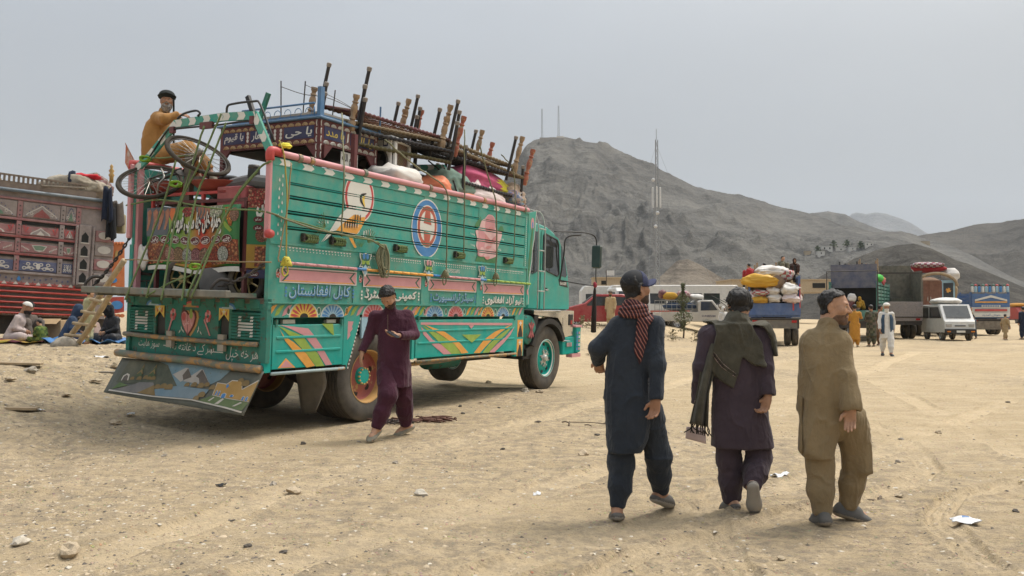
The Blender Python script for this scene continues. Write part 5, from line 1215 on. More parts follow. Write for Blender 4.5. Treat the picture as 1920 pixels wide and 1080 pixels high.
for (o,ux,W,m) in (((-.012,CYW-.06,0),(0,-1,0),CYW-.12,0),((.06,-.012,0),(1,0,0),CX-.12,1)):
 swirls(mb,o,ux,W,.015,.1,.055,m,int(W/.125));swirls(mb,np.array(o)+[0,0,.0],ux,W,.255,.3,.05,m,int(W/.12))
for z in np.linspace(-.25,.28,6):
 mb.tube([(-.012,.03+.012*cos(a),z+.04*sin(a)) for a in np.linspace(-1.4,1.4,6)],.009,4,m=1);mb.tube([(.03+.012*cos(a),-.012,z+.04*sin(a)) for a in np.linspace(1.8,4.4,6)],.009,4,m=1);mb.tube([(CX-.03+.012*cos(a),-.012,z+.04*sin(a)) for a in np.linspace(1.8,4.4,6)],.009,4,m=1)
obj('painted_swirls',mb,ocr,CN,smooth=True)
def plate(u0,u1,t,face,cm):
 mb = MB();o = (-.0125,CYW,0) if face == 'rear' else (0,-.0125,0);ux = (0,-1,0) if face == 'rear' else (1,0,0)
 mb.prism(rect(u0,.085,u1,.25),o,ux,UZ,.004,0);put_text(mb,t,(u0+.03,.10,u1-.03,.238),o,ux,UZ,.006,1,bold=.02,shear=.15)
 obj('name_panel',mb,[navyp,cm],CN)
gold = mat('gold_paint',(.50,.38,.08),.5)
plate(.06,.50,'یا قیوم','rear',whitep);plate(.60,1.0,'یا غفار','rear',whitep);plate(1.24,1.78,'یا حی','rear',whitep)
plate(.08,.50,'یا مدد','side',gold);plate(.60,1.1,'یا الله','side',gold)
mb = MB()
for u in (.55,1.07,1.18):
 for q in range(3):mb.prism(ell(u,.12+q*.05,.022,.026,8),(-.0125,CYW,0),(0,-1,0),UZ,.003)
mb.prism([(.53,.1),(.56,.12),(.565,.24),(.54,.22)],(0,-.0125,0),UX,UZ,.003)
obj('white_scrolls',mb,whitep,CN,kind='stuff')
blue_r = mat('blue_rail_paint',(.045,.16,.33),.45,dust=.25)
mb = MB().rod((.0,.1,CH+.22),(.0,1.45,CH+.22),.014,6).rod((.0,.1,CH+.17),(.0,.1,CH+.03),.01,6)
for k in range(7):mb.tube([(.0,.2+k*.19+.06*cos(a),CH+.11+.06*sin(a)) for a in np.linspace(0,4.7,10)],.006,4)
obj('roof_rail',mb,blue_r,CN,smooth=True)
obj('roof_post',MB().box((-.035,-.04,CH),(.035,.02,CH+.42)),blue_r,CN);obj('roof_post',MB().rod((CX+.03,-.02,CH-.05),(CX+.03,-.02,CH+.42),.014,6).rod((CX+.0,-.02,CH+.02),(CX+.03,-.02,CH+.22),.008,6),blue_r,CN)
for p_,q_ in (((.25,.95,.45),(.22,.95,.98)),((.3,.6,.45),(.28,.55,.95)),((.5,.25,.40),(.52,.22,.85))):obj('antenna_rod',MB().rod((p_[0],p_[1],CH),q_,.009,6),iron,CN)
obj('loose_wire',MB().tube(catmull([(.22,.95,.90),(.3,.6,.78),(.5,.25,.72),(1.2,.05,.55)],6),.005,4).tube(catmull([(.28,.55,.90),(.6,.2,.72),(1.1,.0,.5)],6),.004,4),iron,CN)
mb = MB().prism(rect(.45,-.22,.80,-.02),(0,.02,0),UX,UZ,.006,0);put_text(mb,'بسم الله',(.47,-.20,.78,-.04),(0,.02,0),UX,UZ,.008,1,bold=.03)
obj('hanging_sign',mb,[whitep,black],CN)
obj('canopy_shade_sheet',MB().box((.06,.06,-.02),(CX-.06,CYW-.06,.0)),dark_in,CN,label='dark sheet standing in for the shade under the canopy')  # near-black sheet painted as the shade inside the hollow canopy
# -- snack cart with its printed banner
CT = load('snack_cart','street snack cart with a printed food banner, tied upright in the open tail','snack cart',(.12,.3,.86))
bgm = bpy.data.materials.new('banner_print');bgm.use_nodes = True
def banner_mat(m):
 N = m.node_tree.nodes;L = m.node_tree.links;b = N['Principled BSDF'];tc = N.new('ShaderNodeTexCoord');sp = N.new('ShaderNodeSeparateXYZ');L.new(tc.outputs['Object'],sp.inputs[0])
 r = N.new('ShaderNodeValToRGB');e = r.color_ramp.elements;e[0].position = 0;e[0].color = (.02,.16,.03,1);e[1].position = 1;e[1].color = (.02,.13,.05,1)
 for p,c in ((.30,(.03,.25,.04,1)),(.48,(.28,.30,.03,1)),(.60,(.50,.03,.02,1)),(.72,(.30,.12,.02,1)),(.84,(.03,.22,.05,1))):q = e.new(p);q.color = c
 mr = N.new('ShaderNodeMapRange');mr.inputs['From Min'].default_value = 2.0;mr.inputs['From Max'].default_value = .2;L.new(sp.outputs['Y'],mr.inputs['Value']);L.new(mr.outputs[0],r.inputs[0]);L.new(r.outputs[0],b.inputs['Base Color']);b.inputs['Roughness'].default_value = .45
banner_mat(bgm)
# banner frame: u from its left edge (far side), v up; slightly slack sheet
def bpt(u,v,e=0.0):
 y = 1.96-u+.0;x = -.03+.02*sin(u*3.1)*v-.035*sin(v*3)-e-(.006 if e else 0);return np.array([x,y-.06*(1-v/.75)*(.5-u/1.7),.30+v+.02*sin(u*5)*(1-v)])
BU,BV = 1.72,.75
G = np.array([[bpt(u,v) for v in np.linspace(0,BV,9)] for u in np.linspace(0,BU,24)])
bn = obj('banner',MB().sheet(G,t=-.004),bgm,CT,smooth=True)
def bpoly(mb,poly,m,e):
 P = np.asarray(poly,float);Q = []
 for a,b in zip(P,np.roll(P,-1,0)):
  k = max(1,int(np.hypot(*(b-a))/.07));Q += [a+(b-a)*t_ for t_ in np.arange(k)/k]
 A = np.array([bpt(u,v,e) for u,v in Q]);bm = bmesh.new();f = bm.faces.new([bm.verts.new((q[0],q[1],0)) for q in Q]);bmesh.ops.triangulate(bm,faces=[f]);bm.verts.index_update();mb.add(A,[[v.index for v in g.verts] for g in bm.faces],m);bm.free()
def btext(mb,t,box,m,e,**k):
 V,Fs,_ = text2d(t,k.get('bold',.012),True,k.get('shear',0));u = box[0]+V[:,0]*(box[2]-box[0]);v = box[1]+V[:,1]*(box[3]-box[1]);mb.add(np.array([bpt(a,b,e) for a,b in zip(u,v)]),Fs,m)
zb = lambda pts:[((x-60)/1310*BU,(880-y)/785*BV) for x,y in pts]
nuts = speckle('print_peanuts',(.42,.10,.04),(.52,.22,.09),(.25,.06,.03),38);nuts2 = speckle('print_red_beans',(.33,.03,.03),(.45,.09,.06),(.5,.25,.15),45);corn = speckle('print_popcorn',(.55,.55,.42),(.35,.42,.28),(.62,.6,.5),42)
beans = [speckle('print_beans_%s' % n_,a,b,c,75) for n_,a,b,c in (('rust',(.30,.09,.05),(.36,.14,.08),(.22,.07,.04)),('pink',(.48,.24,.17),(.55,.33,.25),(.4,.2,.14)),('tan',(.34,.2,.09),(.42,.27,.13),(.25,.15,.07)),('grey',(.42,.42,.36),(.55,.55,.48),(.3,.3,.25)),('mauve',(.36,.12,.14),(.42,.2,.2),(.28,.1,.1)),('mixed',(.35,.18,.12),(.2,.1,.06),(.45,.3,.2)),('chilli',(.36,.05,.02),(.42,.09,.04),(.26,.03,.02)),('pale',(.5,.52,.45),(.6,.62,.56),(.38,.42,.34)))]
tuber = mat('print_tuber',(.36,.16,.10),.5,var=.25,vs=20);slate = mat('print_slate',(.10,.12,.14),.5);carrot = mat('print_carrot',(.62,.17,.05),.5);ovalm = mat('print_oval',(.10,.015,.02),.5);bwhite = mat('print_white',(.68,.67,.63),.5);bblack = mat('print_black',(.015,.012,.015),.5)
mb = MB();ms = [slate,tuber,carrot,nuts,nuts2,corn,bwhite,bblack,ovalm,limep,speckle('print_corn',(.62,.2,.03),(.66,.3,.05),(.5,.12,.02),60)]+beans
bpoly(mb,zb([(60,95),(480,95),(400,300),(360,470),(60,480)]),0,.003)
for x0,w in ((70,60),(150,70),(230,80),(320,70)):bpoly(mb,zb([(x0,150),(x0+w*.6,110),(x0+w,160),(x0+w*.7,300),(x0+w*.2,400),(x0-10,400),(x0+w*.2,280)]),1,.005)
bpoly(mb,zb([(395,110),(460,110),(465,210),(425,290),(390,200)]),2,.005);bpoly(mb,zb([(380,230),(440,300),(420,470),(390,400)]),9,.006)
bpoly(mb,zb([(560,150),(600,100),(770,98),(740,200),(620,230)]),4,.004);bpoly(mb,zb([(760,98),(980,98),(950,220),(800,280)]),0,.004)
for x0 in (790,840,890,930):bpoly(mb,zb([(x0,110),(x0+40,105),(x0+40,180),(x0+10,250),(x0-10,230),(x0+15,170)]),1,.006)
bpoly(mb,zb([(960,100),(1140,98),(1140,200),(1050,280),(970,230)]),5,.005);bpoly(mb,zb([(1170,130),(1250,120),(1285,250),(1270,370),(1240,370),(1190,260)]),10,.005)
bpoly(mb,[(a*1.0,b) for a,b in zb([(1300+60*cos(t_),225+90*sin(t_)) for t_ in np.linspace(0,2*pi,20,endpoint=False)])],7+5+4,.006);bpoly(mb,zb([(1140,270),(1180,300),(1280,420),(1250,450),(1180,380)]),9,.005)
bpoly(mb,zb([(60,560),(160,520),(380,600),(360,700),(280,850),(60,850)]),3,.003);bpoly(mb,zb([(1000,620),(1200,540),(1360,540),(1370,850),(1000,850)]),3,.003)
for k in range(8):
 c = 270+k*128-(10 if k > 4 else 0);P = [(c+72*cos(t_),725+100*sin(t_)) for t_ in np.linspace(0,2*pi,22,endpoint=False)];bpoly(mb,zb([(c+78*cos(t_),725+106*sin(t_)) for t_ in np.linspace(0,2*pi,22,endpoint=False)]),8,.0045+.0004*k);bpoly(mb,zb(P),11+k,.006+.0004*k)
for k,tx_ in enumerate(('پاپڑ','نمکو','چپس','مونگ','جلیبی','چنے','مکئی','چنے')):
 c = 185+k*147;bpoly(mb,zb([(c+66*cos(t_),530+52*sin(t_)) for t_ in np.linspace(0,2*pi,20,endpoint=False)]),6,.0102);bpoly(mb,zb([(c+62*cos(t_),530+48*sin(t_)) for t_ in np.linspace(0,2*pi,20,endpoint=False)]),8,.0112)
 (u0,v0),(u1,v1) = zb([(c-46,565),(c+46,500)]);btext(mb,tx_,(u0,v0,u1,v1),6,.0125,bold=.02)
(u0,v0),(u1,v1) = zb([(425,455),(1135,165)])
ttl = 'حمزه خان چنا مکئی فروش'.replace('ئ','ی')
btext(mb,ttl,(u0+.012,v0-.014,u1+.012,v1-.014),7,.011,bold=.055,shear=.25);btext(mb,ttl,(u0,v0,u1,v1),6,.0125,bold=.04,shear=.25)
bpoly(mb,zb([(1110+28*cos(t_),425+42*sin(t_)) for t_ in np.linspace(0,2*pi,14,endpoint=False)]),6,.006);bpoly(mb,zb([(1110+18*cos(t_),415+20*sin(t_)) for t_ in np.linspace(0,2*pi,10,endpoint=False)]),2,.007)
for k,m_ in enumerate((2,9,2)):bpoly(mb,zb([(360,850+k*6),(700,830+k*10),(1000,860),(700,845+k*10)]),m_,.004+.001*k)
bpoly(mb,zb([(55,868),(1000,895),(1372,880),(1375,945),(1000,955),(50,925)]),6,.008)
obj('banner_print',mb,ms,bn)
# narrow banner on the cart's near end
mb = MB();EO = (-.01,.195,.30);EU = (.35,-.55,0);eu = np.array(EU)/np.linalg.norm(EU);W_ = .44;H_ = .95
pl = lambda p,m,e:mb.prism(p,np.array(EO)+np.cross(eu,UZ)*e,eu,UZ,.001,m)
pl(rect(0,0,W_,H_),0,0);pl(rect(0,.72,W_,H_),1,.002);pl(rect(0,.0,W_,.28),2,.002);pl(ell(.17,.39,.07,.08,16),6,.004);pl(ell(.27,.38,.07,.08,16),8,.005)
put_text(mb,'فروش',(.10,.60,.40,.86),EO,eu,UZ,.006,4,bold=.06,shear=.2)
for q,(u,v) in enumerate(((.13,.60),(.30,.59),(.13,.50),(.30,.49))):pl(ell(u,v-.02,.06,.038,14),5,.007);put_text(mb,'چنے' if q % 2 else 'نمکو',(u-.035,v-.04,u+.035,v),EO,eu,UZ,.010,4)
pl(rect(.10,.02,.42,.26),3,.004)
for u in (.05,.25):pl(rect(u-.04,-.12,u+.16,-.02),9,.002);pl(ell(u+.05,-.07,.06,.035,12),5,.004);put_text(mb,'نمک',(u+.01,-.09,u+.09,-.05),EO,eu,UZ,.007,4)
obj('side_banner',mb,[mat('print_deep_green',(.02,.15,.06),.45),nuts2,mat('print_amber',(.35,.2,.03),.5),nuts,bwhite,ovalm]+[beans[0],beans[1],beans[2]]+[navyp],CT)
mb = MB()
for y in (.25,1.85):mb.box((-.0,y-.02,-.02),(.05,y+.02,1.15));mb.box((.5,y-.02,-.02),(.55,y+.02,1.15))
mb.box((0,.2,1.10),(.55,1.9,1.14)).box((0,.2,.26),(.55,1.9,.30));obj('cart_frame',mb,maroonp,CT)
obj('cart_body',MB().box((.03,.25,.3),(.9,1.9,1.02)),dark_in,CT)
for (y,x,r) in ((1.32,.02,.27),(.30,.12,.26)):
 w = obj('cart_wheel',MB().lathe([(r-.075,-.03),(r-.03,-.045),(r,-.03),(r+.005,0),(r,.03),(r-.03,.045),(r-.075,.03)],(x,y,.02+.13),(1,.25,0),30,cap=False),rubber,CT,smooth=True)
 mb = MB().lathe([(r-.085,-.02),(r-.07,0),(r-.085,.02),(r-.1,0)],(x,y,.15),(1,.25,0),30,cap=False,m=0).lathe([(.0,-.05),(.05,-.04),(.05,.04),(0,.05)],(x,y,.15),(1,.25,0),12)
 for k in range(7):a = k*2*pi/7;mb.rod((x,y,.15),(x-.25*cos(a)*(r-.09)*.97,y+cos(a)*(r-.09)*.97,.15+sin(a)*(r-.09)),.011,5,m=0)
 obj('wheel_rim',mb,[mat('dull_yellow_rim',(.33,.26,.09),.5,dust=.4)],w)
obj('dust_sheet',MB().blob((.03,.78,.12),(.10,.25,.24),3,3,.15),cloth('grey_cover',(.13,.125,.12)),CT,smooth=True)
obj('white_rag',MB().blob((-.06,2.02,.42),(.04,.1,.14),5,3,.5),wsk,CT,smooth=True)
obj('wire_rack',MB().rod((.0,1.9,.35),(.0,2.2,.32),.008,5).rod((.0,1.9,.12),(.0,2.3,.10),.01,5).rod((0,2.0,.12),(-.02,2.0,.0),.006,5).rod((.02,1.95,.2),(.02,2.3,.22),.02,5),iron,CT)
# red pans, box, post and bar on the cart
def pan(p,R,h,label):
 t = load('red_pan',label,'pan',p,'red pans on the snack cart')
 obj('bowl',MB().lathe([(R*.55,0),(R*.62,.005),(R*.80,h*.45),(R,h),(R+.012,h+.012),(R-.005,h+.01),(R*.78,h*.5),(R*.5,.03),(0,.03)],(0,0,0),(0,0,1),36),mat('red_enamel',(.27,.035,.03),.4,dust=.3,wear=(.15,.05,.04),wamt=.4),t,smooth=True)
 return t
pan((.40,2.30,2.12),.27,.15,'deep red metal pan left of the dark post');pan((.48,1.28,2.10),.44,.13,'wide red metal pan right of the dark post')
o = obj('red_box',MB().box((0,0,0),(.35,.50,.27),bev=.008).rod((-.012,.1,.2),(-.012,.1,.1),.006,5),mat('red_sheet_metal',(.30,.035,.055),.45,dust=.3,wear=(.2,.06,.05),wamt=.3));o.location = tw((.13,.56,1.88));o.rotation_euler = tq();tag(o,'flat red metal box on the end of the snack cart','box')
o = obj('dark_post',MB().box((0,0,0),(.07,.11,.70)),mat('brown_post',(.055,.045,.038),.6,dust=.4));o.location = tw((.14,1.58,1.90));o.rotation_euler = tq();tag(o,'dark brown upright post between the two red pans','post')
o = obj('red_bar',MB().box((0,0,0),(.05,1.7,.035)).box((.0,.4,-.2),(.04,.44,0)).box((0,1.35,-.2),(.04,1.39,0)),redp);o.location = tw((.13,.9,2.07));o.rotation_euler = tq();tag(o,'thin red metal bar across the cart under the pans','bar')
o = obj('cardboard_sheet',MB().sheet(np.array([[(u*.45+.1*sin(v*4),v*.7,.12*sin(u*3+v*5)+.06*u) for v in np.linspace(0,1,12)] for u in np.linspace(0,1,10)]),t=.006),mat('tan_paper',(.48,.34,.20),.8,bump=.2));o.location = tw((.55,.42,2.20));o.rotation_euler = tq(0,0,.2);tag(o,'crumpled tan paper sheet on top of the cart','paper')
t = load('black_jar','black jar with white spots beside the tan paper','jar',(.30,.62,2.22));obj('jar_body',MB().lathe([(.06,0),(.075,.04),(.07,.16),(.06,.18),(.05,.185),(0,.185)],(0,0,0),(0,0,1),16),black,t,smooth=True);obj('jar_lid',MB().lathe([(.07,.15),(.073,.17),(.065,.2),(0,.2)],(0,0,0),(0,0,1),16),iron,t,smooth=True)
o = obj('grey_mat_roll',MB().tube(catmull([(0,0,0),(0.02,.5,.05),(0,1.1,-.05)],6),.09,10),cloth('grey_mat',(.12,.12,.12)));o.location = tw((.3,.22,2.17));o.rotation_euler = tq();tag(o,'rolled grey mat lying across the cart top','mat')
# patched fringe cloth on the far rail
G = np.array([[(.1*u,0+.42*u,.36*u-.25*(1-v)*.9+.02*sin(v*9)) for v in np.linspace(0,1,8)] for u in np.linspace(0,1,14)])
mb = MB().sheet(G,t=.01)
for k in range(26):u = k/25;mb.rod((.1*u,.42*u,.36*u),(.1*u-.01,.42*u+.012,.36*u+.045),.006,4)
o = obj('fringed_cloth',mb,cloth('orange_patch_cloth',(.42,.14,.07),col2=(.45,.42,.38),c2amt=.8,c2s=7));o.location = tw((.1,2.52,2.42));o.rotation_euler = tq();tag(o,'orange and white cloth with a spiky fringe over the far rail','cloth')
# -- bicycle thrown on top
BK = thing('bicycle','old black bicycle lying tilted on top of the snack cart','bicycle',tw((.1,2.0,2.4)),rot=(0,0,0));bko = tw((.1,2.0,2.4))
def bwheel(c,n,R):
 n = np.asarray(n,float);n /= np.linalg.norm(n);c = np.asarray(c)-bko
 w = obj('bicycle_wheel',MB().lathe([(.02,-.045),(.022,.045)],c,n,10),steel,BK)
 a,b,d = frame(n);th = np.linspace(0,2*pi,48,endpoint=False)
 ring = lambda r:[c+r*(a*cos(t_)+b*sin(t_)) for t_ in th]
 obj('tyre',MB().tube(ring(R),.027,8,closed=True),mat('black_bike_tyre',(.022,.021,.02),.9,dust=.2,spec=.1),w,smooth=True);obj('rim',MB().tube(ring(R-.034),.010,6,closed=True),iron,w,smooth=True)
 for k in range(28):
  t_ = k*2*pi/28;s = 1 if k % 2 else -1;t2 = t_+s*.7
  obj('spoke',MB().rod(c+n*.03*s+.02*(a*cos(t2)+b*sin(t2)),c+(R-.035)*(a*cos(t_)+b*sin(t_)),.0028,3),steel,w)
 return w
cA = tw(tl(281,341,0,-.02));cB = tw(tl(372,292,0,.12))
R_ = .36
bwheel(cA,(.12,-.62,.78),.375);bwheel(cB,(.53,-.40,.75),.39)
mb = MB();A_ = cA-bko;B_ = cB-bko
mid = (A_+B_)/2+np.array([.05,.12,-.02])
mb.tube([A_+[0,.05,0],mid,B_+[0,.05,.02]],.016,8).rod(A_+[.0,-.03,.03],mid+[0,0,.05],.012,6).rod(B_+[.02,-.04,.0],mid+[.05,0,-.1],.012,6).rod(mid,mid+[.3,.1,-.18],.016,8).rod(mid+[.3,.1,-.18],B_+[.1,.1,-.05],.014,6)
obj('bicycle_frame',mb,black,BK)
obj('crank',MB().lathe([(.09,-.005),(.09,.005)],mid+[.05,-.05,-.02],(.3,-.5,.8),20).rod(mid,mid+[.12,-.1,-.1],.012,6),iron,BK)
obj('saddle',MB().blob(B_+[.38,.02,-.28],(.14,.07,.04),2,3,.1),black,BK,smooth=True)
obj('handlebar',MB().tube(catmull([A_+[.12,.05,.18],A_+[.2,-.05,.05],A_+[.14,-.08,-.06],A_+[.1,0,-.25]],6),.012,6),steel,BK,smooth=True)
obj('lamp',MB().lathe([(.02,0),(.035,.05),(.035,.12),(.0,.13)],B_+[0,-.05,-.02],(.6,-.5,.6),12),steel,BK,smooth=True)
# -- lashings
def rope(pts,r,m,label,n=6,name='rope',sag=0):
 P = catmull(np.array([tw(tl(x,y,ax,v)) for x,y,ax,v in pts]),n);j = .006*fbm(P3(np.arange(len(P))*.9,r*100,3),2)
 o = obj(name,MB().tube(P+np.stack([j,0*j,j],1),r,6),m,smooth=True);tag(o,label,'rope','ropes lashing the load');return o
XB = -.50
bn_ = rope_g
rope([(383,236,0,.0),(366,290,0,-.06),(347,350,0,-.12),(312,450,0,-.28),(277,548,0,XB),(277,556,0,XB+.02)],.012,bn_,'green rope from the middle of the arch down to the tailgate, second from the left')
rope([(330,300,0,-.1),(302,395,0,-.2),(240,548,0,XB),(239,556,0,XB)],.012,bn_,'leftmost green rope tied round the tailgate')
rope([(415,213,0,.0),(375,305,0,-.1),(335,392,0,-.2),(305,548,0,XB),(304,556,0,XB)],.012,bn_,'green rope from the arch crown crossing the bicycle wheel')
rope([(424,230,0,.0),(392,310,0,-.1),(362,392,0,-.2),(343,548,0,XB),(342,558,0,XB)],.012,bn_,'green rope crossing the banner title to the tailgate')
rope([(508,302,0,-.06),(485,317,0,-.06),(432,385,0,-.12),(366,540,0,XB),(360,556,0,XB)],.012,bn_,'green rope from the pink corner post down over the banner')
rope([(485,318,0,-.07),(440,375,0,-.12),(390,470,0,-.3),(357,540,0,XB),(352,557,0,XB)],.012,bn_,'second strand beside the rope from the pink corner post')
rope([(278,553,0,XB-.02),(320,530,0,-.42),(355,518,0,-.42),(362,505,0,-.4)],.011,bn_,'short slanting green rope between the cart wheel and the tailgate')
rope([(237,385,0,-.02),(300,375,0,-.12),(400,391,0,-.12),(495,398,0,-.05),(640,440,1,-.09),(700,452,1,-.10),(720,462,1,-.10)],.011,rope_g,'green rope run along the planks from the tail to the coil')
rope([(500,397,1,-.07),(600,432,1,-.09),(690,448,1,-.10),(722,468,1,-.10)],.012,rope_o,'olive rope run along the planks beside the green one')
rope([(235,487,0,-.1),(380,490,0,-.15),(508,492,0,-.06)],.010,mat('tan_rope',(.30,.22,.12),.9),'tan rope stretched across the foot of the banner')
rope([(285,297,0,.0),(330,294,0,.0),(380,288,0,.1)],.010,rope_g,'green rope across the bicycle from the far elbow')
for k,(cx_,cy_) in enumerate(((330,345),(272,298),(366,500))):
 mb = MB();c = tw(tl(cx_,cy_,0,(-.14,-.02,-.40)[k]))
 for q in range(7):
  a = q*1.3+k;d = np.array([cos(a),.4*sin(a*2),.5*sin(a)]);e = np.array([-sin(a),.5,.6*cos(a)]);mb.tube([c+.07*d*cos(t_)+.045*e*sin(t_) for t_ in np.linspace(0,2*pi,14)],.010,5)
 o = obj('rope_knot',mb,mat('bright_green_rope',(.20,.36,.04),.85,var=.2),smooth=True);tag(o,('bright green knotted rope between the red pans','bright green knotted rope on the far red elbow','bright green knotted rope at the cart wheel')[k],'rope','ropes lashing the load')
S_ = -.06
rope([(722,262,1,.05),(780,312,1,.0),(836,356,1,S_),(838,420,1,S_),(837,500,1,S_),(833,515,1,S_)],.012,rope_o,'olive rope from the air cooler over the rail to a knot by the oval emblem')
rope([(871,243,1,.02),(871,362,1,S_),(869,478,1,S_)],.011,rope_o,'olive rope hanging straight down right of the oval emblem')
rope([(898,268,1,.02),(918,340,1,.0),(930,385,1,S_),(931,480,1,S_),(928,520,1,S_)],.013,rope_o,'thick olive rope hanging over the rose painting')
rope([(940,290,1,.1),(962,320,1,.05),(966,400,1,S_),(963,488,1,S_)],.010,rope_o,'olive rope hanging over the front planks')
rope([(641,212,1,.4),(645,315,1,S_),(642,395,1,S_),(640,445,1,S_)],.010,rope_o,'thin olive rope crossing the canopy and the bird painting')
rope([(523,263,1,.0),(532,290,1,S_),(538,370,1,S_),(536,488,1,S_)],.009,mat('gold_rope',(.38,.30,.07),.85),'gold rope hanging beside the near corner post')
rope([(546,305,1,S_),(540,380,1,S_),(524,470,1,S_),(522,492,1,S_)],.008,mat('tan_rope',(.30,.22,.12),.9),'tan rope hanging beside the near corner post')
for k,(cx_,cy_) in enumerate(((835,513),(930,517),(537,490))):
 mb = MB();c = tw(tl(cx_,cy_,1,-.09));ex = TRM[:,0];ez = TRM[:,2];ey = TRM[:,1]
 for q in range(6):a = q*1.1;mb.tube([c+.06*(ex*cos(t_+a)+.8*ez*sin(t_))+ey*.03*sin(2*t_+a) for t_ in np.linspace(0,2*pi,14)],.011,5)
 mb.tube(catmull([c,c+ez*-.10-ex*.06,c-ez*.17-ex*.03,c-ez*.12+ex*.03,c],5),.010,5)
 o = obj('rope_knot',mb,rope_o if k < 2 else rope_y,smooth=True);tag(o,('olive knot with a loop left of the last pink cartouche','olive knot with a loop below the rose painting','yellow knot at the start of the striped rod')[k],'rope','ropes lashing the load')
mb = MB();rg = np.random.default_rng(4)
for q in range(13):
 top = np.array(tl(718,458,1,-.08))+[rg.normal()*.02,rg.normal()*.012,0];w_ = rg.uniform(.04,.13);h_ = rg.uniform(.28,.42)
 P = [top,top+[w_*.7,-.02,-h_*.4],top+[w_*.5,-.03,-h_],top+[-w_*.2,-.02,-h_*1.02],top+[-w_*.8,.0,-h_*.5],top]
 mb.tube([tw(p) for p in catmull(P,6)],.011,5)
o = obj('rope_coil',mb,rope_o,smooth=True);tag(o,'hanging coil of olive rope on the planks below the bird painting','rope','ropes lashing the load')
mb = MB()
for cx0,cy0 in ((610,425),(690,455)):
 for q in range(9):a = RAD(70+q*14+(40 if cx0 < 650 else -60));p = np.array(tl(cx0,cy0,1,-.05));mb.rod(tw(p),tw(p+[.18*cos(a),-.02,.18*sin(a)]),.004,4)
o = obj('grass_wisps',mb,mat('dry_green_wisp',(.12,.18,.07),.9));tag(o,'wisps of green fibre stuck under the rope by the bird','fibre')
o = obj('yellow_rag',MB().blob((0,0,0),(.10,.03,.03),4,3,.5),mat('yellow_rag_cloth',(.62,.55,.05),.8),smooth=True);o.location = tw((.2,.0,2.60));o.rotation_euler = tq(0,-.1,0);tag(o,'yellow rag tied on the pink rail near the corner','rag')
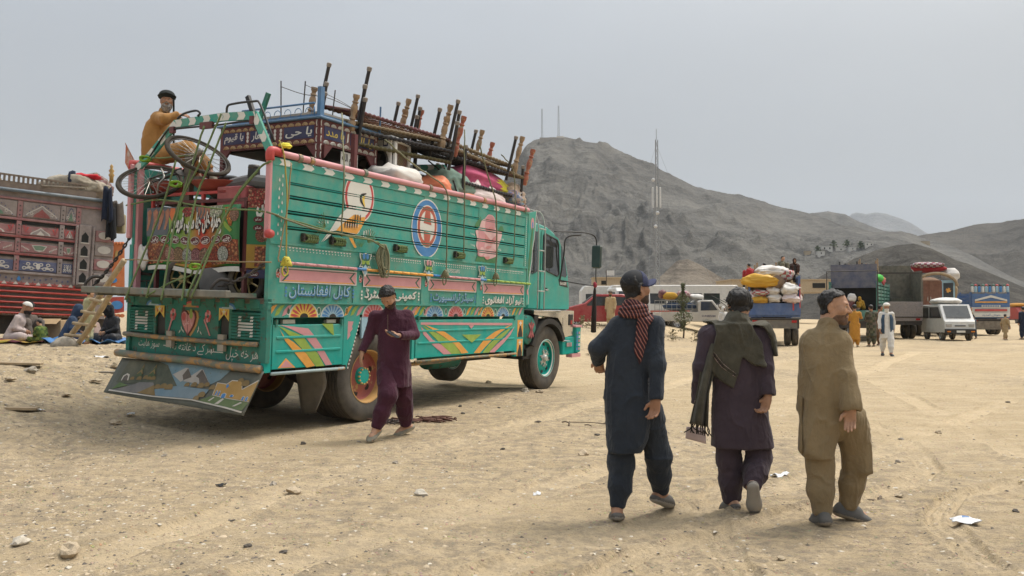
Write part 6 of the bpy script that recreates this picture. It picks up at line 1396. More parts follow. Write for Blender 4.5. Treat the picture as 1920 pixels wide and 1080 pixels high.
# ------------------------------------------------------------------ people: smooth blended volumes turned into one skin
class Field:
 def __init__(s,lo,hi,res):
  s.lo = np.asarray(lo,float);s.res = res;s.n = np.maximum(4,np.ceil((np.asarray(hi)-s.lo)/res).astype(int)+1)
  s.ax = [s.lo[i]+np.arange(s.n[i])*res for i in range(3)];s.F = np.full(s.n,9.0)
 def sl(s,lo,hi):
  r = []
  for i in range(3):
   a = int(np.clip(np.floor((lo[i]-s.lo[i])/s.res),0,s.n[i]-1));b = int(np.clip(np.ceil((hi[i]-s.lo[i])/s.res)+1,a+1,s.n[i]));r.append(slice(a,b))
  return tuple(r)
 def grid(s,q):return np.meshgrid(s.ax[0][q[0]],s.ax[1][q[1]],s.ax[2][q[2]],indexing='ij')
 def put(s,d,q,k,sub=False):
  a = s.F[q]
  if sub:d = -d;h = np.maximum(k-np.abs(a-d),0)/k;s.F[q] = np.maximum(a,d)+h*h*k*.25
  else:h = np.maximum(k-np.abs(a-d),0)/k;s.F[q] = np.minimum(a,d)-h*h*k*.25
 def cap(s,a,b,ra,rb=None,k=.03,sub=False,fl=None):
  rb = ra if rb is None else rb;a = np.asarray(a,float);b = np.asarray(b,float);m = max(ra,rb)+k+2*s.res
  q = s.sl(np.minimum(a,b)-m,np.maximum(a,b)+m);X,Y,Z = s.grid(q);px,py,pz = X-a[0],Y-a[1],Z-a[2]
  ba = b-a;L = max(1e-9,ba@ba);t = np.clip((px*ba[0]+py*ba[1]+pz*ba[2])/L,0,1)
  px,py,pz = px-t*ba[0],py-t*ba[1],pz-t*ba[2];f = 1
  if fl is not None:
   n,f = np.asarray(fl[0],float),fl[1];n = n/np.linalg.norm(n);e = (px*n[0]+py*n[1]+pz*n[2])*(1/f-1);px,py,pz = px+e*n[0],py+e*n[1],pz+e*n[2]
  d = (np.sqrt(px*px+py*py+pz*pz)-(ra+t*(rb-ra)))*(1 if f >= 1 else (f*.5+.5));s.put(d,q,k,sub);return s
 def chain(s,pts,rs,k=.03,**kw):
  for i in range(len(pts)-1):s.cap(pts[i],pts[i+1],rs[i],rs[i+1],k,**kw)
  return s
 def ell(s,c,r,k=.03,sub=False,M=None):
  c = np.asarray(c,float);r = np.broadcast_to(np.asarray(r,float),(3,));m = r.max()+k+2*s.res;q = s.sl(c-m,c+m);X,Y,Z = s.grid(q);P = np.stack([X-c[0],Y-c[1],Z-c[2]],-1)
  if M is not None:P = P@np.asarray(M)
  u = P/r;l = np.sqrt((u*u).sum(-1));g = np.sqrt(((u/r)**2).sum(-1))+1e-9;d = np.where(l > .05,l*(l-1)/g,-r.min());s.put(d,q,k,sub);return s
 def loft(s,rows,k=.03,ex=2.4):
  R = np.array(sorted(rows));m = R[:,3:].max()+k+.05
  q = s.sl([R[:,1].min()-m,R[:,2].min()-m,R[0,0]-.04],[R[:,1].max()+m,R[:,2].max()+m,R[-1,0]+.04]);X,Y,Z = s.grid(q)
  z = s.ax[2][q[2]];g = [np.interp(z,R[:,0],R[:,i]) for i in range(1,5)]
  u = np.abs(X-g[0])/g[2];v = np.abs(Y-g[1])/g[3];d = ((u**ex+v**ex)**(1/ex)-1)*np.minimum(g[2],g[3])
  d = np.maximum(d,np.maximum(R[0,0]-Z,Z-R[-1,0]));s.put(d,q,k);return s
 def mesh(s,F=None,iso=0.0,smooth=1):
  F = (s.F if F is None else F)-iso;F = F.copy()
  for i in range(3):F = np.moveaxis(F,i,0);F[0] = np.maximum(F[0],s.res);F[-1] = np.maximum(F[-1],s.res);F = np.moveaxis(F,0,i)
  ins = F < 0;nx,ny,nz = F.shape
  corners = [(i,j,k) for i in (0,1) for j in (0,1) for k in (0,1)]
  cs = sum(ins[i:nx-1+i,j:ny-1+j,k:nz-1+k].astype(np.int8) for i,j,k in corners);act = (cs > 0) & (cs < 8)
  idx = np.full(act.shape,-1,np.int64);ci = np.argwhere(act);idx[act] = np.arange(len(ci))
  acc = np.zeros((len(ci),3));cnt = np.zeros(len(ci))
  for a in corners:
   for ax in range(3):
    if a[ax]:continue
    b = list(a);b[ax] = 1;fa = F[ci[:,0]+a[0],ci[:,1]+a[1],ci[:,2]+a[2]];fb = F[ci[:,0]+b[0],ci[:,1]+b[1],ci[:,2]+b[2]]
    m = (fa < 0) != (fb < 0);t = np.where(m,fa/np.where(m,fa-fb,1),0);p = np.array(a,float)+np.zeros((len(ci),3));p[:,ax] = t;acc += p*m[:,None];cnt += m
  V = s.lo+(ci+acc/cnt[:,None])*s.res;Q = []
  for ax in range(3):
   sl1 = [slice(1,-1)]*3;sl1[ax] = slice(0,-1);sl2 = [slice(1,-1)]*3;sl2[ax] = slice(1,None)
   A = ins[tuple(sl1)];B = ins[tuple(sl2)];e = np.argwhere(A != B)
   if not len(e):continue
   off = np.ones(3,int);off[ax] = 0;e = e+off;u,v = [(1,2),(2,0),(0,1)][ax]
   def c(du,dv):w = e.copy();w[:,u] -= du;w[:,v] -= dv;return idx[w[:,0],w[:,1],w[:,2]]
   q = np.stack([c(1,1),c(0,1),c(0,0),c(1,0)],1);fl = ~ins[e[:,0],e[:,1],e[:,2]];q[fl] = q[fl][:,::-1];Q.append(q)
  Q = np.concatenate(Q)
  for _ in range(smooth):
   S = np.zeros_like(V);n = np.zeros(len(V))
   for i in range(4):
    a,b = Q[:,i],Q[:,(i+1) % 4];np.add.at(S,a,V[b]);np.add.at(S,b,V[a]);np.add.at(n,a,1);np.add.at(n,b,1)
   V = V*.5+.5*S/np.maximum(n,1)[:,None]
  return V,Q
def vnormals(V,Q):
 n = np.cross(V[Q[:,2]]-V[Q[:,0]],V[Q[:,3]]-V[Q[:,1]]);N = np.zeros_like(V)
 for i in range(4):np.add.at(N,Q[:,i],n)
 return N/(np.linalg.norm(N,axis=1)[:,None]+1e-12)
def qmesh(name,parts,mats,parent,**pr):
 o = 0;Vs,Fs,mi = [],[],[]
 for V,Q,m in parts:Vs.append(V);Fs.append(Q+o);mi.append(np.full(len(Q),m) if np.isscalar(m) else m);o += len(V)
 V = np.concatenate(Vs);Q = np.concatenate(Fs);me = bpy.data.meshes.new(name)
 me.vertices.add(len(V));me.vertices.foreach_set('co',V.astype(np.float32).ravel());me.loops.add(Q.size);me.loops.foreach_set('vertex_index',Q.astype(np.int32).ravel())
 me.polygons.add(len(Q));me.polygons.foreach_set('loop_start',np.arange(0,Q.size,4,dtype=np.int32));me.polygons.foreach_set('material_index',np.concatenate(mi).astype(np.int32));me.polygons.foreach_set('use_smooth',np.ones(len(Q),bool))
 me.update(calc_edges=True);me.validate();return link(name,me,mats,parent,**pr)
def poly_sd(poly,X,Z):
 P = np.asarray(poly,float);d = np.full(X.shape,1e9);ins = np.zeros(X.shape,bool)
 for a,b in zip(P,np.roll(P,-1,0)):
  e = b-a;t = np.clip(((X-a[0])*e[0]+(Z-a[1])*e[1])/(e@e+1e-12),0,1);d = np.minimum(d,np.hypot(X-a[0]-t*e[0],Z-a[1]-t*e[1]))
  c = ((a[1] > Z) != (b[1] > Z)) & (X < (b[0]-a[0])*(Z-a[1])/(b[1]-a[1]+1e-12)+a[0]);ins ^= c
 return np.where(ins,-d,d)
def skin_mat(name,c):return mat(name,c,.55,var=.10,vs=14,spec=.35,bump=.08,bs=200,col2=tuple(x*.8 for x in c),c2amt=.4,c2s=30)
SK1 = skin_mat('skin_brown',(.32,.165,.095));SK2 = skin_mat('skin_tan',(.42,.235,.145));SK3 = skin_mat('skin_dark',(.22,.115,.07))
HAIR = mat('black_hair',(.012,.010,.009),.5,var=.3,vs=60,bump=.6,bs=220,spec=.4);GREYH = mat('grey_beard',(.22,.20,.18),.8,var=.5,vs=40,bump=.6,bs=200);WHITEH = mat('white_beard',(.62,.60,.55),.8,bump=.6,bs=200)
STUB = mat('dark_stubble',(.060,.036,.026),.7,var=.3,vs=60,bump=.3,bs=200)
EYEW = mat('eye_white',(.55,.52,.48),.25);EYED = mat('eye_dark',(.02,.012,.008),.15);LIPM = mat('lips',(.25,.10,.075),.5)
def head_field(res,sc=1.0,neck=None):
 f = Field(np.array([-.125,-.15,-.23])*sc,np.array([.125,.17,.165])*sc,res);S = lambda *p:np.array(p)*sc
 f.ell(S(0,-.012,.032),S(.074,.095,.083),.02*sc).ell(S(0,.03,-.028),S(.063,.064,.088),.03*sc)
 for x in (-1,1):f.cap(S(.052*x,.0,-.055),S(.012*x,.066,-.103),.022*sc,.018*sc,.03*sc).ell(S(.040*x,.058,-.028),S(.026,.026,.026),.03*sc)
 f.ell(S(0,.074,-.104),S(.022,.020,.018),.025*sc).cap(S(-.036,.078,.022),S(.036,.078,.022),.013*sc,None,.015*sc)
 for x in (-1,1):f.ell(S(.031*x,.098,.001),S(.019,.016,.012),.012*sc,True)
 f.cap(S(0,.086,.012),S(0,.112,-.030),.008*sc,.0135*sc,.012*sc)
 for x in (-1,1):f.ell(S(.013*x,.100,-.034),S(.010,.013,.009),.008*sc);f.cap(S(.018*x,.086,.008),S(.046*x,.078,.006),.0055*sc,None,.006*sc)
 f.ell(S(0,.090,-.060),S(.026,.014,.0065),.007*sc).ell(S(0,.089,-.073),S(.021,.014,.008),.007*sc).cap(S(-.024,.103,-.0665),S(.024,.103,-.0665),.003*sc,None,.004*sc,True)
 for x in (-1,1):f.ell(S(.077*x,-.012,-.008),S(.011,.021,.034),.012*sc,M=rotm(0,.0,.35*x)).ell(S(.087*x,-.006,-.008),S(.006,.010,.019),.006*sc,True)
 if neck is not None:f.cap(S(0,-.028,-.05),neck,.056*sc,.060*sc,.03*sc)
 return f
def hand_parts(w,d,n,side,curl=.5,sc=1.0,res=.0042,arm=None,spread=.12,thumb=.9):
 d = np.asarray(d,float)/np.linalg.norm(d);n = np.asarray(n,float);n = n-d*(n@d);n /= np.linalg.norm(n);t = np.cross(d,n)*side;w = np.asarray(w,float)
 f = Field(w-.14*sc*np.ones(3)-.07*sc*np.abs(d),w+.14*sc*np.ones(3)+.12*sc*np.abs(d),res)
 if arm is not None:f.cap(w-np.asarray(arm)*.09,w,.030*sc,.026*sc,.02*sc)
 f.cap(w,w+d*.03*sc,.026*sc,.03*sc,.02*sc,fl=(n,.7))
 offs = [.030,.011,-.009,-.028];lens = [.085,.094,.087,.070]
 for o,l in zip(offs,lens):
  k0 = w+d*(.088-.10*abs(o-.008)*2)*sc+t*o*sc;f.cap(w+d*.022*sc+t*o*.75*sc,k0,.0145*sc,.0118*sc,.014*sc)
  p = k0;a = curl*.7;di = d+t*(o*spread*6)
  for q,fr in enumerate((.46,.30,.24)):
   v = (di*cos(a)-n*sin(a));v /= np.linalg.norm(v);e = p+v*l*fr*sc;f.cap(p,e,(.0098-.0008*q)*sc,(.0092-.0010*q)*sc,.004*sc);p = e;a += curl*(.75 if q == 0 else .5)
 th0 = w+d*.028*sc+t*.024*sc;v = d*.62+t*.70-n*.35;v /= np.linalg.norm(v);e = th0+v*.042*sc;f.cap(th0,e,.016*sc,.0125*sc,.012*sc);v2 = d*thumb+t*.35-n*.35;v2 /= np.linalg.norm(v2);f.cap(e,e+v2*.034*sc,.0115*sc,.0088*sc,.005*sc)
 return f.mesh()
def rot_to(yaw,pitch=0,roll=0):return np.array((Matrix.Rotation(yaw,3,'Z') @ Matrix.Rotation(pitch,3,'X') @ Matrix.Rotation(roll,3,'Y')))
def person(label,root,J,st,group=None):
 G = lambda k,d=None:st.get(k,d)
 sc = G('sc',1.0);R = G('res',.009);T = thing('person',label,'person',root,group=group);kam = G('kameez');skin = G('skin',SK1)
 j = {k:np.asarray(v,float) for k,v in J.items()}
 HM = rot_to(*G('head',(0,0)));hr = G('hres',max(.0048,R*.55))*1.0
 hc = j['head'];nb = j.get('neck',hc+[0,0,-.2*sc]);nl = HM.T@(nb-hc);hs = G('hsc',sc)
 f = head_field(hr,hs,nl);Vh,Qh = f.mesh();parts = [(Vh@HM.T+hc,Qh,0)]
 coarse = Field(np.min(list(j.values()),0)-.2,np.max(list(j.values()),0)+.2,max(.022,R*1.6))
 cs = lambda a,b,ra,rb:coarse.cap(j[a],j[b],ra*sc,rb*sc,.03)
 pel = (j['hipL']+j['hipR'])/2;chest = (j['shL']+j['shR'])/2-[0,0,.08*sc];coarse.cap(pel,chest,.09*sc,.10*sc,.03).cap(chest,nb,.06*sc,.05*sc)
 for s_ in 'LR':
  cs('sh'+s_,'el'+s_,.045,.038);cs('el'+s_,'wr'+s_,.036,.026);cs('hip'+s_,'kn'+s_,.07,.05);cs('kn'+s_,'an'+s_,.046,.03)
 Vc,Qc = coarse.mesh();parts.append((Vc,Qc,0))
 for s_,sg in (('L',-1),('R',1)):
  hd = G('hand'+s_)
  ar = j['wr'+s_]-j['el'+s_];ar /= np.linalg.norm(ar)+1e-9
  if hd is None:hd = dict(d=ar,n=(sg*1.,-.2,.1))
  if hd is not False:
   V,Q = hand_parts(j['wr'+s_],hd['d'],hd['n'],hd.get('side',sg),hd.get('curl',.5),hd.get('sc',sc),max(.0042,R*.5),ar,thumb=hd.get('thumb',.9));parts.append((V,Q,0))
  a,t = j['an'+s_],j['toe'+s_];fw = t-a;fwh = fw/np.linalg.norm(fw);up = j.get('up'+s_,np.array([0,0,1.]));up = up-fwh*(up@fwh);up /= np.linalg.norm(up)
  ff = Field(np.minimum(a,t)-.12,np.maximum(a,t)+.12,max(.008,R*.8));hl = a-fwh*.045*sc-up*.048*sc
  ff.cap(j['kn'+s_]*.35+a*.65,a,.042*sc,.036*sc,.03).cap(hl,a,.034*sc,.036*sc,.03).cap(hl,a+fwh*.12*sc-up*.052*sc,.034*sc,.032*sc,.03).cap(a+fwh*.02*sc,a+fwh*.14*sc-up*.045*sc,.032*sc,.028*sc,.03)
  for q in range(5):o = np.cross(fwh,up)*(q-2)*.016*sc;ff.cap(a+fwh*.12*sc-up*.05*sc+o,a+fwh*(.19-.008*abs(q-1.5))*sc-up*.058*sc+o*1.1,.013*sc,.010*sc,.01)
  V,Q = ff.mesh();parts.append((V,Q,0))
  if G('shoe') is not None:
   sf = Field(np.minimum(a,t)-.14,np.maximum(a,t)+.14,max(.007,R*.75));h2 = hl-up*.012*sc
   sf.cap(h2-fwh*.01*sc,a+fwh*.13*sc-up*.062*sc,.045*sc,.052*sc,.02,fl=(up,.72)).cap(a+fwh*.12*sc-up*.062*sc,a+fwh*.185*sc-up*.064*sc,.050*sc,.036*sc,.03,fl=(up,.62))
   if G('shoestyle','clog') == 'clog':sf.cap(a+fwh*.06*sc-up*.035*sc,a+fwh*.12*sc-up*.042*sc,.038*sc,.042*sc,.03).ell(a+up*.01*sc-fwh*.005*sc,(.040*sc,.040*sc,.034*sc),.01,True)
   elif G('shoestyle') == 'shoe':sf.cap(hl+up*.02*sc,a+fwh*.08*sc-up*.03*sc,.044*sc,.046*sc,.03)
   else:
    for q in (.07,.11):o = np.cross(fwh,up)*.04*sc;sf.cap(a+fwh*q*sc-o-up*.05*sc,a+fwh*q*sc-up*.010*sc,.012*sc,.011*sc,.01);sf.cap(a+fwh*q*sc+o-up*.05*sc,a+fwh*q*sc-up*.010*sc,.012*sc,.011*sc,.01)
    sf.ell(a+fwh*.07*sc-up*.035*sc,(.030*sc,.030*sc,.022*sc),.02,True)
   V,Q = sf.mesh();sole = ((V[Q].mean(1)-h2)@up < -.008*sc).astype(int);qmesh('shoe',[(V,Q,sole)],G('shoe'),T)
 body = qmesh('body',parts,[skin],T)
 for x in (-1,1):
  if G('eyes',True):
   e = MB().lathe([(0,-.0115),(.008,-.008),(.0115,0),(.009,.0075),(.0058,.0102)],(0,0,0),(0,1,0),12,m=0,cap=False).lathe([(.0060,.0101),(.003,.0116),(0,.0119)],(0,0,0),(0,1,0),12,m=1,cap=False)
   lk = rot_to(G('gaze',0),0);o = obj('eye',e,[EYEW,EYED],T,smooth=True);M4 = Matrix((HM@lk*hs).tolist()).to_4x4();M4.translation = Vector(HM@(np.array([.031*x,.0775,.001])*hs)+hc);o.matrix_local = M4
 X,Y,Z = f.grid((slice(None),)*3);X,Y,Z = X/hs,Y/hs,Z/hs;nz = fbm(np.stack([X*55,Y*55,Z*40],-1),3)*.004;n2 = fbm(np.stack([X*34,Y*34,Z*34],-1),3)*.007
 def headpiece(name,F,m,**pr):V,Q = f.mesh(F*hs);return qmesh(name,[(V@HM.T+hc,Q,0)],m,T,**pr)
 if G('hair') is not None:
  hl_ = G('hairline',.0);top = -( -.60*Y+.80*Z-(.022+hl_));back = np.maximum(-(Z+.052+.5*np.clip(-.03-Y,0,.1)*.6),Y+.012);burn = np.maximum(np.maximum(-(Z+.012),Y-.030),-(Z-.2));low = np.minimum(top,np.minimum(back,burn))
  low = np.maximum(low,np.where(np.abs(X) > .05,-(np.sqrt(((Y+.006)/.027)**2+((Z+.012)/.040)**2)-1)*.03,-1));taper = .45+.55*ss(-.05,.05,Z+.0*Y)
  headpiece('hair',np.maximum(f.F/hs-G('hairthick',.012)*taper+(nz*1.6+n2*.6)*taper,low+n2),G('hair'))
 if G('brows',True):headpiece('eyebrow',np.maximum(f.F/hs-.003,np.sqrt((np.abs(X)-.033)**2/9+(Z-.0215+.06*np.abs(np.abs(X)-.03))**2)*3-.0145),G('hair',HAIR) or HAIR)
 if G('beard') is not None:
  ln = G('beardlen',.0);u = np.sqrt((X/.078)**2+((Y-.035)/.078)**2+((Z+.098+ln*.6)/(.072+ln))**2)-1
  mo = np.maximum(np.sqrt((X/.034)**2+((Z+.050)/.0105)**2)-1,-.07)*.02;ch = u*.06
  mouth = (1-np.sqrt((X/.022)**2+((Z+.067)/.010)**2))*.012;ch = np.maximum(ch,np.where(Y > .05,mouth,-1));ch = np.maximum(ch,np.where(Z > -.048,Z+.048-.9*np.clip(np.abs(X)-.045,0,.02)*2.2,-1))
  th = G('beardthick',.006);Fb = f.F/hs-th+nz*min(1.6,th*160)
  if ln > 0:Fb = np.minimum(Fb,(np.sqrt((X/.052)**2+((Y-.062)/.040)**2+((Z+.115+ln*.5)/(.03+ln))**2)-1)*.035+nz)
  headpiece('beard',np.maximum(Fb,np.minimum(ch,mo) if G('moustache',True) else ch),G('beard'))
 if G('turban') is not None:
  tb = np.sqrt((X/.104)**2+((Y-.0)/.124)**2+((Z-.075)/.070)**2)-1
  wv = .10*np.sin((Z*1.0+.45*np.abs(X)+.25*Y)*150)+.04*nz*100;tb2 = (np.sqrt((X/.118)**2+((Y+.005)/.138)**2+((Z-.060-.15*Y)/.042)**2)-1+wv*.3)
  headpiece('turban',np.minimum(tb*.08+wv*.004,tb2*.045),G('turban'))
 if G('skullcap') is not None:headpiece('cap',np.maximum(f.F/hs-.014,-(Z-.035-.12*Y)),G('skullcap'))
 if G('veil') is not None:
  ve = np.minimum(f.F/hs-.022+nz*2,(np.sqrt((X/.098)**2+((Y+.03)/.105)**2+((Z+.06)/.17)**2)-1)*.09)
  face = (np.sqrt((X/.05)**2+((Z+.03)/.085)**2)-1)*.05;headpiece('veil',ve if G('facecover') else np.maximum(ve,np.where(Y > .02,-face,-1)),G('veil'))
 if G('ballcap') is not None:
  by = G('capyaw',0);cy_,sy_ = cos(by),sin(by);Xb,Yb = cy_*X+sy_*Y,-sy_*X+cy_*Y
  cr = np.maximum((np.sqrt((Xb/.087)**2+((Yb+.010)/.108)**2+((Z-.035)/.098)**2)-1)*.08,-(Z-.012+.12*Yb));br = np.maximum(np.abs(Z-.036-1.6*(Yb-.09)**2*0-.18*(Yb-.09)+Xb**2*5)-.006,(np.sqrt((Xb/.076)**2+((Yb-.085)/.092)**2)-1)*.08);br = np.maximum(br,-(Yb-.06))
  headpiece('cap',cr,G('ballcap')[0]);headpiece('cap_brim',br,G('ballcap')[1]);headpiece('cap_panel',np.maximum(cr-.0025,np.minimum(-(Yb-.015+.3*(.09-Z)),9)),G('ballcap')[1])
 allp = np.array([j[k] for k in ('shL','shR','elL','elR','wrL','wrR')]);rows = G('rows')
 zs = [r[0] for r in rows] if rows else [pel[2]-.1,nb[2]]
 lo = np.minimum(allp.min(0),[min([r[1]-r[3] for r in rows] or [0]),min([r[2]-r[4] for r in rows] or [0]),min(zs)] if rows else pel-.2)-.14;hi = np.maximum(allp.max(0),[max([r[1]+r[3] for r in rows] or [0]),max([r[2]+r[4] for r in rows] or [0]),nb[2]] if rows else pel+.2)+.14
 K = Field(lo,hi,R)
 if rows:K.loft(rows,.05)
 else:
  a = pel;c = chest;wd = np.linalg.norm(j['shL']-j['shR'])/2;ax_ = (j['shR']-j['shL'])/max(1e-6,2*wd);K.cap(a-ax_*.05*sc,c-ax_*wd*.42,.13*sc,.115*sc,.06).cap(a+ax_*.05*sc,c+ax_*wd*.42,.13*sc,.115*sc,.06).cap(a,c,.13*sc,.12*sc,.05)
 sl_ = G('sleeve',(.072,.060,.056,.052))
 for s_ in 'LR':
  K.cap(nb+[0,0,-.035*sc],j['sh'+s_]+[0,0,.0],.060*sc,.064*sc,.05);K.chain([j['sh'+s_],j['el'+s_]],[sl_[0]*sc,sl_[1]*sc],.05);we = j['el'+s_]+(j['wr'+s_]-j['el'+s_])*G('cuff',.94);K.cap(j['el'+s_],we,sl_[2]*sc,sl_[3]*sc,.03)
  dd = j['wr'+s_]-j['el'+s_];dd /= np.linalg.norm(dd)+1e-9;K.ell(we+dd*sl_[3]*1.05*sc,(sl_[3]*.98*sc,)*3,.012,True)
 if G('collar',True):K.cap(nb+[0,0,-.05*sc],nb+(hc-nb)*.20,.074*sc,.069*sc,.03)
 for a,b,ra,rb in G('extra',[]):K.cap(a,b,ra,rb,.04)
 for a,b,r in G('cut',[]):K.cap(a,b,r,r,.02,True)
 fa = G('fold',.011);fs = G('foldseed',1.0)
 def folds(V,Q,amp,fx=(9,9,3.2),seed=0):
  N = vnormals(V,Q);P = V*np.array(fx)/sc+fs*7.7+seed;w = P+.5*np.stack([vnoise(P*.7),vnoise(P*.7+5),0*P[:,0]],1)
  c_,s_2 = cos(.6),sin(.6);Pd = np.stack([(c_*V[:,0]+s_2*V[:,2])*4.0,V[:,1]*5,(-s_2*V[:,0]+c_*V[:,2])*13],1)/sc+fs*3.1+seed
  sharp = (1-np.abs(vnoise(w))*1.5).clip(0,1)**5;sharp2 = (1-np.abs(vnoise(Pd))*1.6).clip(0,1)**5*ss(-.1,.4,vnoise(V*3.1/sc+fs+seed))
  h = amp*(.75*(sharp-.25)+.4*sharp2+.5*fbm(P*.8+3,2)+.22*(ridged(P*2.3,2)-.6));return V+N*(h*sc)[:,None]
 V,Q = K.mesh(smooth=2);V = folds(V,Q,fa);kz = qmesh('kameez',[(V,Q,0)],[kam],T,**({'label':G('kamlabel')} if G('kamlabel') else {}))
 lg = np.array([j[k] for k in ('hipL','hipR','knL','knR','anL','anR')]);H = Field(lg.min(0)-.2,lg.max(0)+.2,R);tr = G('leg',(.115,.098,.092,.062));
 for s_ in 'LR':
  e = j['kn'+s_]+(j['an'+s_]-j['kn'+s_])*G('hem',.93);m_ = j['kn'+s_]*.45+e*.55;b_ = G('bag',.0);H.chain([j['hip'+s_],j['kn'+s_],m_,e],[tr[0]*sc,tr[1]*sc,(tr[2]+b_)*sc,tr[3]*sc],.05)
  dd = j['an'+s_]-j['kn'+s_];dd /= np.linalg.norm(dd);H.ell(e+dd*tr[3]*1.05*sc,(tr[3]*.82*sc,)*3,.012,True)
 H.ell(pel,(.15*sc,.12*sc,.13*sc),.06)
 for a,b,ra,rb in G('legextra',[]):H.cap(a,b,ra,rb,.05)
 V,Q = H.mesh(smooth=2);V = folds(V,Q,fa*1.25,(8,8,4.2),3);qmesh('shalwar',[(V,Q,0)],[G('shalwar',kam)],T)
 for nm,poly,lift,m,side in G('drape',[]):
  X2,Z2 = np.meshgrid(K.ax[0],K.ax[2],indexing='ij');d2 = poly_sd(poly,X2,Z2)[:,None,:];Xg,Yg,Zg = K.grid((slice(None),)*3)
  cy = G('drapey',0.0);D = np.maximum(np.maximum(K.F-lift,d2),(Yg-cy)*side if side else -9);V,Q = K.mesh(D,smooth=2);V = folds(V,Q,fa*1.3 if lift > .012 else fa,(9,9,4),1.5 if lift > .012 else 0);qmesh(nm,[(V,Q,0)],[m],T)
 return T,j
def pixj(Y0,root,d):
 return {k:at(v[0],v[1],Y0+v[2])-root for k,v in d.items()}
# ------------------------------------------------------------------ the four men in front
shoe_g = [mat('grey_clog',(.055,.055,.056),.6,dust=.25),mat('pale_sole',(.27,.26,.24),.8,dust=.3)]
shoe_k = [mat('grey_suede',(.06,.065,.07),.8,dust=.3),mat('dusty_sole',(.24,.21,.17),.8,dust=.4)]
sand_g = [mat('olive_sandal',(.17,.16,.12),.7,dust=.4),mat('pale_sandal_sole',(.42,.38,.30),.8,dust=.4)]
kA = cloth('navy_shalwar_cloth',(.027,.033,.043),var=.18,vs=5,bump=.55,bs=300,crease=1.0);kB = cloth('plum_shalwar_cloth',(.060,.044,.054),var=.18,vs=5,bump=.55,bs=300,crease=1.0)
kC = cloth('khaki_cloth',(.218,.163,.092),var=.14,vs=5,bump=.55,bs=300,crease=1.0);kD = cloth('maroon_cloth',(.058,.019,.032),var=.2,vs=5,bump=.55,bs=300,crease=1.0)
shawl = cloth('olive_shawl',(.072,.066,.048),var=.2,vs=12,bump=.6,bs=220,crease=.8);shawl_s = cloth('shawl_stripe_pale',(.30,.22,.19));shawl_d = cloth('shawl_stripe_dark',(.035,.022,.025))
def striped_scarf():
 m = bpy.data.materials.new('striped_scarf');m.use_nodes = True;N = m.node_tree.nodes;L = m.node_tree.links;b = N['Principled BSDF'];tc = N.new('ShaderNodeTexCoord')
 mp = N.new('ShaderNodeMapping');mp.inputs['Rotation'].default_value = (0,RAD(28),0);L.new(tc.outputs['Object'],mp.inputs[0]);w = N.new('ShaderNodeTexWave');w.bands_direction = 'X';w.inputs['Scale'].default_value = 14;w.inputs['Distortion'].default_value = 3.5;w.inputs['Detail'].default_value = 1;L.new(mp.outputs[0],w.inputs[0])
 r = N.new('ShaderNodeValToRGB');e = r.color_ramp.elements;e[0].position = 0;e[0].color = (.012,.008,.010,1);e[1].position = 1;e[1].color = (.34,.2,.14,1)
 for p,c in ((.30,(.012,.008,.010,1)),(.5,(.09,.008,.016,1)),(.90,(.12,.010,.018,1)),(.965,(.30,.16,.11,1))):q = e.new(p);q.color = c
 L.new(w.outputs[0],r.inputs[0]);L.new(r.outputs[0],b.inputs['Base Color']);b.inputs['Roughness'].default_value = .9;return m
scarfA = striped_scarf()
def xz(Y0,root,pts,o=(0,0),k=1.0):
 out = []
 for x,y in pts:p = at(o[0]+x/k,o[1]+y/k,Y0)-root;out.append((p[0],p[2]))
 return out
def rowsof(Y0,root,data):
 out = []
 for y,xl,xr,dp,cy in data:
  a = at(xl,y,Y0)-root;b = at(xr,y,Y0)-root;out.append((a[2],(a[0]+b[0])/2,cy,(b[0]-a[0])/2,dp))
 return out
# man in navy with cap
rA = gnd(1180,972);YA = rA[1]
JA = pixj(YA,rA,dict(head=(1192,540,.0),neck=(1188,588,-.03),shL=(1162,613,.0),shR=(1226,612,-.03),elL=(1119,652,-.02),elR=(1232,682,-.11),wrL=(1122,676,.10),wrR=(1230,748,-.15),hipL=(1166,770,0),hipR=(1218,770,.0),knL=(1166,868,.02),knR=(1234,858,.10),anL=(1157,952,.0),anR=(1238,922,.24)))
JA['toeL'] = JA['anL']+[.02,.20,-.055];JA['toeR'] = JA['anR']+[.12,.14,-.06]
rows = rowsof(YA,rA,[(846,1140,1203,.15,.0),(820,1138,1214,.145,.0),(780,1135,1224,.145,.0),(740,1134,1219,.140,.0),(700,1136,1216,.135,.0),(660,1141,1220,.130,.0),(625,1147,1230,.12,.0),(604,1158,1226,.10,.0)])
capm = [mat('black_cap_cloth',(.016,.017,.020),.85,bump=.3,bs=200),mat('navy_cap_cloth',(.020,.026,.072),.8,bump=.3,bs=200)]
TA,jA = person('man walking away in navy shalwar kameez with a dark peaked cap and striped red scarf',rA,JA,dict(kameez=kA,rows=rows,head=(RAD(-62),.10),ballcap=capm,capyaw=.0,hair=HAIR,beard=STUB,beardthick=.0025,shoe=shoe_g,res=.0085,skin=SK1,foldseed=1.0,hem=.90,leg=(.105,.088,.080,.064),bag=.0,brows=False,hairthick=.010,fold=.011,
 handR=dict(d=(-.12,-.05,-1),n=(.55,.75,.1),side=-1,curl=.75),handL=dict(d=(.15,.5,-.8),n=(-.3,-.8,-.3),side=1,curl=.7),
 drape=[('scarf',xz(YA,rA,[(290,318),(330,296),(400,300),(490,325),(532,380),(470,402),(380,356),(300,352)],(1080,480),3.6),.018,scarfA,0),('scarf_end',xz(YA,rA,[(405,370),(530,372),(520,410),(470,490),(455,590),(412,725),(383,640),(388,480)],(1080,480),3.6),.015,scarfA,1)]))
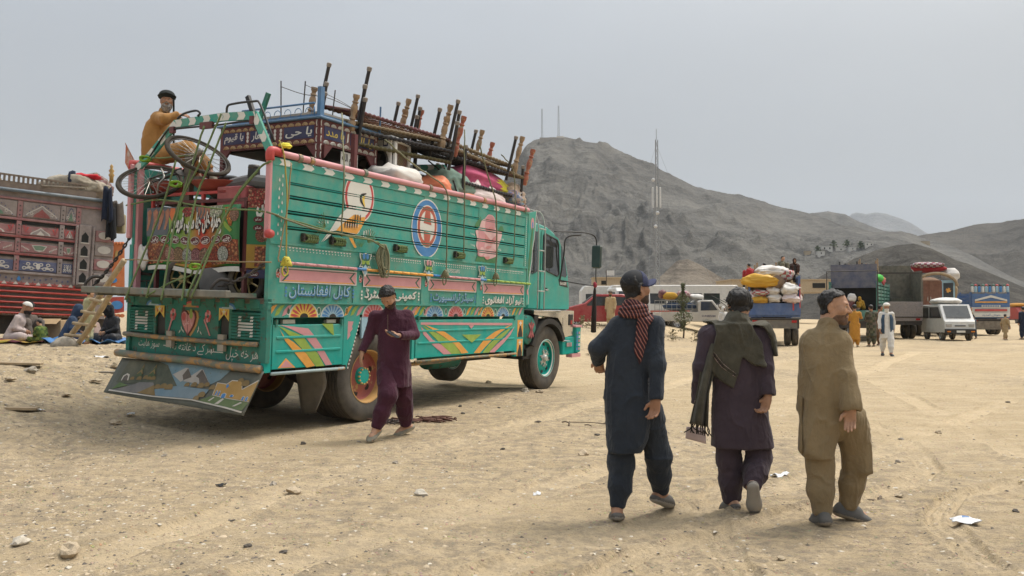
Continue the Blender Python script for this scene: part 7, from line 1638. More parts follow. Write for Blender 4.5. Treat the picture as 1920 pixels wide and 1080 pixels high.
# scarf wound round the neck
mb = MB();nk = jA['neck']+[.0,.0,.012]
for q in range(3):mb.tube([nk+np.array([.088*cos(a),.082*sin(a),.012*sin(a+q)+q*.018-.01]) for a in np.linspace(0,2*pi,26,endpoint=False)],.026-.003*q,8,closed=True)
obj('scarf_loop',mb,scarfA,TA,smooth=True)
# man in plum with shawl
rB = gnd(1388,952);YB = rB[1]
JB = pixj(YB,rB,dict(head=(1386,570,.0),neck=(1383,612,-.05),shL=(1328,628,.0),shR=(1428,628,.0),elL=(1314,690,-.02),elR=(1436,690,-.09),wrL=(1310,762,.06),wrR=(1440,744,-.14),hipL=(1364,775,0),hipR=(1416,775,0),knL=(1366,862,.02),knR=(1424,858,-.02),anL=(1372,936,.05),anR=(1410,912,-.16)))
JB['toeL'] = JB['anL']+[-.02,.20,-.055];JB['toeR'] = JB['anR']+[.035,.09,-.165];JB['upR'] = np.array([.1,.85,.45])
rows = rowsof(YB,rB,[(838,1334,1449,.16,.0),(800,1334,1443,.15,0),(760,1335,1434,.14,0),(710,1338,1426,.135,0),(670,1337,1428,.135,0),(640,1334,1434,.125,0),(615,1342,1430,.105,-.01)])
q = lambda pts:xz(YB,rB,pts,(1280,500),3.858)
TB,jB = person('man walking away in plum shalwar kameez with an olive shawl over his shoulders',rB,JB,dict(kameez=kB,rows=rows,head=(RAD(-8),-.12),hair=HAIR,hairthick=.015,beard=STUB,beardthick=.003,shoe=shoe_g,res=.0085,skin=SK2,foldseed=2.0,fold=.011,hem=.92,leg=(.105,.086,.082,.070),bag=.0,cuff=.86,sleeve=(.074,.060,.058,.060),brows=False,
 handR=dict(d=(-.25,.1,-1),n=(.8,.5,.1),side=-1,curl=.95),handL=dict(d=(-.1,.1,-1),n=(-.8,-.3,0),curl=.8),
 drape=[('shawl',q([(140,400),(180,340),(265,300),(480,305),(600,380),(650,500),(662,640),(640,640),(615,520),(560,440),(470,420),(545,560),(550,715),(470,700),(395,650),(370,760),(330,872),(250,820),(180,745),(190,600),(215,480),(200,400)]),.030,shawl,0),
     ('shawl_stripe',q([(196,598),(206,604),(265,690),(352,762),(348,774),(255,702),(192,612)]),.034,shawl_s,1),('shawl_stripe',q([(192,622),(255,715),(345,784),(343,792),(250,728),(190,640)]),.034,shawl_s,1),('shawl_stripe',q([(192,612),(255,704),(347,776),(346,783),(252,714),(191,622)]),.0335,shawl_d,1)]))
# hanging shawl end with fringe on his left
def shawl_end():
 n,m = 14,20;G = np.zeros((n,m,3))
 A = [(1322,640),(1352,650)];Bm = [(1307,730),(1330,735)];C_ = [(1293,792),(1328,800)]
 for i in range(n):
  u = i/(n-1)
  for k in range(m):
   v = k/(m-1);pts = [A,Bm,C_];t = v*2;s = min(1,int(t));f_ = t-s
   x = (1-f_)*((1-u)*pts[s][0][0]+u*pts[s][1][0])+f_*((1-u)*pts[s+1][0][0]+u*pts[s+1][1][0]);y = (1-f_)*((1-u)*pts[s][0][1]+u*pts[s][1][1])+f_*((1-u)*pts[s+1][0][1]+u*pts[s+1][1][1])
   G[i,k] = at(x,y,YB-.03-.10*sin(v*2.2)+.05*sin(u*9+v)*1)-rB
 return G
G = shawl_end();obj('shawl_end',MB().sheet(G,t=.012),shawl,TB,smooth=True)
for v0,v1,mm in ((.66,.70,shawl_s),(.72,.75,shawl_s)):
 k0 = int(v0*19);row0 = G[:,k0]+(G[:,k0+1]-G[:,k0])*(v0*19-k0);row1 = G[:,k0]+(G[:,k0+1]-G[:,k0])*(v1*19-k0);S = np.stack([row0,row1],1);S[:,:,1] -= .004;obj('shawl_stripe',MB().sheet(S,t=.003),mm,TB,smooth=True)
mb = MB();rg = np.random.default_rng(3)
for k in range(15):p = G[0,-1]+(G[-1,-1]-G[0,-1])*k/14;mb.tube(catmull([p,p+[rg.normal()*.01,.0,-.035],p+[rg.normal()*.02+.01,.0,-.075]],4),.0045,5)
obj('shawl_fringe',mb,mat('dark_fringe',(.03,.027,.022),.9),TB,smooth=True)
# man in khaki looking back over his right shoulder
rC = gnd(1562,980);YC = rC[1]
JC = pixj(YC,rC,dict(head=(1564,574,.0),neck=(1551,618,-.02),shL=(1524,641,.02),shR=(1577,641,-.04),elL=(1517,712,.04),elR=(1588,705,-.12),wrL=(1512,765,.10),wrR=(1595,766,-.17),hipL=(1536,780,0),hipR=(1592,785,0),knL=(1538,872,.02),knR=(1606,865,.08),anL=(1540,962,.0),anR=(1589,948,.12)))
JC['toeL'] = JC['anL']+[-.01,.20,-.055];JC['toeR'] = JC['anR']+[.19,.03,-.055]
rows = rowsof(YC,rC,[(858,1510,1558,.15,.02),(848,1502,1562,.15,.02),(810,1502,1574,.15,.02),(770,1504,1579,.145,.01),(720,1506,1576,.14,0),(680,1508,1578,.135,0),(645,1512,1586,.12,0),(625,1526,1580,.10,0)])
TC,jC = person('man in khaki shalwar kameez walking away and looking back to his right',rC,JC,dict(kameez=kC,rows=rows,head=(RAD(-122),-.08),gaze=.0,hair=HAIR,hairline=.012,hairthick=.009,beard=mat('short_stubble',(.13,.075,.05),.7,var=.3,vs=60),beardthick=.0018,shoe=shoe_k,shoestyle='shoe',res=.0085,skin=SK2,foldseed=3.0,fold=.011,hem=.94,leg=(.115,.092,.084,.070),bag=.0,cuff=.93,sleeve=(.074,.062,.064,.074),legextra=[(at(1612,800,YC)-rC,at(1622,880,YC)-rC,.06,.05)],
 handR=dict(d=(-.05,.0,-1),n=(.35,.9,.1),side=-1,curl=.6),handL=dict(d=(-.1,.4,-1),n=(-.8,-.3,0),curl=.8),
 extra=[(at(1600,770,YC-.02)-rC,at(1622,806,YC+.02)-rC,.035,.018)]))
G = np.array([[at(1598+u*8+v*(26-u*16),740+v*92+u*6,YC-.04+.04*sin(v*4)*u)-rC for v in np.linspace(0,1,12)] for u in np.linspace(0,1,6)]);obj('kameez_panel',MB().sheet(G,t=.008),kC,TC,smooth=True)
G = np.array([[at(1501+u*12,745+v*105,YC-.03+.12*u+.02*sin(v*5))-rC for v in np.linspace(0,1,12)] for u in np.linspace(0,1,4)]);obj('kameez_panel',MB().sheet(G,t=.008),kC,TC,smooth=True)
# man in maroon reading his phone
rD = gnd(728,820);YD = rD[1]
JD = pixj(YD,rD,dict(head=(727,556,-.13),neck=(733,584,.02),shR=(703,594,.0),shL=(764,592,.06),elR=(692,630,-.02),elL=(778,628,-.02),wrR=(679,660,-.12),wrL=(748,629,-.30),hipR=(724,680,.0),hipL=(752,682,.06),knR=(727,742,-.22),knL=(757,745,.16),anR=(705,803,-.24),anL=(761,797,.30)))
JD['toeR'] = JD['anR']+[-.06,-.19,-.065];JD['toeL'] = JD['anL']+[-.17,-.09,-.075];JD['upR'] = np.array([0,-.25,1.])
rows = rowsof(YD,rD,[(726,712,768,.17,-.02),(700,710,769,.16,-.01),(670,709,768,.15,.0),(640,708,769,.145,.02),(615,707,770,.135,.03),(598,708,768,.115,.03),(586,720,752,.08,.03)])
TD,jD = person('man in maroon shalwar kameez walking past the rear wheel looking down at his phone',rD,JD,dict(kameez=kD,rows=rows,head=(RAD(158),-.95),hair=HAIR,hairthick=.019,eyes=False,beard=STUB,beardthick=.005,shoe=sand_g,shoestyle='sandal',res=.0105,skin=SK2,foldseed=4.0,leg=(.12,.106,.094,.078),bag=.0,fold=.012,hem=.90,handR=dict(d=(-.15,-.2,-1),n=(-.8,-.4,.2),side=1,curl=.35),handL=dict(d=(-1,-.15,.05),n=(.05,.3,-1),side=-1,curl=.55,thumb=1.0),legextra=[]))
obj('placket',MB().tube([at(727-.0*k,590+k*8.5,YD-.115-.012*k)-rD for k in range(5)],.004,5),mat('brass_buttons',(.10,.06,.035),.5),TD)
pp = at(737,627,YD-.36)
t = thing('mobile_phone','dark mobile phone held in the left hand of the man in maroon','phone',pp,rot=(RAD(28),RAD(-6),RAD(70)))
obj('phone_case',MB().bx((0,0,0),(.075,.155,.010),bev=.004),mat('phone_black',(.02,.02,.022),.3),t);obj('phone_screen',MB().bx((0,0,.0056),(.068,.145,.0012)),mat('phone_screen',(.03,.035,.04),.08),t);obj('phone_camera',MB().bx((.018,.05,-.006),(.02,.03,.003)),iron,t)
o = obj('paper_sheet',MB().sheet(np.array([[at(1287+u*36+v*(-2+3*u),800+v*22+u*(2+8*v),YB+.02+.02*sin(u*4))-at(1305,815,YB) for v in np.linspace(0,1,6)] for u in np.linspace(0,1,8)]),t=.004),mat('pink_paper',(.58,.46,.44),.7),smooth=True);o.location = at(1305,815,YB);tag(o,'folded pinkish paper held low by the man with the olive shawl','paper')
# turbaned man sitting up on the load
rE = tw((.55,2.55,2.60));YE = rE[1]
JE = pixj(YE,rE,dict(head=(313,189,-.02),neck=(306,214,.02),shR=(285,228,.08),shL=(322,224,-.12),elR=(280,262,.0),elL=(338,219,-.25),wrR=(300,285,-.1),wrL=(336,217,-.20),hipR=(286,292,.08),hipL=(306,292,-.06),knR=(338,284,-.10),knL=(352,280,-.22),anR=(370,325,-.05),anL=(392,318,-.15)))
JE['elL'] = at(310,224,YE-.30)-rE;JE['wrL'] = at(333,216,YE-.22)-rE;JE['shL'] = at(296,222,YE-.12)-rE;JE['shR'] = at(312,226,YE+.14)-rE
JE['toeR'] = JE['anR']+[.15,-.1,-.1];JE['toeL'] = JE['anL']+[.15,-.1,-.1]
kE = cloth('ochre_cloth',(.34,.175,.058),var=.15,vs=6)
rows = rowsof(YE,rE,[(300,267,318,.17,0),(275,267,315,.165,0),(250,270,316,.155,0),(232,276,318,.14,.0),(216,290,316,.09,0)])
TE,jE = person('bearded man in ochre clothes and black turban sitting on the load, arm along the arch',rE,JE,dict(kameez=kE,rows=rows,head=(RAD(200),.0),hair=None,turban=mat('black_turban_cloth',(.012,.016,.016),.9,bump=.5,bs=60),beard=GREYH,beardlen=.022,beardthick=.013,shoe=sand_g,res=.0115,skin=SK1,foldseed=5.0,leg=(.12,.105,.10,.08),sleeve=(.085,.075,.070,.062),handL=dict(d=(1,-.1,.05),n=(0,-.5,.9),side=1,curl=.45),handR=dict(d=(.8,-.5,-.2),n=(0,0,1))))
G = np.array([[at(326+u*1.6,186+v*95,YE-.05+.02*sin(v*6))-rE for v in np.linspace(0,1,12)] for u in np.linspace(-1,1,3)]);obj('turban_tail',MB().sheet(G,t=.012),MATS['black_turban_cloth'],TE,smooth=True)
# ------------------------------------------------------------------ smaller figures
def stand_j(H,yaw,stride=.0,arms=('down','down'),lean=0.0):
 s = H/1.72;J = dict(head=(0,.03+lean,1.60),neck=(0,-.01+lean*.8,1.40),shL=(-.175,lean*.7,1.36),shR=(.175,lean*.7,1.36),hipL=(-.09,0,.90),hipR=(.09,0,.90))
 for q,sg,st in (('L',-1,1),('R',1,-1)):
  J['kn'+q] = (sg*.10,st*stride*.5+.04*(st*stride > 0),.50);J['an'+q] = (sg*.10,st*stride,.085+.03*(st*stride < -.05));J['toe'+q] = (sg*.13,st*stride+.20,.03)
  a = arms[0 if q == 'L' else 1]
  el,wr = {'down':((sg*.23,-.03-st*stride*.3,1.10),(sg*.23,.05-st*stride*.5,.86)),'front':((sg*.22,.05,1.10),(sg*.10,.26,1.08)),'up':((sg*.25,.18,1.30),(sg*.15,.40,1.42)),'hip':((sg*.33,-.06,1.12),(sg*.18,.08,.98)),'face':((sg*.24,.15,1.18),(sg*.06,.20,1.42))}[a]
  J['el'+q],J['wr'+q] = el,wr
 M = rot_to(yaw);return {k:M@(np.array(v)*s) for k,v in J.items()}
def sit_j(H,yaw,lean=.08,knees='cross',arms=('lap','lap')):
 s = H/1.72;J = dict(head=(0,.06+lean*1.6,.80),neck=(0,lean*1.2,.61),shL=(-.17,lean,.56),shR=(.17,lean,.56),hipL=(-.10,0,.12),hipR=(.10,0,.12))
 for q,sg in (('L',-1),('R',1)):
  if knees == 'cross':J['kn'+q] = (sg*.34,.26,.14);J['an'+q] = (-sg*.02,.30,.09);J['toe'+q] = (-sg*.18,.36,.06)
  elif knees == 'up':J['kn'+q] = (sg*.15,.34,.46);J['an'+q] = (sg*.13,.42,.09);J['toe'+q] = (sg*.15,.60,.03)
  else:J['kn'+q] = (sg*.12,.42,.14);J['an'+q] = (sg*.12,.55,-.22);J['toe'+q] = (sg*.13,.70,-.30)
  J['el'+q],J['wr'+q] = {'lap':((sg*.24,.10,.34),(sg*.08,.30,.26)),'side':((sg*.26,.0,.34),(sg*.26,.12,.14)),'face':((sg*.2,.2,.4),(sg*.05,.22,.62))}[arms[0 if q == 'L' else 1]]
 M = rot_to(yaw);return {k:M@(np.array(v)*s) for k,v in J.items()}
def folk(label,px,py,D,H,yaw,cl,pose='stand',z=None,res=.024,group=None,hemk=.42,skirt=True,**o):
 p = at(px,py,D);
 if z is None:p[2] = gz(p[0],p[1]) if pose == 'stand' else p[2]
 else:p[2] = z
 s = H/1.72;kw = {k:o.pop(k) for k in ('stride','arms','lean','knees') if k in o}
 J = stand_j(H,yaw,**{k:v for k,v in kw.items() if k != 'knees'}) if pose == 'stand' else sit_j(H,yaw,**{k:v for k,v in kw.items() if k != 'stride'})
 rows = None
 if pose == 'stand' and skirt:
  le = kw.get('lean',0)*s;rows = [(hemk*s,0,0,.19*s,.17*s),(.75*s,0,0,.18*s,.15*s),(1.0*s,0,0,.165*s,.13*s),(1.25*s,0,0,.18*s,.125*s),(1.38*s,0,0,.15*s,.10*s)]
 st = dict(kameez=cl,head=(yaw+o.pop('look',0),o.pop('nod',-.05)),res=res,hres=.0115,sc=s,rows=rows,shoe=o.pop('shoe',sand_g),shoestyle='clog',eyes=False,fold=.012,skin=o.pop('skin',SK2),foldseed=px*.01,handL=dict(d=J['wrL']-J['elL'],n=rot_to(yaw)@np.array([-1.,0,.2])),handR=dict(d=J['wrR']-J['elR'],n=rot_to(yaw)@np.array([1.,0,.2])),brows=False);st.update(o)
 return person(label,p,J,st,group)
CM = {k:cloth('cloth_'+k,c) for k,c in dict(pale=(.42,.35,.33),white=(.58,.56,.52),grey_brown=(.12,.10,.085),sage=(.36,.34,.20),denim=(.035,.055,.095),black=(.016,.017,.02),camel=(.42,.31,.17),orange=(.42,.20,.035),brown=(.18,.11,.065),red=(.30,.03,.035),teal=(.02,.17,.17),olive=(.13,.12,.08),dark_brown=(.05,.028,.022),mustard=(.45,.26,.04),green=(.10,.13,.025),rose=(.28,.20,.17),navy=(.02,.026,.045),slate=(.05,.06,.075),tan=(.30,.22,.12),peach=(.50,.2,.10)).items()}
camo = weave('camouflage_cloth',(.055,.06,.035),(.14,.125,.08),9)
SITG = 'people sitting by the red truck'
folk('man in pale clothes and white cap sitting cross-legged on the mat',20,643,18.6,1.72,RAD(-70),CM['pale'],'sit',lean=.16,nod=-.45,skullcap=CM['white'],beard=HAIR,skin=SK1,group=SITG,z=gz(-11.2,18.6)+.03)
folk('bearded man in grey brown clothes and black turban sitting with one knee raised',46,640,19.3,1.7,RAD(-120),CM['grey_brown'],'sit',knees='up',lean=.08,look=RAD(-30),nod=-.2,turban=CM['black'],beard=HAIR,skin=SK1,group=SITG,z=gz(-11.3,19.3)+.03)
folk('small child in a green print dress sitting beside the turbaned man',78,645,18.6,.98,RAD(60),weave('green_print',(.06,.10,.015),(.16,.19,.03),14),'sit',hair=HAIR,look=RAD(20),nod=-.3,res=.018,group=SITG,z=gz(-10.5,18.6)+.03)
folk('woman wrapped in a dark blue hooded veil sitting with her back turned',122,644,18.8,1.62,RAD(-60),CM['denim'],'sit',lean=.14,nod=-.3,veil=CM['denim'],facecover=True,group=SITG,z=gz(-10.1,18.8)+.03)
folk('child in rose clothes half hidden behind the ladder',180,645,18.9,1.25,RAD(70),CM['rose'],'sit',lean=.16,nod=-.5,hair=HAIR,group=SITG,z=gz(-9.4,18.9)+.03)
folk('woman in a black spotted veil sitting beside the tail of the teal truck',214,645,18.6,1.62,RAD(150),speckle('black_spotted_cloth',(.012,.013,.018),(.015,.016,.022),(.02,.02,.03),30),'sit',lean=.06,veil=CM['black'],facecover=True,group=SITG,z=gz(-8.9,18.6)+.03)
folk('barefoot boy in sage clothes climbing the wooden ladder',166,649,17.9,1.22,RAD(-42),CM['sage'],'stand',arms=('up','up'),stride=.07,hair=HAIR,hemk=.62,shoe=None,nod=.0,res=.018,fold=.016)
folk('bearded man in a beige tunic standing beside the red car',1145,612,38.5,1.72,RAD(150),CM['camel'],beard=HAIR,turban=CM['grey_brown'],skin=SK1)
folk('man with a white cloth over his head behind the white pickup',1356,612,44,1.70,RAD(200),CM['white'],veil=CM['white'],beard=HAIR,skin=SK1,arms=('front','down'))
folk('man in an orange robe standing behind the green slatted truck',1603,645,34,1.75,RAD(-20),CM['orange'],hair=HAIR,arms=('front','face'),hemk=.30,skin=SK1)
folk('man in camouflage clothes with a strap over his back',1634,645,34.5,1.74,RAD(0),camo,hair=HAIR,arms=('front','front'),skin=SK1)
folk('man in brown clothes standing behind the camouflaged man',1650,643,35.2,1.74,RAD(-90),CM['brown'],hair=HAIR,skin=SK1)
T_,j_ = folk('white-bearded man in white clothes and blue waistcoat striding across the road',1663,664,27.8,1.74,RAD(165),CM['white'],stride=.20,beard=WHITEH,beardlen=.04,beardthick=.015,turban=CM['white'],skin=SK1,res=.020,nod=-.1,hemk=.55,shoe=[black,black])
mb = MB();M = rot_to(RAD(165));P = []
for z,w,d in ((.72,.205,.16),(.85,.20,.155),(1.0,.19,.15),(1.2,.20,.145),(1.36,.16,.12)):P.append([M@np.array([w*cos(a),d*sin(a),z]) for a in np.linspace(RAD(115),RAD(425),22)])
obj('waistcoat',MB().sheet(np.array(P),t=.02),cloth('blue_waistcoat',(.045,.075,.115)),T_,smooth=True)
BOYG = 'boys near the white van'
folk('small boy in dark clothes standing left of the blue and white truck',1826,632,43.5,1.25,RAD(30),CM['slate'],hair=HAIR,stride=.1,hemk=.5,group=BOYG);folk('small boy in tan clothes striding in front of the blue and white truck',1885,637,42,1.32,RAD(-70),CM['tan'],hair=HAIR,stride=.22,hemk=.5,group=BOYG)
folk('man in dusty tan clothes bending beside the white van',1815,627,45,1.7,RAD(200),CM['tan'],hair=HAIR,lean=.15);folk('man in dark blue clothes at the right edge of the road',1919,634,43,1.7,RAD(10),CM['navy'],hair=HAIR)
# ------------------------------------------------------------------ the red carved truck on the left
LA = at(-170,598,18.4);LB = at(205,611,21.2);LA[2] -= .0
lux = (LB-LA)/np.linalg.norm(LB-LA);lnn = np.cross(lux,[0,0,1]);lnn /= np.linalg.norm(lnn);luz = np.cross(lnn,lux)*-1
if luz[2] < 0:luz = -luz
lnn = np.cross(lux,luz);LL = np.linalg.norm(LB-LA)
def lp(px,py):d = ray(px,py);t = ((LA-CPOS)@lnn)/(d@lnn);p = CPOS+d*t-LA;return np.array([p@lux,p@luz])
LT = thing('carved_truck','old red and pink truck with carved and painted side panels behind the sitting people','truck',LA)
LT.rotation_euler = Matrix(np.stack([lux,-lnn,luz],1).tolist()).to_euler()      # local x along, y into the truck, z up
W0 = LL
rp_ = mat('carved_red',(.24,.035,.035),.65,var=.25,dust=.45,dcol=(.25,.2,.17),wear=(.16,.13,.12),wamt=.4);pk_ = mat('faded_pink_wood',(.27,.10,.105),.7,var=.25,dust=.5,dcol=(.28,.24,.21),wear=(.20,.18,.16),wamt=.45,ws=9)
gy_ = mat('faded_grey_wood',(.25,.205,.195),.75,var=.25,dust=.45,dcol=(.28,.24,.2),wear=(.18,.12,.11),wamt=.4);bl_ = mat('faded_blue',(.06,.075,.16),.65,dust=.4,dcol=(.2,.18,.17));gn_ = mat('faded_green',(.06,.16,.11),.65,dust=.4);br_ = mat('bright_red_tin',(.40,.03,.025),.45,var=.2,dust=.25,wear=(.2,.04,.03),wamt=.3);or_ = mat('orange_carving',(.50,.13,.03),.6,dust=.25);gold_ = mat('old_gold',(.40,.24,.06),.5,dust=.25);wh_ = mat('chalky_white',(.50,.47,.43),.7,dust=.35)
zq = lambda x,y:lp(x/2.7,290+y/2.7)
def lpoly(mb,pts,e,t=.004,m=0):mb.prism(pts,(0,-e,0),(1,0,0),(0,0,1),t,m)
def lrow(y_at0,y_at430):a,b = zq(0,y_at0),zq(430,y_at430);k = (b[1]-a[1])/(b[0]-a[0]);return lambda u:a[1]+k*(u-a[0])
ztop = zq(215,195)[1];zA = zq(215,238)[1];zB = zq(215,338)[1];zC = zq(215,425)[1];zD = zq(215,512)[1];zE = zq(215,605)[1];zF = zq(215,660)[1];zG = zq(215,820)[1]
obj('body',MB().box((0,.02,zF),(W0-.02,2.3,ztop)).box((0,.1,zG),(W0-.1,2.2,zF)),gy_,LT)
obj('chassis',MB().box((0,.3,zG-.45),(W0,2.0,zG)),iron,LT)
us = [zq(x,400)[0] for x in (-420,-190,92,312,392)]
uP0,uP1,uEnd = zq(394,450)[0],zq(458,450)[0],W0-.02
for zz,m in ((ztop,pk_),(zA,pk_),(zB,pk_),(zC,rp_),(zD,rp_),(zE,gy_),(zF,br_)):
 obj('rail_strip',MB().box((0,-.03,zz-.03),(uP0 if zz < zA else W0,.03,zz+.025),bev=.008),m,LT)
obj('gap_shade_strip',MB().box((0,-.004,zB-.12),(uP0,.0,zB-.02)).box((0,-.005,zC-.09),(uP0,.0,zC-.03)).box((0,-.005,zD-.08),(uP0,.0,zD-.02)),dark_in,LT)  # near-black strips, shade of the gaps between panel rows put into colour
def ogee(c,w,z0,h):
 pts = []
 for t in np.linspace(0,1,12):pts.append((c-w+w*t,z0+h*(t**.5*.75+.25*t**3)))
 return pts+[(2*c-x,z) for x,z in pts[::-1][1:]]
rgl = np.random.default_rng(9)
for ci in range(len(us)-1):
 u0,u1 = us[ci]+.06,us[ci+1]-.06
 for ri,(za,zb_,base) in enumerate(((zA,zB,gy_),(zB,zC,pk_),(zC,zD,pk_),(zD,zE,bl_))):
  z1,z0 = za-.05-(.1 if ri else 0),zb_+.05;c = (u0+u1)/2;w = (u1-u0)/2;h = z1-z0
  p = obj('carved_panel',MB().box((u0,-.012,z0),(u1,.02,z1),bev=.01),base,LT)
  mb = MB()
  if ri == 0:
   lpoly(mb,ogee(c,w*.86,z0+.03,h*.8),.014,.008,0);lpoly(mb,ogee(c,w*.80,z0+.03,h*.72),.023,.003,1);lpoly(mb,ogee(c,w*.45,z0+.03,h*.55),.027,.004,2)
   for t in np.linspace(0,1,11):u = c-w*.82+w*1.64*t;lpoly(mb,ell(u,z0+.03+h*.78*(1-abs(2*t-1)**1.6)**.8+.012,.014,.014,8),.027,.006,3)
   for s in (-1,1):
    for q in range(5):lpoly(mb,ell(c+s*w*.55+.03*cos(q*1.26),z0+h*.30+.03*sin(q*1.26),.014,.014,6),.028,.003,0)
   mats_ = [wh_,gy_,gn_ if ci % 2 else rp_,bl_]
  elif ri == 1:
   lpoly(mb,ogee(c,w*.55,z0+.02,h*.85),.014,.006,0);lpoly(mb,ogee(c,w*.46,z0+.02,h*.72),.021,.004,1);lpoly(mb,ogee(c,w*.2,z0+.02,h*.5),.026,.004,0)
   for s in (-1,1):
    for q in range(4):a = q*.7;lpoly(mb,[(c+s*w*.8,z0+.05),(c+s*(w*.8-.10*cos(a)),z0+.05+.16*sin(a)+.03),(c+s*(w*.8-.06*cos(a)),z0+.05+.19*sin(a)+.03)],.014+.002*q,.003,2)
   mats_ = [wh_,pk_ if ci % 2 else gy_,redp]
  elif ri == 2:
   lpoly(mb,[(c-w*.42,z0+h*.85),(c,z0+h*.9),(c+w*.42,z0+h*.85),(c+w*.25,z0+h*.3),(c,z0+.03),(c-w*.25,z0+h*.3)],.014,.006,0);lpoly(mb,[(c-w*.34,z0+h*.78),(c,z0+h*.84),(c+w*.34,z0+h*.78),(c+w*.18,z0+h*.33),(c,z0+.08),(c-w*.18,z0+h*.33)],.021,.004,1)
   for s in (-1,1):
    for q in range(6):lpoly(mb,ell(c+s*(w*.55+.03*q),z0+h*(.3+.07*q),.012,.02,7),.014,.003,0)
   mats_ = [wh_,gn_]
  else:
   for s in (-1,1):
    for q in range(4):a = np.array([c+s*w*(.15+.19*q),z0+h*.5]);lpoly(mb,ell(a[0],a[1]+.05*(-1)**q,w*.12,h*.17,12),.014,.005,0);lpoly(mb,ell(a[0],a[1]+.05*(-1)**q,w*.06,h*.08,10),.020,.003,1)
    lpoly(mb,[(c+s*w*.1,z0+h*.3),(c+s*w*.85,z0+h*.2),(c+s*w*.5,z0+h*.5),(c+s*w*.85,z0+h*.75)],.014,.004,0)
   lpoly(mb,ell(c,z0+h*.5,w*.12,h*.3,12),.016,.006,0);mats_ = [wh_,bl_]
  obj('carving',mb,mats_,p)
 for (za,zb_) in ((zA,zB),(zB,zC),(zC,zD),(zD,zE)):
  mb = MB().box((us[ci+1]-.055,-.025,zb_+.03),(us[ci+1]+.055,.02,za-.04),bev=.008)
  for q in range(3):mb.lathe([(.018,-.032),(.012,-.036),(0,-.037)],(us[ci+1],0,zb_+.1+q*(za-zb_-.15)/3),(0,1,0),8,m=1)
  obj('panel_post',mb,[pk_ if ci % 2 else gy_,iron],LT)
# carved pillar with niches, then a narrow panel
mb = MB().box((uP0,-.05,zF+.05),(uP1,.0,zB+.02),bev=.012)
pl_ = obj('carved_pillar',mb,gy_,LT)
for q in range(4):
 z = zF+.12+q*(zB-zF-.2)/4;c = (uP0+uP1)/2;mb = MB();lpoly(mb,[(c-.08,z),(c+.08,z),(c+.08,z+.16),(c,z+.26),(c-.08,z+.16)],.052,.002,0);lpoly(mb,[(c-.1,z-.03),(c+.1,z-.03),(c+.1,z-.005),(c-.1,z-.005)],.05,.02,1);obj('niche',mb,[dark_in,wh_],pl_)
for u in (uP0-.05,uP1+.05):obj('turned_colonnette',MB().lathe([(.03,0)]+[(.022+.012*(k % 2),.04+k*.045) for k in range(int((zB-zF-.1)/.045))]+[(.03,zB-zF-.05)],(u,-.05,zF+.04),(0,0,1),8),gy_,LT,smooth=True)
for q in range(4):z = zF+.1+q*(zB-zF-.1)/4;obj('carved_panel',MB().box((uP1+.1,-.012,z),(uEnd,.02,z+(zB-zF-.1)/4-.08),bev=.02).prism(ell((uP1+.1+uEnd)/2,z+.16,(uEnd-uP1-.1)*.35,.1,12),(0,-.013,0),(1,0,0),(0,0,1),.006,1),[pk_ if q % 2 else gy_,wh_],LT)
mb = MB()
for k in range(26):
 u = .1+k*(uP0-.15)/26;lpoly(mb,ell(u,zE-.09-.07*abs(sin(k*.72)),.020,.028,8),.002,.004,0)
for k in range(4):lpoly(mb,[(us[0]+.6+k*1.4,zE-.16),(us[0]+.65+k*1.4,zE-.07),(us[0]+.7+k*1.4,zE-.16),(us[0]+.65+k*1.4,zE-.2)],.004,.004,1)
obj('dot_frieze',mb,[bl_,bluep],LT)
# red tin skirt with embossed rows
n = 6;hs_ = (zF-zG)/n
for k in range(n):
 z = zG+k*hs_;obj('tin_strip',MB().tube([(0,.0,z+hs_*.5),(uP0+.3,.0,z+hs_*.5)],hs_*.45,10,flat=.5),br_,LT,smooth=True)
 mb = MB()
 for q in range(int((uP0+.2)/.11)):
  u = .05+q*.11
  if k == 2 and q % 4 == 0:lpoly(mb,rect(u,z+hs_*.3,u+.28,z+hs_*.7),hs_*.23,.006,1)
  elif k in (1,4,5):lpoly(mb,ell(u,z+hs_*.5,.022,.014,6),hs_*.22,.006,0)
  elif k == 0:lpoly(mb,[(u,z+hs_*.2),(u+.05,z+hs_*.75),(u+.1,z+hs_*.2),(u+.085,z+hs_*.2),(u+.05,z+hs_*.55),(u+.015,z+hs_*.2)],hs_*.22,.006,2)
 if mb.n:obj('embossed_row',mb,[gold_,black,wh_],LT)
mb = MB()
for q in range(int(uP0/.12)):u = .02+q*.12;lpoly(mb,[(u,zF-.02),(u+.06,zF+.06),(u+.12,zF-.02)],.032,.006,q % 2)
obj('scalloped_edge',mb,[wh_,rp_],LT)
obj('top_pipe',MB().rod((0,-.06,zq(0,175)[1]),(W0*.93,-.06,zq(420,222)[1]),.045,10),mat('blue_grey_pipe',(.09,.14,.19),.5,dust=.4),LT,smooth=True)
mb = MB()
for k in range(int((W0-.8)/.1)):u = k*.1;mb.box((u,.04,ztop+.20),(u+.05,.06,ztop+.34))
mb.box((0,.05,ztop+.02),(W0-.5,.08,ztop+.20)).box((0,.03,ztop+.33),(W0-.7,.09,ztop+.37));obj('pierced_rail',mb,mat('dull_brown_lattice',(.13,.10,.085),.8,dust=.4),LT)
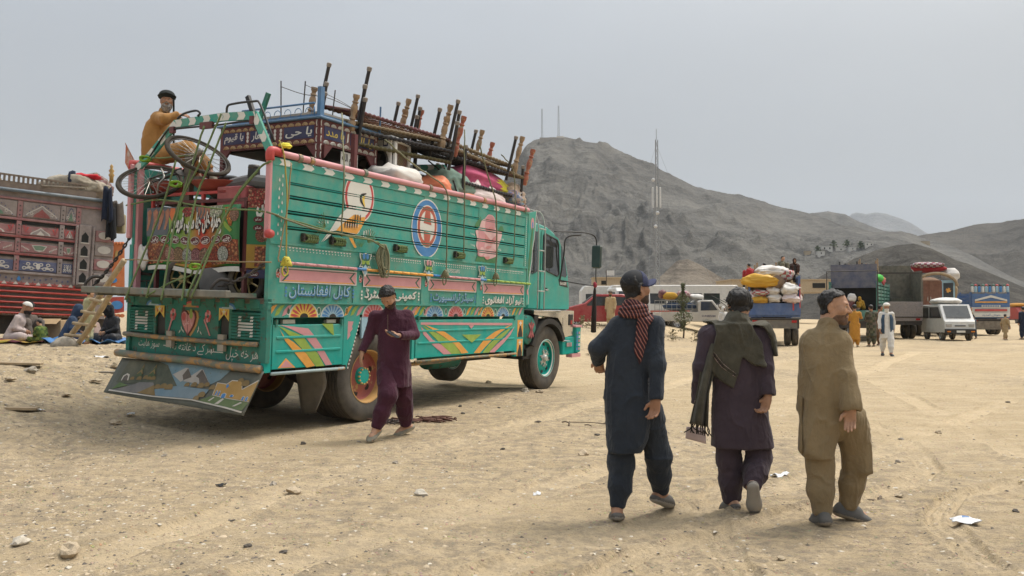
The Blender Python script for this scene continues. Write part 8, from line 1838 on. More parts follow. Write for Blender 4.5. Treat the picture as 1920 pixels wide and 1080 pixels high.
# the orange carved end wing seen past the pillar
pw = lambda x,y:lp(x,y)
mb = MB().prism([pw(197,458),pw(237,455),pw(237,540),pw(197,540)],(0,.2,0),(1,0,0),(0,0,1),.06).prism([pw(194,558),pw(236,556),pw(236,585),pw(194,592)],(0,.2,0),(1,0,0),(0,0,1),.06,1)
ew = obj('end_wing',mb,[or_,br_],LT)
mb = MB()
for k in range(7):a = pw(200+k*5.5,456);mb.lathe([(0,.03),(.05,0),(0,-.03)],(a[0],.13,a[1]),(0,1,0),8,m=0)
for (x,y,rx_,ry_,m) in ((208,480,5,9,1),(222,478,4,10,2),(206,505,4,8,2),(224,505,5,9,0),(215,525,8,6,3),(222,572,12,9,3),(203,575,6,8,1)):
 c = pw(x,y);lpoly(mb,ell(c[0],c[1],rx_*.0125,ry_*.0125,12),-.13,.012,m)
for k in range(6):a = pw(197+k*7,592);lpoly(mb,ell(a[0],a[1],.06,.05,10),-.13,.01,0)
obj('wing_carving',mb,[or_,redp,gold_,bluep],ew,kind='stuff')
# -- what lies on top of it
def lw(u,y,z):return LA+lux*u-lnn*y+luz*z
def onleft(name,px,py,dy,mb,m,label,cat,smooth=True,group='load on the carved truck'):
 q = lp(px,py);p = lw(q[0],dy,q[1]);o = obj(name,mb,m,smooth=smooth);o.location = p;tag(o,label,cat,group);return o
canv = cloth('dusty_canvas',(.30,.26,.20),var=.25)
onleft('canvas_bundle',158,350,.9,sack_mb((1.7,1.2,.75),31,4,.10),[canv],'long dusty canvas bundle on top of the carved truck','bundle')
onleft('patterned_bundle',190,345,1.2,sack_mb((1.1,1.0,.85),33,4,.08),[weave('dull_floral',(.3,.26,.22),(.22,.12,.11),9)],'patterned bundle at the far end of the carved truck','bundle')
onleft('red_cloth',168,328,.5,MB().blob((0,0,0),(.34,.2,.10),6,3,.45),cloth('scarlet_cloth',(.45,.02,.03)),'scarlet cloth thrown over the canvas bundle','cloth')
onleft('blue_cloth',144,336,.4,MB().blob((0,0,0),(.12,.12,.22),7,3,.4),CM['navy'],'dark blue cloth hanging beside the scarlet one','cloth')
onleft('wicker_arch',14,338,.5,MB().tube([(-.55+.55*cos(a)-.0,0,-.3+.62*sin(a)) for a in np.linspace(1.7,-.25,14)],.075,8),wood,'thick bent wooden hoop at the left edge of the load','hoop')
onleft('string_bed',20,345,.6,MB().rod((-.6,0,.1),(1.9,.1,-.02),.03,6).rod((-.2,0,-.2),(-.2,0,.3),.03,6).box((-.6,-.02,-.22),(.5,.02,.05)),greywood,'grey string bed frame lying under the wooden hoop','string bed',False)
onleft('tent_cover',118,352,1.3,MB().prism([(-.5,-.3),(.8,-.3),(.8,.35),(.3,.42),(-.3,.1)],(0,0,0),(1,0,0),(0,0,1),-.9),mat('brown_flap',(.16,.12,.09),.8,dust=.4),'brown board cover leaning on the canvas bundle','board',False)
t_ = obj('gilded_finial',MB().lathe([(.05,-.25),(.05,-.1),(.075,-.05),(.04,.0),(.07,.06),(.03,.12),(.045,.18),(0,.24)],(0,0,0),(0,0,1),12),gold_,smooth=True);q = lp(216,322);t_.location = lw(q[0],.3,q[1]);tag(t_,'gilded turned finial at the end of the carved truck','finial')
for k,(px,py,h,w,m,lb) in enumerate(((201,385,.85,.20,'navy','dark trousers hanging over the corner of the carved truck'),(207,420,.8,.16,'black','black shirt hanging below the dark trousers'),(219,402,.60,.22,'grey_brown','grey shirt hanging beside the dark clothes'))):
 G = np.array([[(w*(u-.5)*(1+.5*v),-.05*sin(u*9+k)-.04,-h*(v-.5)+.05*sin(u*7)) for v in np.linspace(0,1,10)] for u in np.linspace(0,1,9)]);onleft('hanging_clothes',px,py,-.12,MB().sheet(G,t=.02),CM[m],lb,'clothes',group='clothes hung on the carved truck')
onleft('jerry_can',226,420,-.02,MB().bx((0,0,0),(.22,.16,.5),bev=.03).rod((-.05,0,.25),(.05,0,.3),.02,6),mat('khaki_plastic',(.25,.22,.12),.5,dust=.3),'khaki plastic can hung beside the end wing','can',False)
# -- ladder, tarpaulin, mat, stones
t = thing('wooden_ladder','rough wooden pole ladder leaning up to the open tailgate','ladder',at(130,648,17.6));o0 = at(130,648,17.6);o0[2] = gz(*o0[:2]);t.location = o0
pole = mat('peeled_pole',(.36,.27,.16),.7,var=.25,vs=9,dust=.2)
a1,b1 = at(119,646,17.5)-o0,at(233,488,16.2)-o0;a2_,b2 = at(143,649,17.2)-o0,at(214,540,16.2)-o0
for a,b in ((a1,b1),(a2_,b2)):obj('ladder_pole',MB().tube(catmull([a,a*.6+b*.4+[.03,0,.0],b],6),[.055]*13,8),pole,t,smooth=True)
for f in (.14,.30,.46,.62):obj('rung',MB().rod(a1+(b1-a1)*f*.9-[.12,0,0],a2_+(b2-a2_)*f*1.2+[.12,0,0],.035,6),pole,t,smooth=True)
def ground_sheet(name,pts,label,cat,m,lift=.03,bump=.04,n=24):
 P = np.array(pts,float);lo,hi = P.min(0),P.max(0);c = P.mean(0)
 G = []
 for i in range(n):
  u = i/(n-1);L_ = P[0]*(1-u)+P[1]*u;R2 = P[3]*(1-u)+P[2]*u
  for k in range(8):v = k/7;q = L_*(1-v)+R2*v;G.append((q[0],q[1],0))
 G = np.array(G).reshape(n,8,3);h,_ = ground_full(G[...,0],G[...,1]);G[...,2] = h+lift+bump*np.abs(fbm(P3(G[...,0]*2.2,G[...,1]*2.2,4),3));o3 = np.array([c[0],c[1],gz(*c)]);o = obj(name,MB().sheet(G-o3,t=.01),m,smooth=True);o.location = o3;return tag(o,label,cat)
g2 = lambda x,y:gnd(x,y)[:2]
ground_sheet('blue_tarpaulin',[at(78,640,17.9)[:2],at(236,640,17.7)[:2],at(236,640,19.6)[:2],at(98,640,19.6)[:2]],'bright blue tarpaulin spread under the sitting people','tarpaulin',mat('blue_tarpaulin_sheet',(.03,.17,.42),.45,var=.15,dust=.2),.04,.10)
ground_sheet('yellow_mat',[at(-30,650,17.9)[:2],at(80,650,17.8)[:2],at(95,650,19.6)[:2],at(-30,650,19.6)[:2]],'yellow and maroon mat under the two sitting men','mat',weave('yellow_maroon_mat',(.45,.32,.05),(.12,.02,.03),3),.03,.05)
t = thing('carton','open brown cardboard carton behind the sitting child','carton',at(95,640,19.9));obj('carton_box',MB().bx((0,0,.28),(.75,.5,.5),bev=.01),mat('cardboard',(.36,.25,.14),.85),t);obj('carton_flap',MB().bx((.0,-.3,.50),(.7,.25,.01),rotm(.5,0,0)),MATS['cardboard'],t);t.location[2] = gz(t.location[0],t.location[1])
# ------------------------------------------------------------------ vehicles behind
WM = {}
def vwheel(T,x,y,r,w,rim):
 k = (r,w,rim.name)
 if k not in WM:
  h = w/2;mb = MB().lathe([(r*.6,-h),(r*.85,-h*1.03),(r*.97,-h*.8),(r,-h*.5),(r,h*.5),(r*.97,h*.8),(r*.85,h*1.03),(r*.6,h)],(0,0,0),(0,1,0),24,cap=False)
  for s in (-1,1):
   mb.lathe([(0,s*h*.55),(r*.2,s*h*.7),(r*.25,s*h*.5),(r*.55,s*h*.6),(r*.62,s*h)],(0,0,0),(0,1,0),20,m=1,cap=False)
   for q in range(6):a = q*pi/3;mb.lathe([(0,0),(r*.1,0)],(r*.4*cos(a),s*h*.66,r*.4*sin(a)),(0,s,0),6,m=2)
  WM[k] = mb.mesh('wheel',ang=45)
 o = link('wheel',WM[k],[rubber,rim,black] if not WM[k].materials else None,T);o.location = (x,y,r);return o
def shell(prof,W,ins=.06):
 P = np.array(prof,float);n = len(P);c = P.mean(0);V = [];Fs = []
 for y,i in ((-W/2,ins),(-W/2+ins*.7,.0),(W/2-ins*.7,0),(W/2,ins)):q = P-np.sign(P-c)*np.minimum(np.abs(P-c)*.2,i*.6);V.append(np.stack([q[:,0],np.full(n,y),q[:,1]],1))
 for a in range(3):Fs += [(a*n+i,a*n+(i+1) % n,(a+1)*n+(i+1) % n,(a+1)*n+i) for i in range(n)]
 return MB().add(np.concatenate(V),Fs+[tuple(range(n))[::-1],tuple(3*n+i for i in range(n))])
def vehicle(name,label,cat,px,D,deg,prof,W,paint,wins=(),ends=(),wheels=(),r=.30,ww=.19,rim=None,z=None,group=None):
 p = at(px,600,D);p[2] = gz(p[0],p[1]) if z is None else z;T = thing(name,label,cat,p,RAD(deg),group);obj('body',shell(prof,W),paint,T,ang=35)
 for poly in wins:
  for s in (-1,1):obj('side_window',MB().prism(poly,(0,s*(W/2-.004),0),(1,0,0),UZ,-s*.012),glass,T)
 for nm,(x0,z0,x1,z1) in ends:
  d = np.array([x1-x0,z1-z0]);nn = np.array([-d[1],d[0]])/np.hypot(*d)*.012;nn *= np.sign(nn[0]*(x0+x1)) or 1;w = W/2-.14
  obj(nm,MB().sheet([[(x0+nn[0],y,z0+nn[1]),(x1+nn[0],y,z1+nn[1])] for y in (-w,w)],t=.004),glass,T)
 for x in wheels:
  for s in (-1,1):vwheel(T,x,s*(W/2-ww/2-.01),r,ww,rim or steel)
 return T
carw = mat('car_white',(.60,.60,.58),.35,dust=.3,spec=.5);carr = mat('car_red',(.30,.012,.022),.25,dust=.2,spec=.6);alloy = mat('alloy',(.5,.5,.5),.3,.6);bk = black
sub = lambda T,n,lo,hi,m,bev=0.0:obj(n,MB().box(lo,hi,bev=bev),m,T)
T = vehicle('red_hatchback','red hatchback parked behind the front of the teal truck','car',1122,40,180,[(-1.72,.35),(-1.76,.75),(-1.62,1.0),(-1.42,1.42),(-1.1,1.53),(.2,1.53),(.75,1.1),(1.5,.9),(1.72,.6),(1.7,.3),(1.4,.22),(-1.5,.22)],1.62,carr,[[(-1.38,1.0),(-1.2,1.38),(-.62,1.42),(-.62,.98)],[(-.55,.98),(-.55,1.42),(.18,1.42),(.62,1.05),(.62,.98)]],[('rear_window',(-1.63,1.02,-1.45,1.38)),('windscreen',(.26,1.48,.74,1.12))],(-1.12,1.1),.30,.18,alloy)
for s in (-1,1):sub(T,'tail_light',(-1.73,s*.78-.05,.72),(-1.52,s*.78+.05,1.02),lens_r,.02);sub(T,'door_handle',(-.72,s*.8-.03,.88),(-.55,s*.8+.03,.92),carw,.01)
T = vehicle('white_minivan','white minivan with red lettering on its rear window','van',1176,44,90,[(-2.2,.35),(-2.25,1.0),(-2.1,1.75),(-1.9,1.92),(1.0,1.95),(1.7,1.15),(2.2,.95),(2.25,.4)],1.72,carw,[[(-1.9,1.1),(-1.8,1.7),(-.5,1.74),(-.5,1.1)],[(-.4,1.1),(-.4,1.74),(.8,1.74),(1.2,1.15)]],[('rear_window',(-2.23,1.05,-2.10,1.72))],(-1.4,1.4),.32)
obj('red_lettering',put_text(MB(),'الله',(-.35,1.2,.35,1.55),(-2.30,0,0),(0,-1,0),UZ,.004,0,bold=.05),redp,T)
for px,D,L_,dz in ((1150,63,5.0,0),(1262,61,9.6,0),(1345,71,8.5,.1)):
 T = vehicle('white_bus',{1150:'short white bus parked behind the red hatchback',1262:'long white bus behind the man in the cap',1345:'white bus partly hidden behind the loaded pickup'}[px],'bus',px,D,0,[(-L_/2,.5),(-L_/2,2.6),(-L_/2+.25,2.95+dz),(L_/2-.4,2.95+dz),(L_/2-.1,2.6),(L_/2,1.4),(L_/2,.5)],2.4,carw,[[(-L_/2+.3+k*1.3,1.6),(-L_/2+.3+k*1.3,2.35),(-L_/2+1.45+k*1.3,2.35),(-L_/2+1.45+k*1.3,1.6)] for k in range(int((L_-.6)/1.3))],[],(-L_/2+1.6,L_/2-1.6),.45,.25,steel,.38,'white buses parked in a row')
 sub(T,'stripe',(-L_/2+.1,-1.215,1.0),(L_/2-.1,-1.20,1.12),mat('faded_red_stripe',(.4,.12,.08),.5))
# pickup with cage and luggage
T = vehicle('white_pickup','dusty white pickup with a metal cage of luggage over its bed','pickup',1290,48,4,[(-1.75,.45),(-1.78,.95),(.35,.98),(.35,1.55),(.48,1.66),(1.2,1.66),(1.68,1.08),(2.5,.92),(2.62,.7),(2.6,.4)],1.66,mat('pickup_white',(.45,.44,.41),.4,dust=.5),[[(.5,1.06),(.52,1.56),(1.12,1.56),(1.5,1.08)]],[('windscreen',(1.24,1.6,1.66,1.12))],(-.85,1.72),.36,.22,alloy)
put = put_text(MB(),'SUNBEAM',(.55,.70,1.35,.80),(0,-.835,0),UX,UZ,.012,0,arabic=False);obj('door_lettering',put,navyp,T)
cg = mat('galvanised_tube',(.22,.23,.23),.5,.3,dust=.3)
for z in (1.15,1.4,1.65):obj('cage_rail',MB().tube([(-1.75,-.8,z),(.3,-.8,z),(.3,.8,z),(-1.75,.8,z)],.018,5,closed=True),cg,T)
for x in np.linspace(-1.75,.3,8):
 for y in (-.8,.8):obj('cage_post',MB().rod((x,y,.95),(x,y,1.68),.016,5),cg,T)
tp = lambda T,p:np.array(T.matrix_basis @ Vector(p))
def goods(T,items,grp,cat='bundle'):
 for k,(p,s,m,lb) in enumerate(items):o = obj('bundle' if cat == 'bundle' else 'sack',sack_mb(np.array(s)*(1.22 if cat == 'sack' else 1.08),40+k+s[0]*9,3 if cat == 'bundle' else 4,.08 if cat == 'bundle' else .12),m,smooth=True);o.location = tp(T,p);o.rotation_euler = (0,0,T.rotation_euler.z+.2*(k % 3-1));tag(o,lb,cat,grp)
goods(T,[((-1.1,0,1.9),(.9,.9,.45),CM['mustard'],'mustard bundle on the pickup cage'),((-.3,-.1,1.95),(.7,.8,.5),weave('pink_floral',(.45,.2,.22),(.5,.42,.4),9),'pink floral bundle on the pickup cage'),((.4,0,1.85),(.8,.9,.32),CM['white'],'white bundle over the pickup cab'),((-.5,0,1.3),(1.8,1.2,.5),CM['denim'],'dark blue bundle inside the pickup cage'),((-1.5,0,2.0),(.4,.7,.5),maroonp,'maroon box shaped bundle at the tail of the pickup')],'luggage on the white pickup')
T2 = thing('luggage_frame','jumble of black metal bed frames behind the pickup cab','bed frames',at(1365,600,52));T2.location[2] = .55
for k in range(14):a = np.array([-1.6+rng.random()*3.2,rng.random()*1.0,1.2+rng.random()*.3]);obj('tube',MB().rod(a,a+[rng.normal()*.5,0,.15+rng.random()*.3],.022,5),blk_tube,T2)
sub(T2,'load_bed',(-1.7,-.2,.5),(1.7,1.2,1.2),greywood)
# loaded lorries
def lorry(label,px,D,deg,L,W,zf,zt,pm,px_open=True,slats=5,cabm_=None,z=None,tail=None,body_in=None):
 p = at(px,600,D);p[2] = gz(p[0],p[1]) if z is None else z;T = thing('loaded_truck',label,'truck',p,RAD(deg),None);h = (zt-zf)
 sub(T,'cargo_floor',(0,-W/2,zf-.12),(L,W/2,zf),pm);sub(T,'chassis',(.1,-.45,zf-.5),(L+1.9,.45,zf-.12),iron)
 for s in (-1,1):
  y = s*(W/2-.03)
  sub(T,'side_board',(0,y-.03,zf),(L,y+.03,zf+h*.32),pm)
  for q in range(slats):z0 = zf+h*(.36+.64*q/slats);obj('slat',MB().box((0,y-.02,z0),(L,y+.02,z0+h*.64/slats*.66)),pm,T)
  for x in np.linspace(.06,L-.06,5):obj('post',MB().box((x-.05,y-.045,zf),(x+.05,y+.045,zt)),pm,T)
 sub(T,'bulkhead',(L-.06,-W/2,zf),(L,W/2,zt),pm)
 if tail is not None:sub(T,'tailboard',(-.05,-W/2,tail[0]),(0,W/2,tail[1]),tail[2],.01)
 sub(T,'under_guard',(-.04,-W/2+.05,zf-.60),(.0,W/2-.05,zf-.22),iron);obj('rear_bar',MB().rod((-.06,-W/2,zf-.2),(-.06,W/2,zf-.2),.035,6),iron,T)
 for s in (-1,1):
  sub(T,'rear_lamp',(-.08,s*W*.38-.1,zf-.36),(-.03,s*W*.38+.1,zf-.26),lens_r)
  for x in (1.3,L+1.0):vwheel(T,x,s*(W/2-.16),.48,.26,steel)
  vwheel(T,1.3,s*(W/2-.46),.48,.26,steel)
 c = obj('cab',shell([(L+.15,zf-.3),(L+.15,zf+1.15),(L+.3,zf+1.3),(L+1.35,zf+1.25),(L+1.75,zf+.55),(L+1.8,zf-.45)],W*.92),cabm_ or pm,T,ang=35)
 for s in (-1,1):obj('cab_window',MB().prism([(L+.5,zf+.55),(L+.5,zf+1.12),(L+1.28,zf+1.1),(L+1.55,zf+.55)],(0,s*W*.46,0),UX,UZ,-s*.012),glass,c)
 return T
def upbeds(T,items,grp,lab):
 for k,(x,y,z,n) in enumerate(items):
  t = thing('string_bed',lab[k],'string bed',tp(T,(x,y,z)),T.rotation_euler.z+.05*k,grp)
  obj('bed_frame',MB().rod((-.9,-.4,0),(.9,-.4,0),.03,5).rod((-.9,.4,0),(.9,.4,0),.03,5).rod((-.9,-.4,0),(-.9,.4,0),.03,5).rod((.9,-.4,0),(.9,.4,0),.03,5),greywood,t)
  for a in (-.9,.9):
   for b in (-.4,.4):obj('bed_leg',MB().lathe([(.045,-.1),(.05,.1),(.03,.16),(.045,.22),(.035,.5),(.045,.55),(0,.56)],(a,b,0),UZ,8),(blk_tube,turned)[k % 2],t)
  obj('webbing',MB().box((-.88,-.38,-.03),(.88,.38,.0)),WEB[k % 5],t)
blt = mat('blue_truck_paint',(.05,.11,.28),.5,var=.2,dust=.45,dcol=(.2,.2,.2),wear=(.12,.13,.15),wamt=.4)
T = lorry('blue truck heaped with white sacks and children, seen from behind',1452,34.5,74,5.2,2.05,1.35,2.95,blt,z=.0,tail=(1.30,1.80,blt))
sub(T,'spare_tyre_rack',(-.05,-.9,.75),(.0,.9,1.1),mat('grey_guard',(.10,.10,.095),.7,dust=.5));obj('red_ribbon',MB().box((-.06,-.78,1.5),(-.05,-.72,2.3)).box((-.06,-1.03,1.6),(-.05,-.99,2.6)),redp,T)
WS = [wsk,mat('yellow_sack_cloth',(.55,.30,.02),**pols),wsk2,weave('striped_sack',(.6,.58,.52),(.45,.1,.1),5),CM['mustard']]
SKG = 'sacks in the blue truck'
goods(T,[((.25,-.72,1.98),(.95,.6,.38),WS[2],'plump white sack lowest at the near corner of the blue truck'),((.3,-.62,2.35),(.95,.62,.46),WS[0],'upright white sack in the near corner of the blue truck'),((.3,.05,2.0),(.7,.5,.36),WS[0],'white sack in the middle of the lowest row'),((.25,.55,1.95),(.8,.62,.30),WS[4],'mustard sack under the open sack of red peppers'),((.25,.55,2.22),(.8,.62,.26),WS[3],'white sack with red contents showing on top'),((.3,.95,2.1),(.7,.45,.4),WS[2],'white sack at the far corner of the blue truck'),((.35,.0,2.32),(.8,.5,.34),WS[0],'white sack just below the brown basket lid'),((.15,.55,2.72),(.62,1.25,.46),WS[1],'big yellow striped sack lying across the others'),((.7,.1,3.15),(.7,1.1,.42),WS[0],'big white sack on top of the heap'),((.9,-.4,3.0),(.9,.7,.40),WS[3],'red and white striped sack right of the top white one'),((1.6,0,2.4),(1.6,1.8,1.0),CM['tan'],'tan bundle deep in the blue truck'),((3.4,0,2.3),(2.6,1.8,1.2),CM['brown'],'brown bundle at the front of the blue truck')],SKG,'sack')
o = obj('basket_lid',MB().lathe([(0,-.03),(.08,-.03),(.12,0),(.28,.01),(.30,.04),(0,.05)],(0,0,0),(-1,0,0),24),mat('brown_tray',(.20,.13,.09),.6,dust=.3),smooth=True);o.location = tp(T,(-.02,-.12,2.68));o.rotation_euler = (0,-.3,RAD(74));tag(o,'round brown tray wedged between the sacks','tray')
upbeds(T,[(2.6,-.5,2.9,4),(2.9,.3,3.05,4),(4.2,-.4,2.95,4)],'string beds on the blue truck',['dark legged string bed at the near side of the blue truck','wooden legged string bed behind the children on the blue truck','string bed at the front of the blue truck'])
KG = 'children riding on the blue truck'
for lb,px,py,D,yw,cl,k in (('child in a red jacket sitting at the far corner of the sacks',1409,526,35.2,30,CM['red'],dict(hair=HAIR)),('child in teal sitting beside the red jacketed one',1437,524,36.5,20,CM['teal'],dict(hair=HAIR)),('boy in olive clothes sitting up on the white sacks',1464,512,36.0,200,CM['olive'],dict(hair=HAIR,look=.3)),('girl in a dark brown veil sitting on the white sacks',1489,516,36.2,170,CM['dark_brown'],dict(veil=CM['dark_brown']))):
 folk(lb,px,py,D,1.38,RAD(yw),cl,'sit',group=KG,knees='up',arms=('face','lap') if 'girl' in lb else ('lap','lap'),res=.022,**k)
gsl = mat('green_slat_paint',(.03,.17,.13),.5,var=.2,dust=.4,dcol=(.3,.32,.28),wear=(.35,.38,.35),wamt=.45,ws=3)
T = lorry('green slatted truck with a blue board and people in its open back',1600,40,60,5.4,2.2,1.25,2.9,gsl,slats=6,tail=(1.0,1.5,gsl))
sub(T,'blue_board',(.6,-1.0,2.6),(.66,1.1,3.75),mat('slate_blue_board',(.07,.09,.15),.6,dust=.4));obj('frame_bar',MB().tube([(0,-1.1,1.3),(0,-1.1,3.4),(0,1.2,3.4),(0,1.2,1.3)],.03,6),iron,T);sub(T,'dark_load',(.8,-1.0,1.25),(5,1.0,2.7),dark_in)
goods(T,[((1.6,-.7,3.1),(1.1,.8,.45),mat('bright_green_cloth',(.06,.40,.06),.8),'bright green bundle on the green slatted truck'),((2.4,-.8,2.95),(1.1,.7,.4),CM['red'],'red bundle on the green slatted truck'),((.3,.1,2.1),(.35,.4,.42),wsk,'white sack hanging in the back of the green slatted truck'),((3.6,-.6,3.1),(1.2,.8,.4),CM['peach'],'peach bundle on the green slatted truck'),((.4,.4,1.75),(.6,.8,.55),maroonp,'dark red bundle low in the back of the green slatted truck')],'bundles on the green slatted truck')
upbeds(T,[(1.6,.3,3.35,4),(3.0,.1,3.3,4),(4.4,-.2,3.3,4),(2.4,-.4,3.5,4)],'string beds on the green slatted truck',['dark legged string bed above the blue board','wooden legged string bed in the middle of the green truck','dark string bed at the front of the green truck','topmost wooden legged string bed on the green truck'])
folk('child in a yellow veil sitting in the back of the green slatted truck',1619,580,40.2,1.15,RAD(100),CM['mustard'],'sit',veil=CM['mustard'],knees='up',lean=.15,res=.022)
gyt = mat('army_grey_paint',(.085,.09,.075),.6,var=.2,dust=.4)
T = lorry('grey truck with a raised sheet back and empty dark bed',1690,43,82,5.5,2.1,1.35,3.4,gyt,slats=0,cabm_=carw,tail=(.95,1.95,mat('pale_rusty_tailboard',(.27,.24,.24),.7,dust=.4,wear=(.12,.08,.06),wamt=.5)))
for s in (-1,1):sub(T,'side_sheet',(0,s*1.02-.03,1.35),(5.4,s*1.02+.03,3.55),gyt)
obj('side_sheet',MB().prism([(0,1.9),(0,3.0),(1.8,3.75),(1.8,1.9)],(0,-1.07,0),UX,UZ,.02),gyt,T);sub(T,'top_bar',(-.05,-1.05,3.4),(.02,1.05,3.47),iron);sub(T,'back_sheet',(1.7,-1.05,2.2),(1.76,1.05,3.9),gyt)
t = thing('printed_quilt','blue and green quilt hung above the grey truck','quilt',tp(T,(2.0,.55,3.2)),T.rotation_euler.z);obj('quilt_cloth',MB().box((0,-.5,0),(.05,.5,.45),m=0).box((-.004,-.5,.0),(.054,.5,.18),m=1).box((-.006,-.5,-.08),(.056,.5,.0),m=2),[navyp,mat('grass_green_cloth',(.1,.4,.06),.8),CM['red']],t)
brn = mat('brown_wardrobe',(.16,.055,.03),.45,var=.2,dust=.25)
T = lorry('truck carrying brown wardrobes under bundles behind the white van',1758,48,84,5.0,2.2,1.2,2.2,mat('wood_truck_side',(.25,.14,.07),.6,dust=.4),slats=4)
t = thing('wardrobe','tall brown double door wardrobe standing in the truck','wardrobe',tp(T,(.3,.35,1.25)),T.rotation_euler.z);sub(t,'case',(0,-.75,0),(.6,.75,2.0),brn,.01)
for s in (-1,1):sub(t,'door',(-.03,s*.37-.36,.05),(0,s*.37+.36,1.95),brn,.01);sub(t,'handle',(-.06,s*.08-.015,.8),(-.03,s*.08+.015,1.05),chrome)
t = thing('glass_cabinet','pale blue cabinet with a glass door beside the wardrobe','cabinet',tp(T,(.28,-.72,1.25)),T.rotation_euler.z);sub(t,'case',(0,-.38,0),(.5,.38,2.0),skyp,.01);sub(t,'glass_door',(-.02,-.27,1.0),(0,.27,1.85),glass);sub(t,'lower_door',(-.02,-.3,.1),(0,.3,.8),carw);obj('star_print',MB().bx((-.025,0,1.42),(.006,.28,.12),rotm(.4,0,0)).bx((-.028,0,1.42),(.006,.28,.12),rotm(2.0,0,0)),orangep,t)
obj('hoop_rail',MB().tube([(.1,1.15*cos(a),2.9+.75*sin(a)) for a in np.linspace(0,pi,20)],.09,8),wood,T)
goods(T,[((1.0,.2,3.95),(1.1,2.0,.42),CM['red'],'dark red roll on top of the wardrobe truck'),((.6,.3,4.15),(.8,1.7,.34),weave('white_maroon_quilt',(.55,.5,.48),(.25,.05,.08),6),'white and maroon quilt roll on the wardrobe truck'),((.7,-1.0,3.55),(.8,.7,.8),wsk,'white bundle hanging off the side of the wardrobe truck'),((.9,-1.1,2.6),(.9,.6,1.2),CM['tan'],'tan bundle hanging low on the wardrobe truck'),((3,0,2.9),(3.4,2.0,1.2),CM['brown'],'brown bundle at the front of the wardrobe truck')],'bundles on the wardrobe truck')
T = vehicle('white_van','small white van driving towards the camera with a load on its roof','van',1776,42,-97,[(-1.55,.35),(-1.58,1.6),(-1.4,1.78),(.9,1.80),(1.42,1.08),(1.55,.95),(1.60,.4)],1.42,carw,[[(-1.4,1.1),(-1.35,1.62),(-.5,1.66),(-.5,1.1)],[(-.4,1.1),(-.4,1.66),(.78,1.66),(1.15,1.12)]],[('windscreen',(.96,1.72,1.40,1.13))],(-1.0,1.0),.28,.17)
sub(T,'bumper',(1.55,-.72,.36),(1.66,.72,.60),bk,.02);sub(T,'grille',(1.575,-.25,.72),(1.59,.25,.77),bk)
for s in (-1,1):sub(T,'headlight',(1.55,s*.52-.13,.70),(1.60,s*.52+.13,.84),mat('lamp_glass',(.35,.33,.30),.15),.01);sub(T,'indicator',(1.66,s*.55-.08,.44),(1.675,s*.55+.08,.5),lens_o);sub(T,'wing_mirror',(1.0,s*.8-.06,1.15),(1.06,s*.8+.06,1.3),bk,.01)
sub(T,'plate',(1.665,-.2,.42),(1.67,.2,.52),whitep)
goods(T,[((-.2,0,1.95),(1.9,1.3,.36),CM['white'],'flattened white and grey bundle on the roof of the small white van')],None)
bwt = mat('bright_blue_truck',(.035,.13,.32),.5,dust=.3)
T = lorry('blue and white painted truck with coloured jars along its top',1857,50,88,5.2,2.3,1.15,2.6,bwt,slats=4,tail=(1.15,1.7,carw))
sub(T,'headboard',(-.08,-1.1,1.72),(-.03,1.1,2.5),bwt)
mb = MB();o_ = (-.085,1.15,0);u_ = (0,-1,0)
for pl_,m in (([(.2,2.15),(1.15,2.42),(2.1,2.15),(2.1,2.05),(1.15,2.28),(.2,2.05)],0),(rect(.2,1.96,2.1,2.04),1),(rect(.2,1.45,2.1,1.58),2),(rect(.6,1.68,1.7,1.82),0),(rect(.1,1.1,2.2,1.35),0)):mb.prism(pl_,o_,u_,UZ,.02,m)
for k in range(10):mb.prism(rect(.65+k*.1,1.72,.72+k*.1,1.80),(-.108,1.15,0),u_,UZ,.004,3)
put_text(mb,'خوش آمدید',(.6,1.14,1.7,1.31),(-.105,1.15,0),u_,UZ,.006,3)
obj('tail_painting',mb,[whitep,orangep,redp,bwt],T)
for k in range(11):j_ = thing('coloured_jar',f"{('pale blue', 'white', 'blue')[k % 3]} jar with {('red', 'green', 'black')[k % 3]} top, {('leftmost', 'second from left', 'third from left', 'fourth from left', 'fifth from left', 'middle one', 'fifth from right', 'fourth from right', 'third from right', 'second from right', 'rightmost')[10-k if 0 else k]} along the blue and white truck",'jar',tp(T,(.0,-1.05+k*.21,2.6)),0,'jars along the blue and white truck');obj('jar_body',MB().lathe([(.07,0),(.075,.05),(.07,.32),(.04,.36),(0,.37)],(0,0,0),UZ,8),(skyp,whitep,bluep)[k % 3],j_,smooth=True);obj('jar_top',MB().blob((0,0,.43),(.09,.09,.07),k,1),(redp,dgreen,black)[k % 3],j_)
obj('splash_guard',MB().box((-.1,-1.1,.35),(-.06,1.1,.85)),greywood,T)
T = vehicle('red_minibus','far red and white minibus with a load on its roof','van',1908,96,-92,[(-2,.4),(-2,1.8),(1.2,1.85),(1.8,1.1),(2.0,.5)],1.7,mat('minibus_red',(.33,.05,.04),.5),[],[('windscreen',(1.2,1.8,1.75,1.15))],(-1.2,1.2),.32);goods(T,[((0,0,2.1),(2.6,1.6,.5),CM['orange'],'orange bundle on the roof of the far minibus')],None)
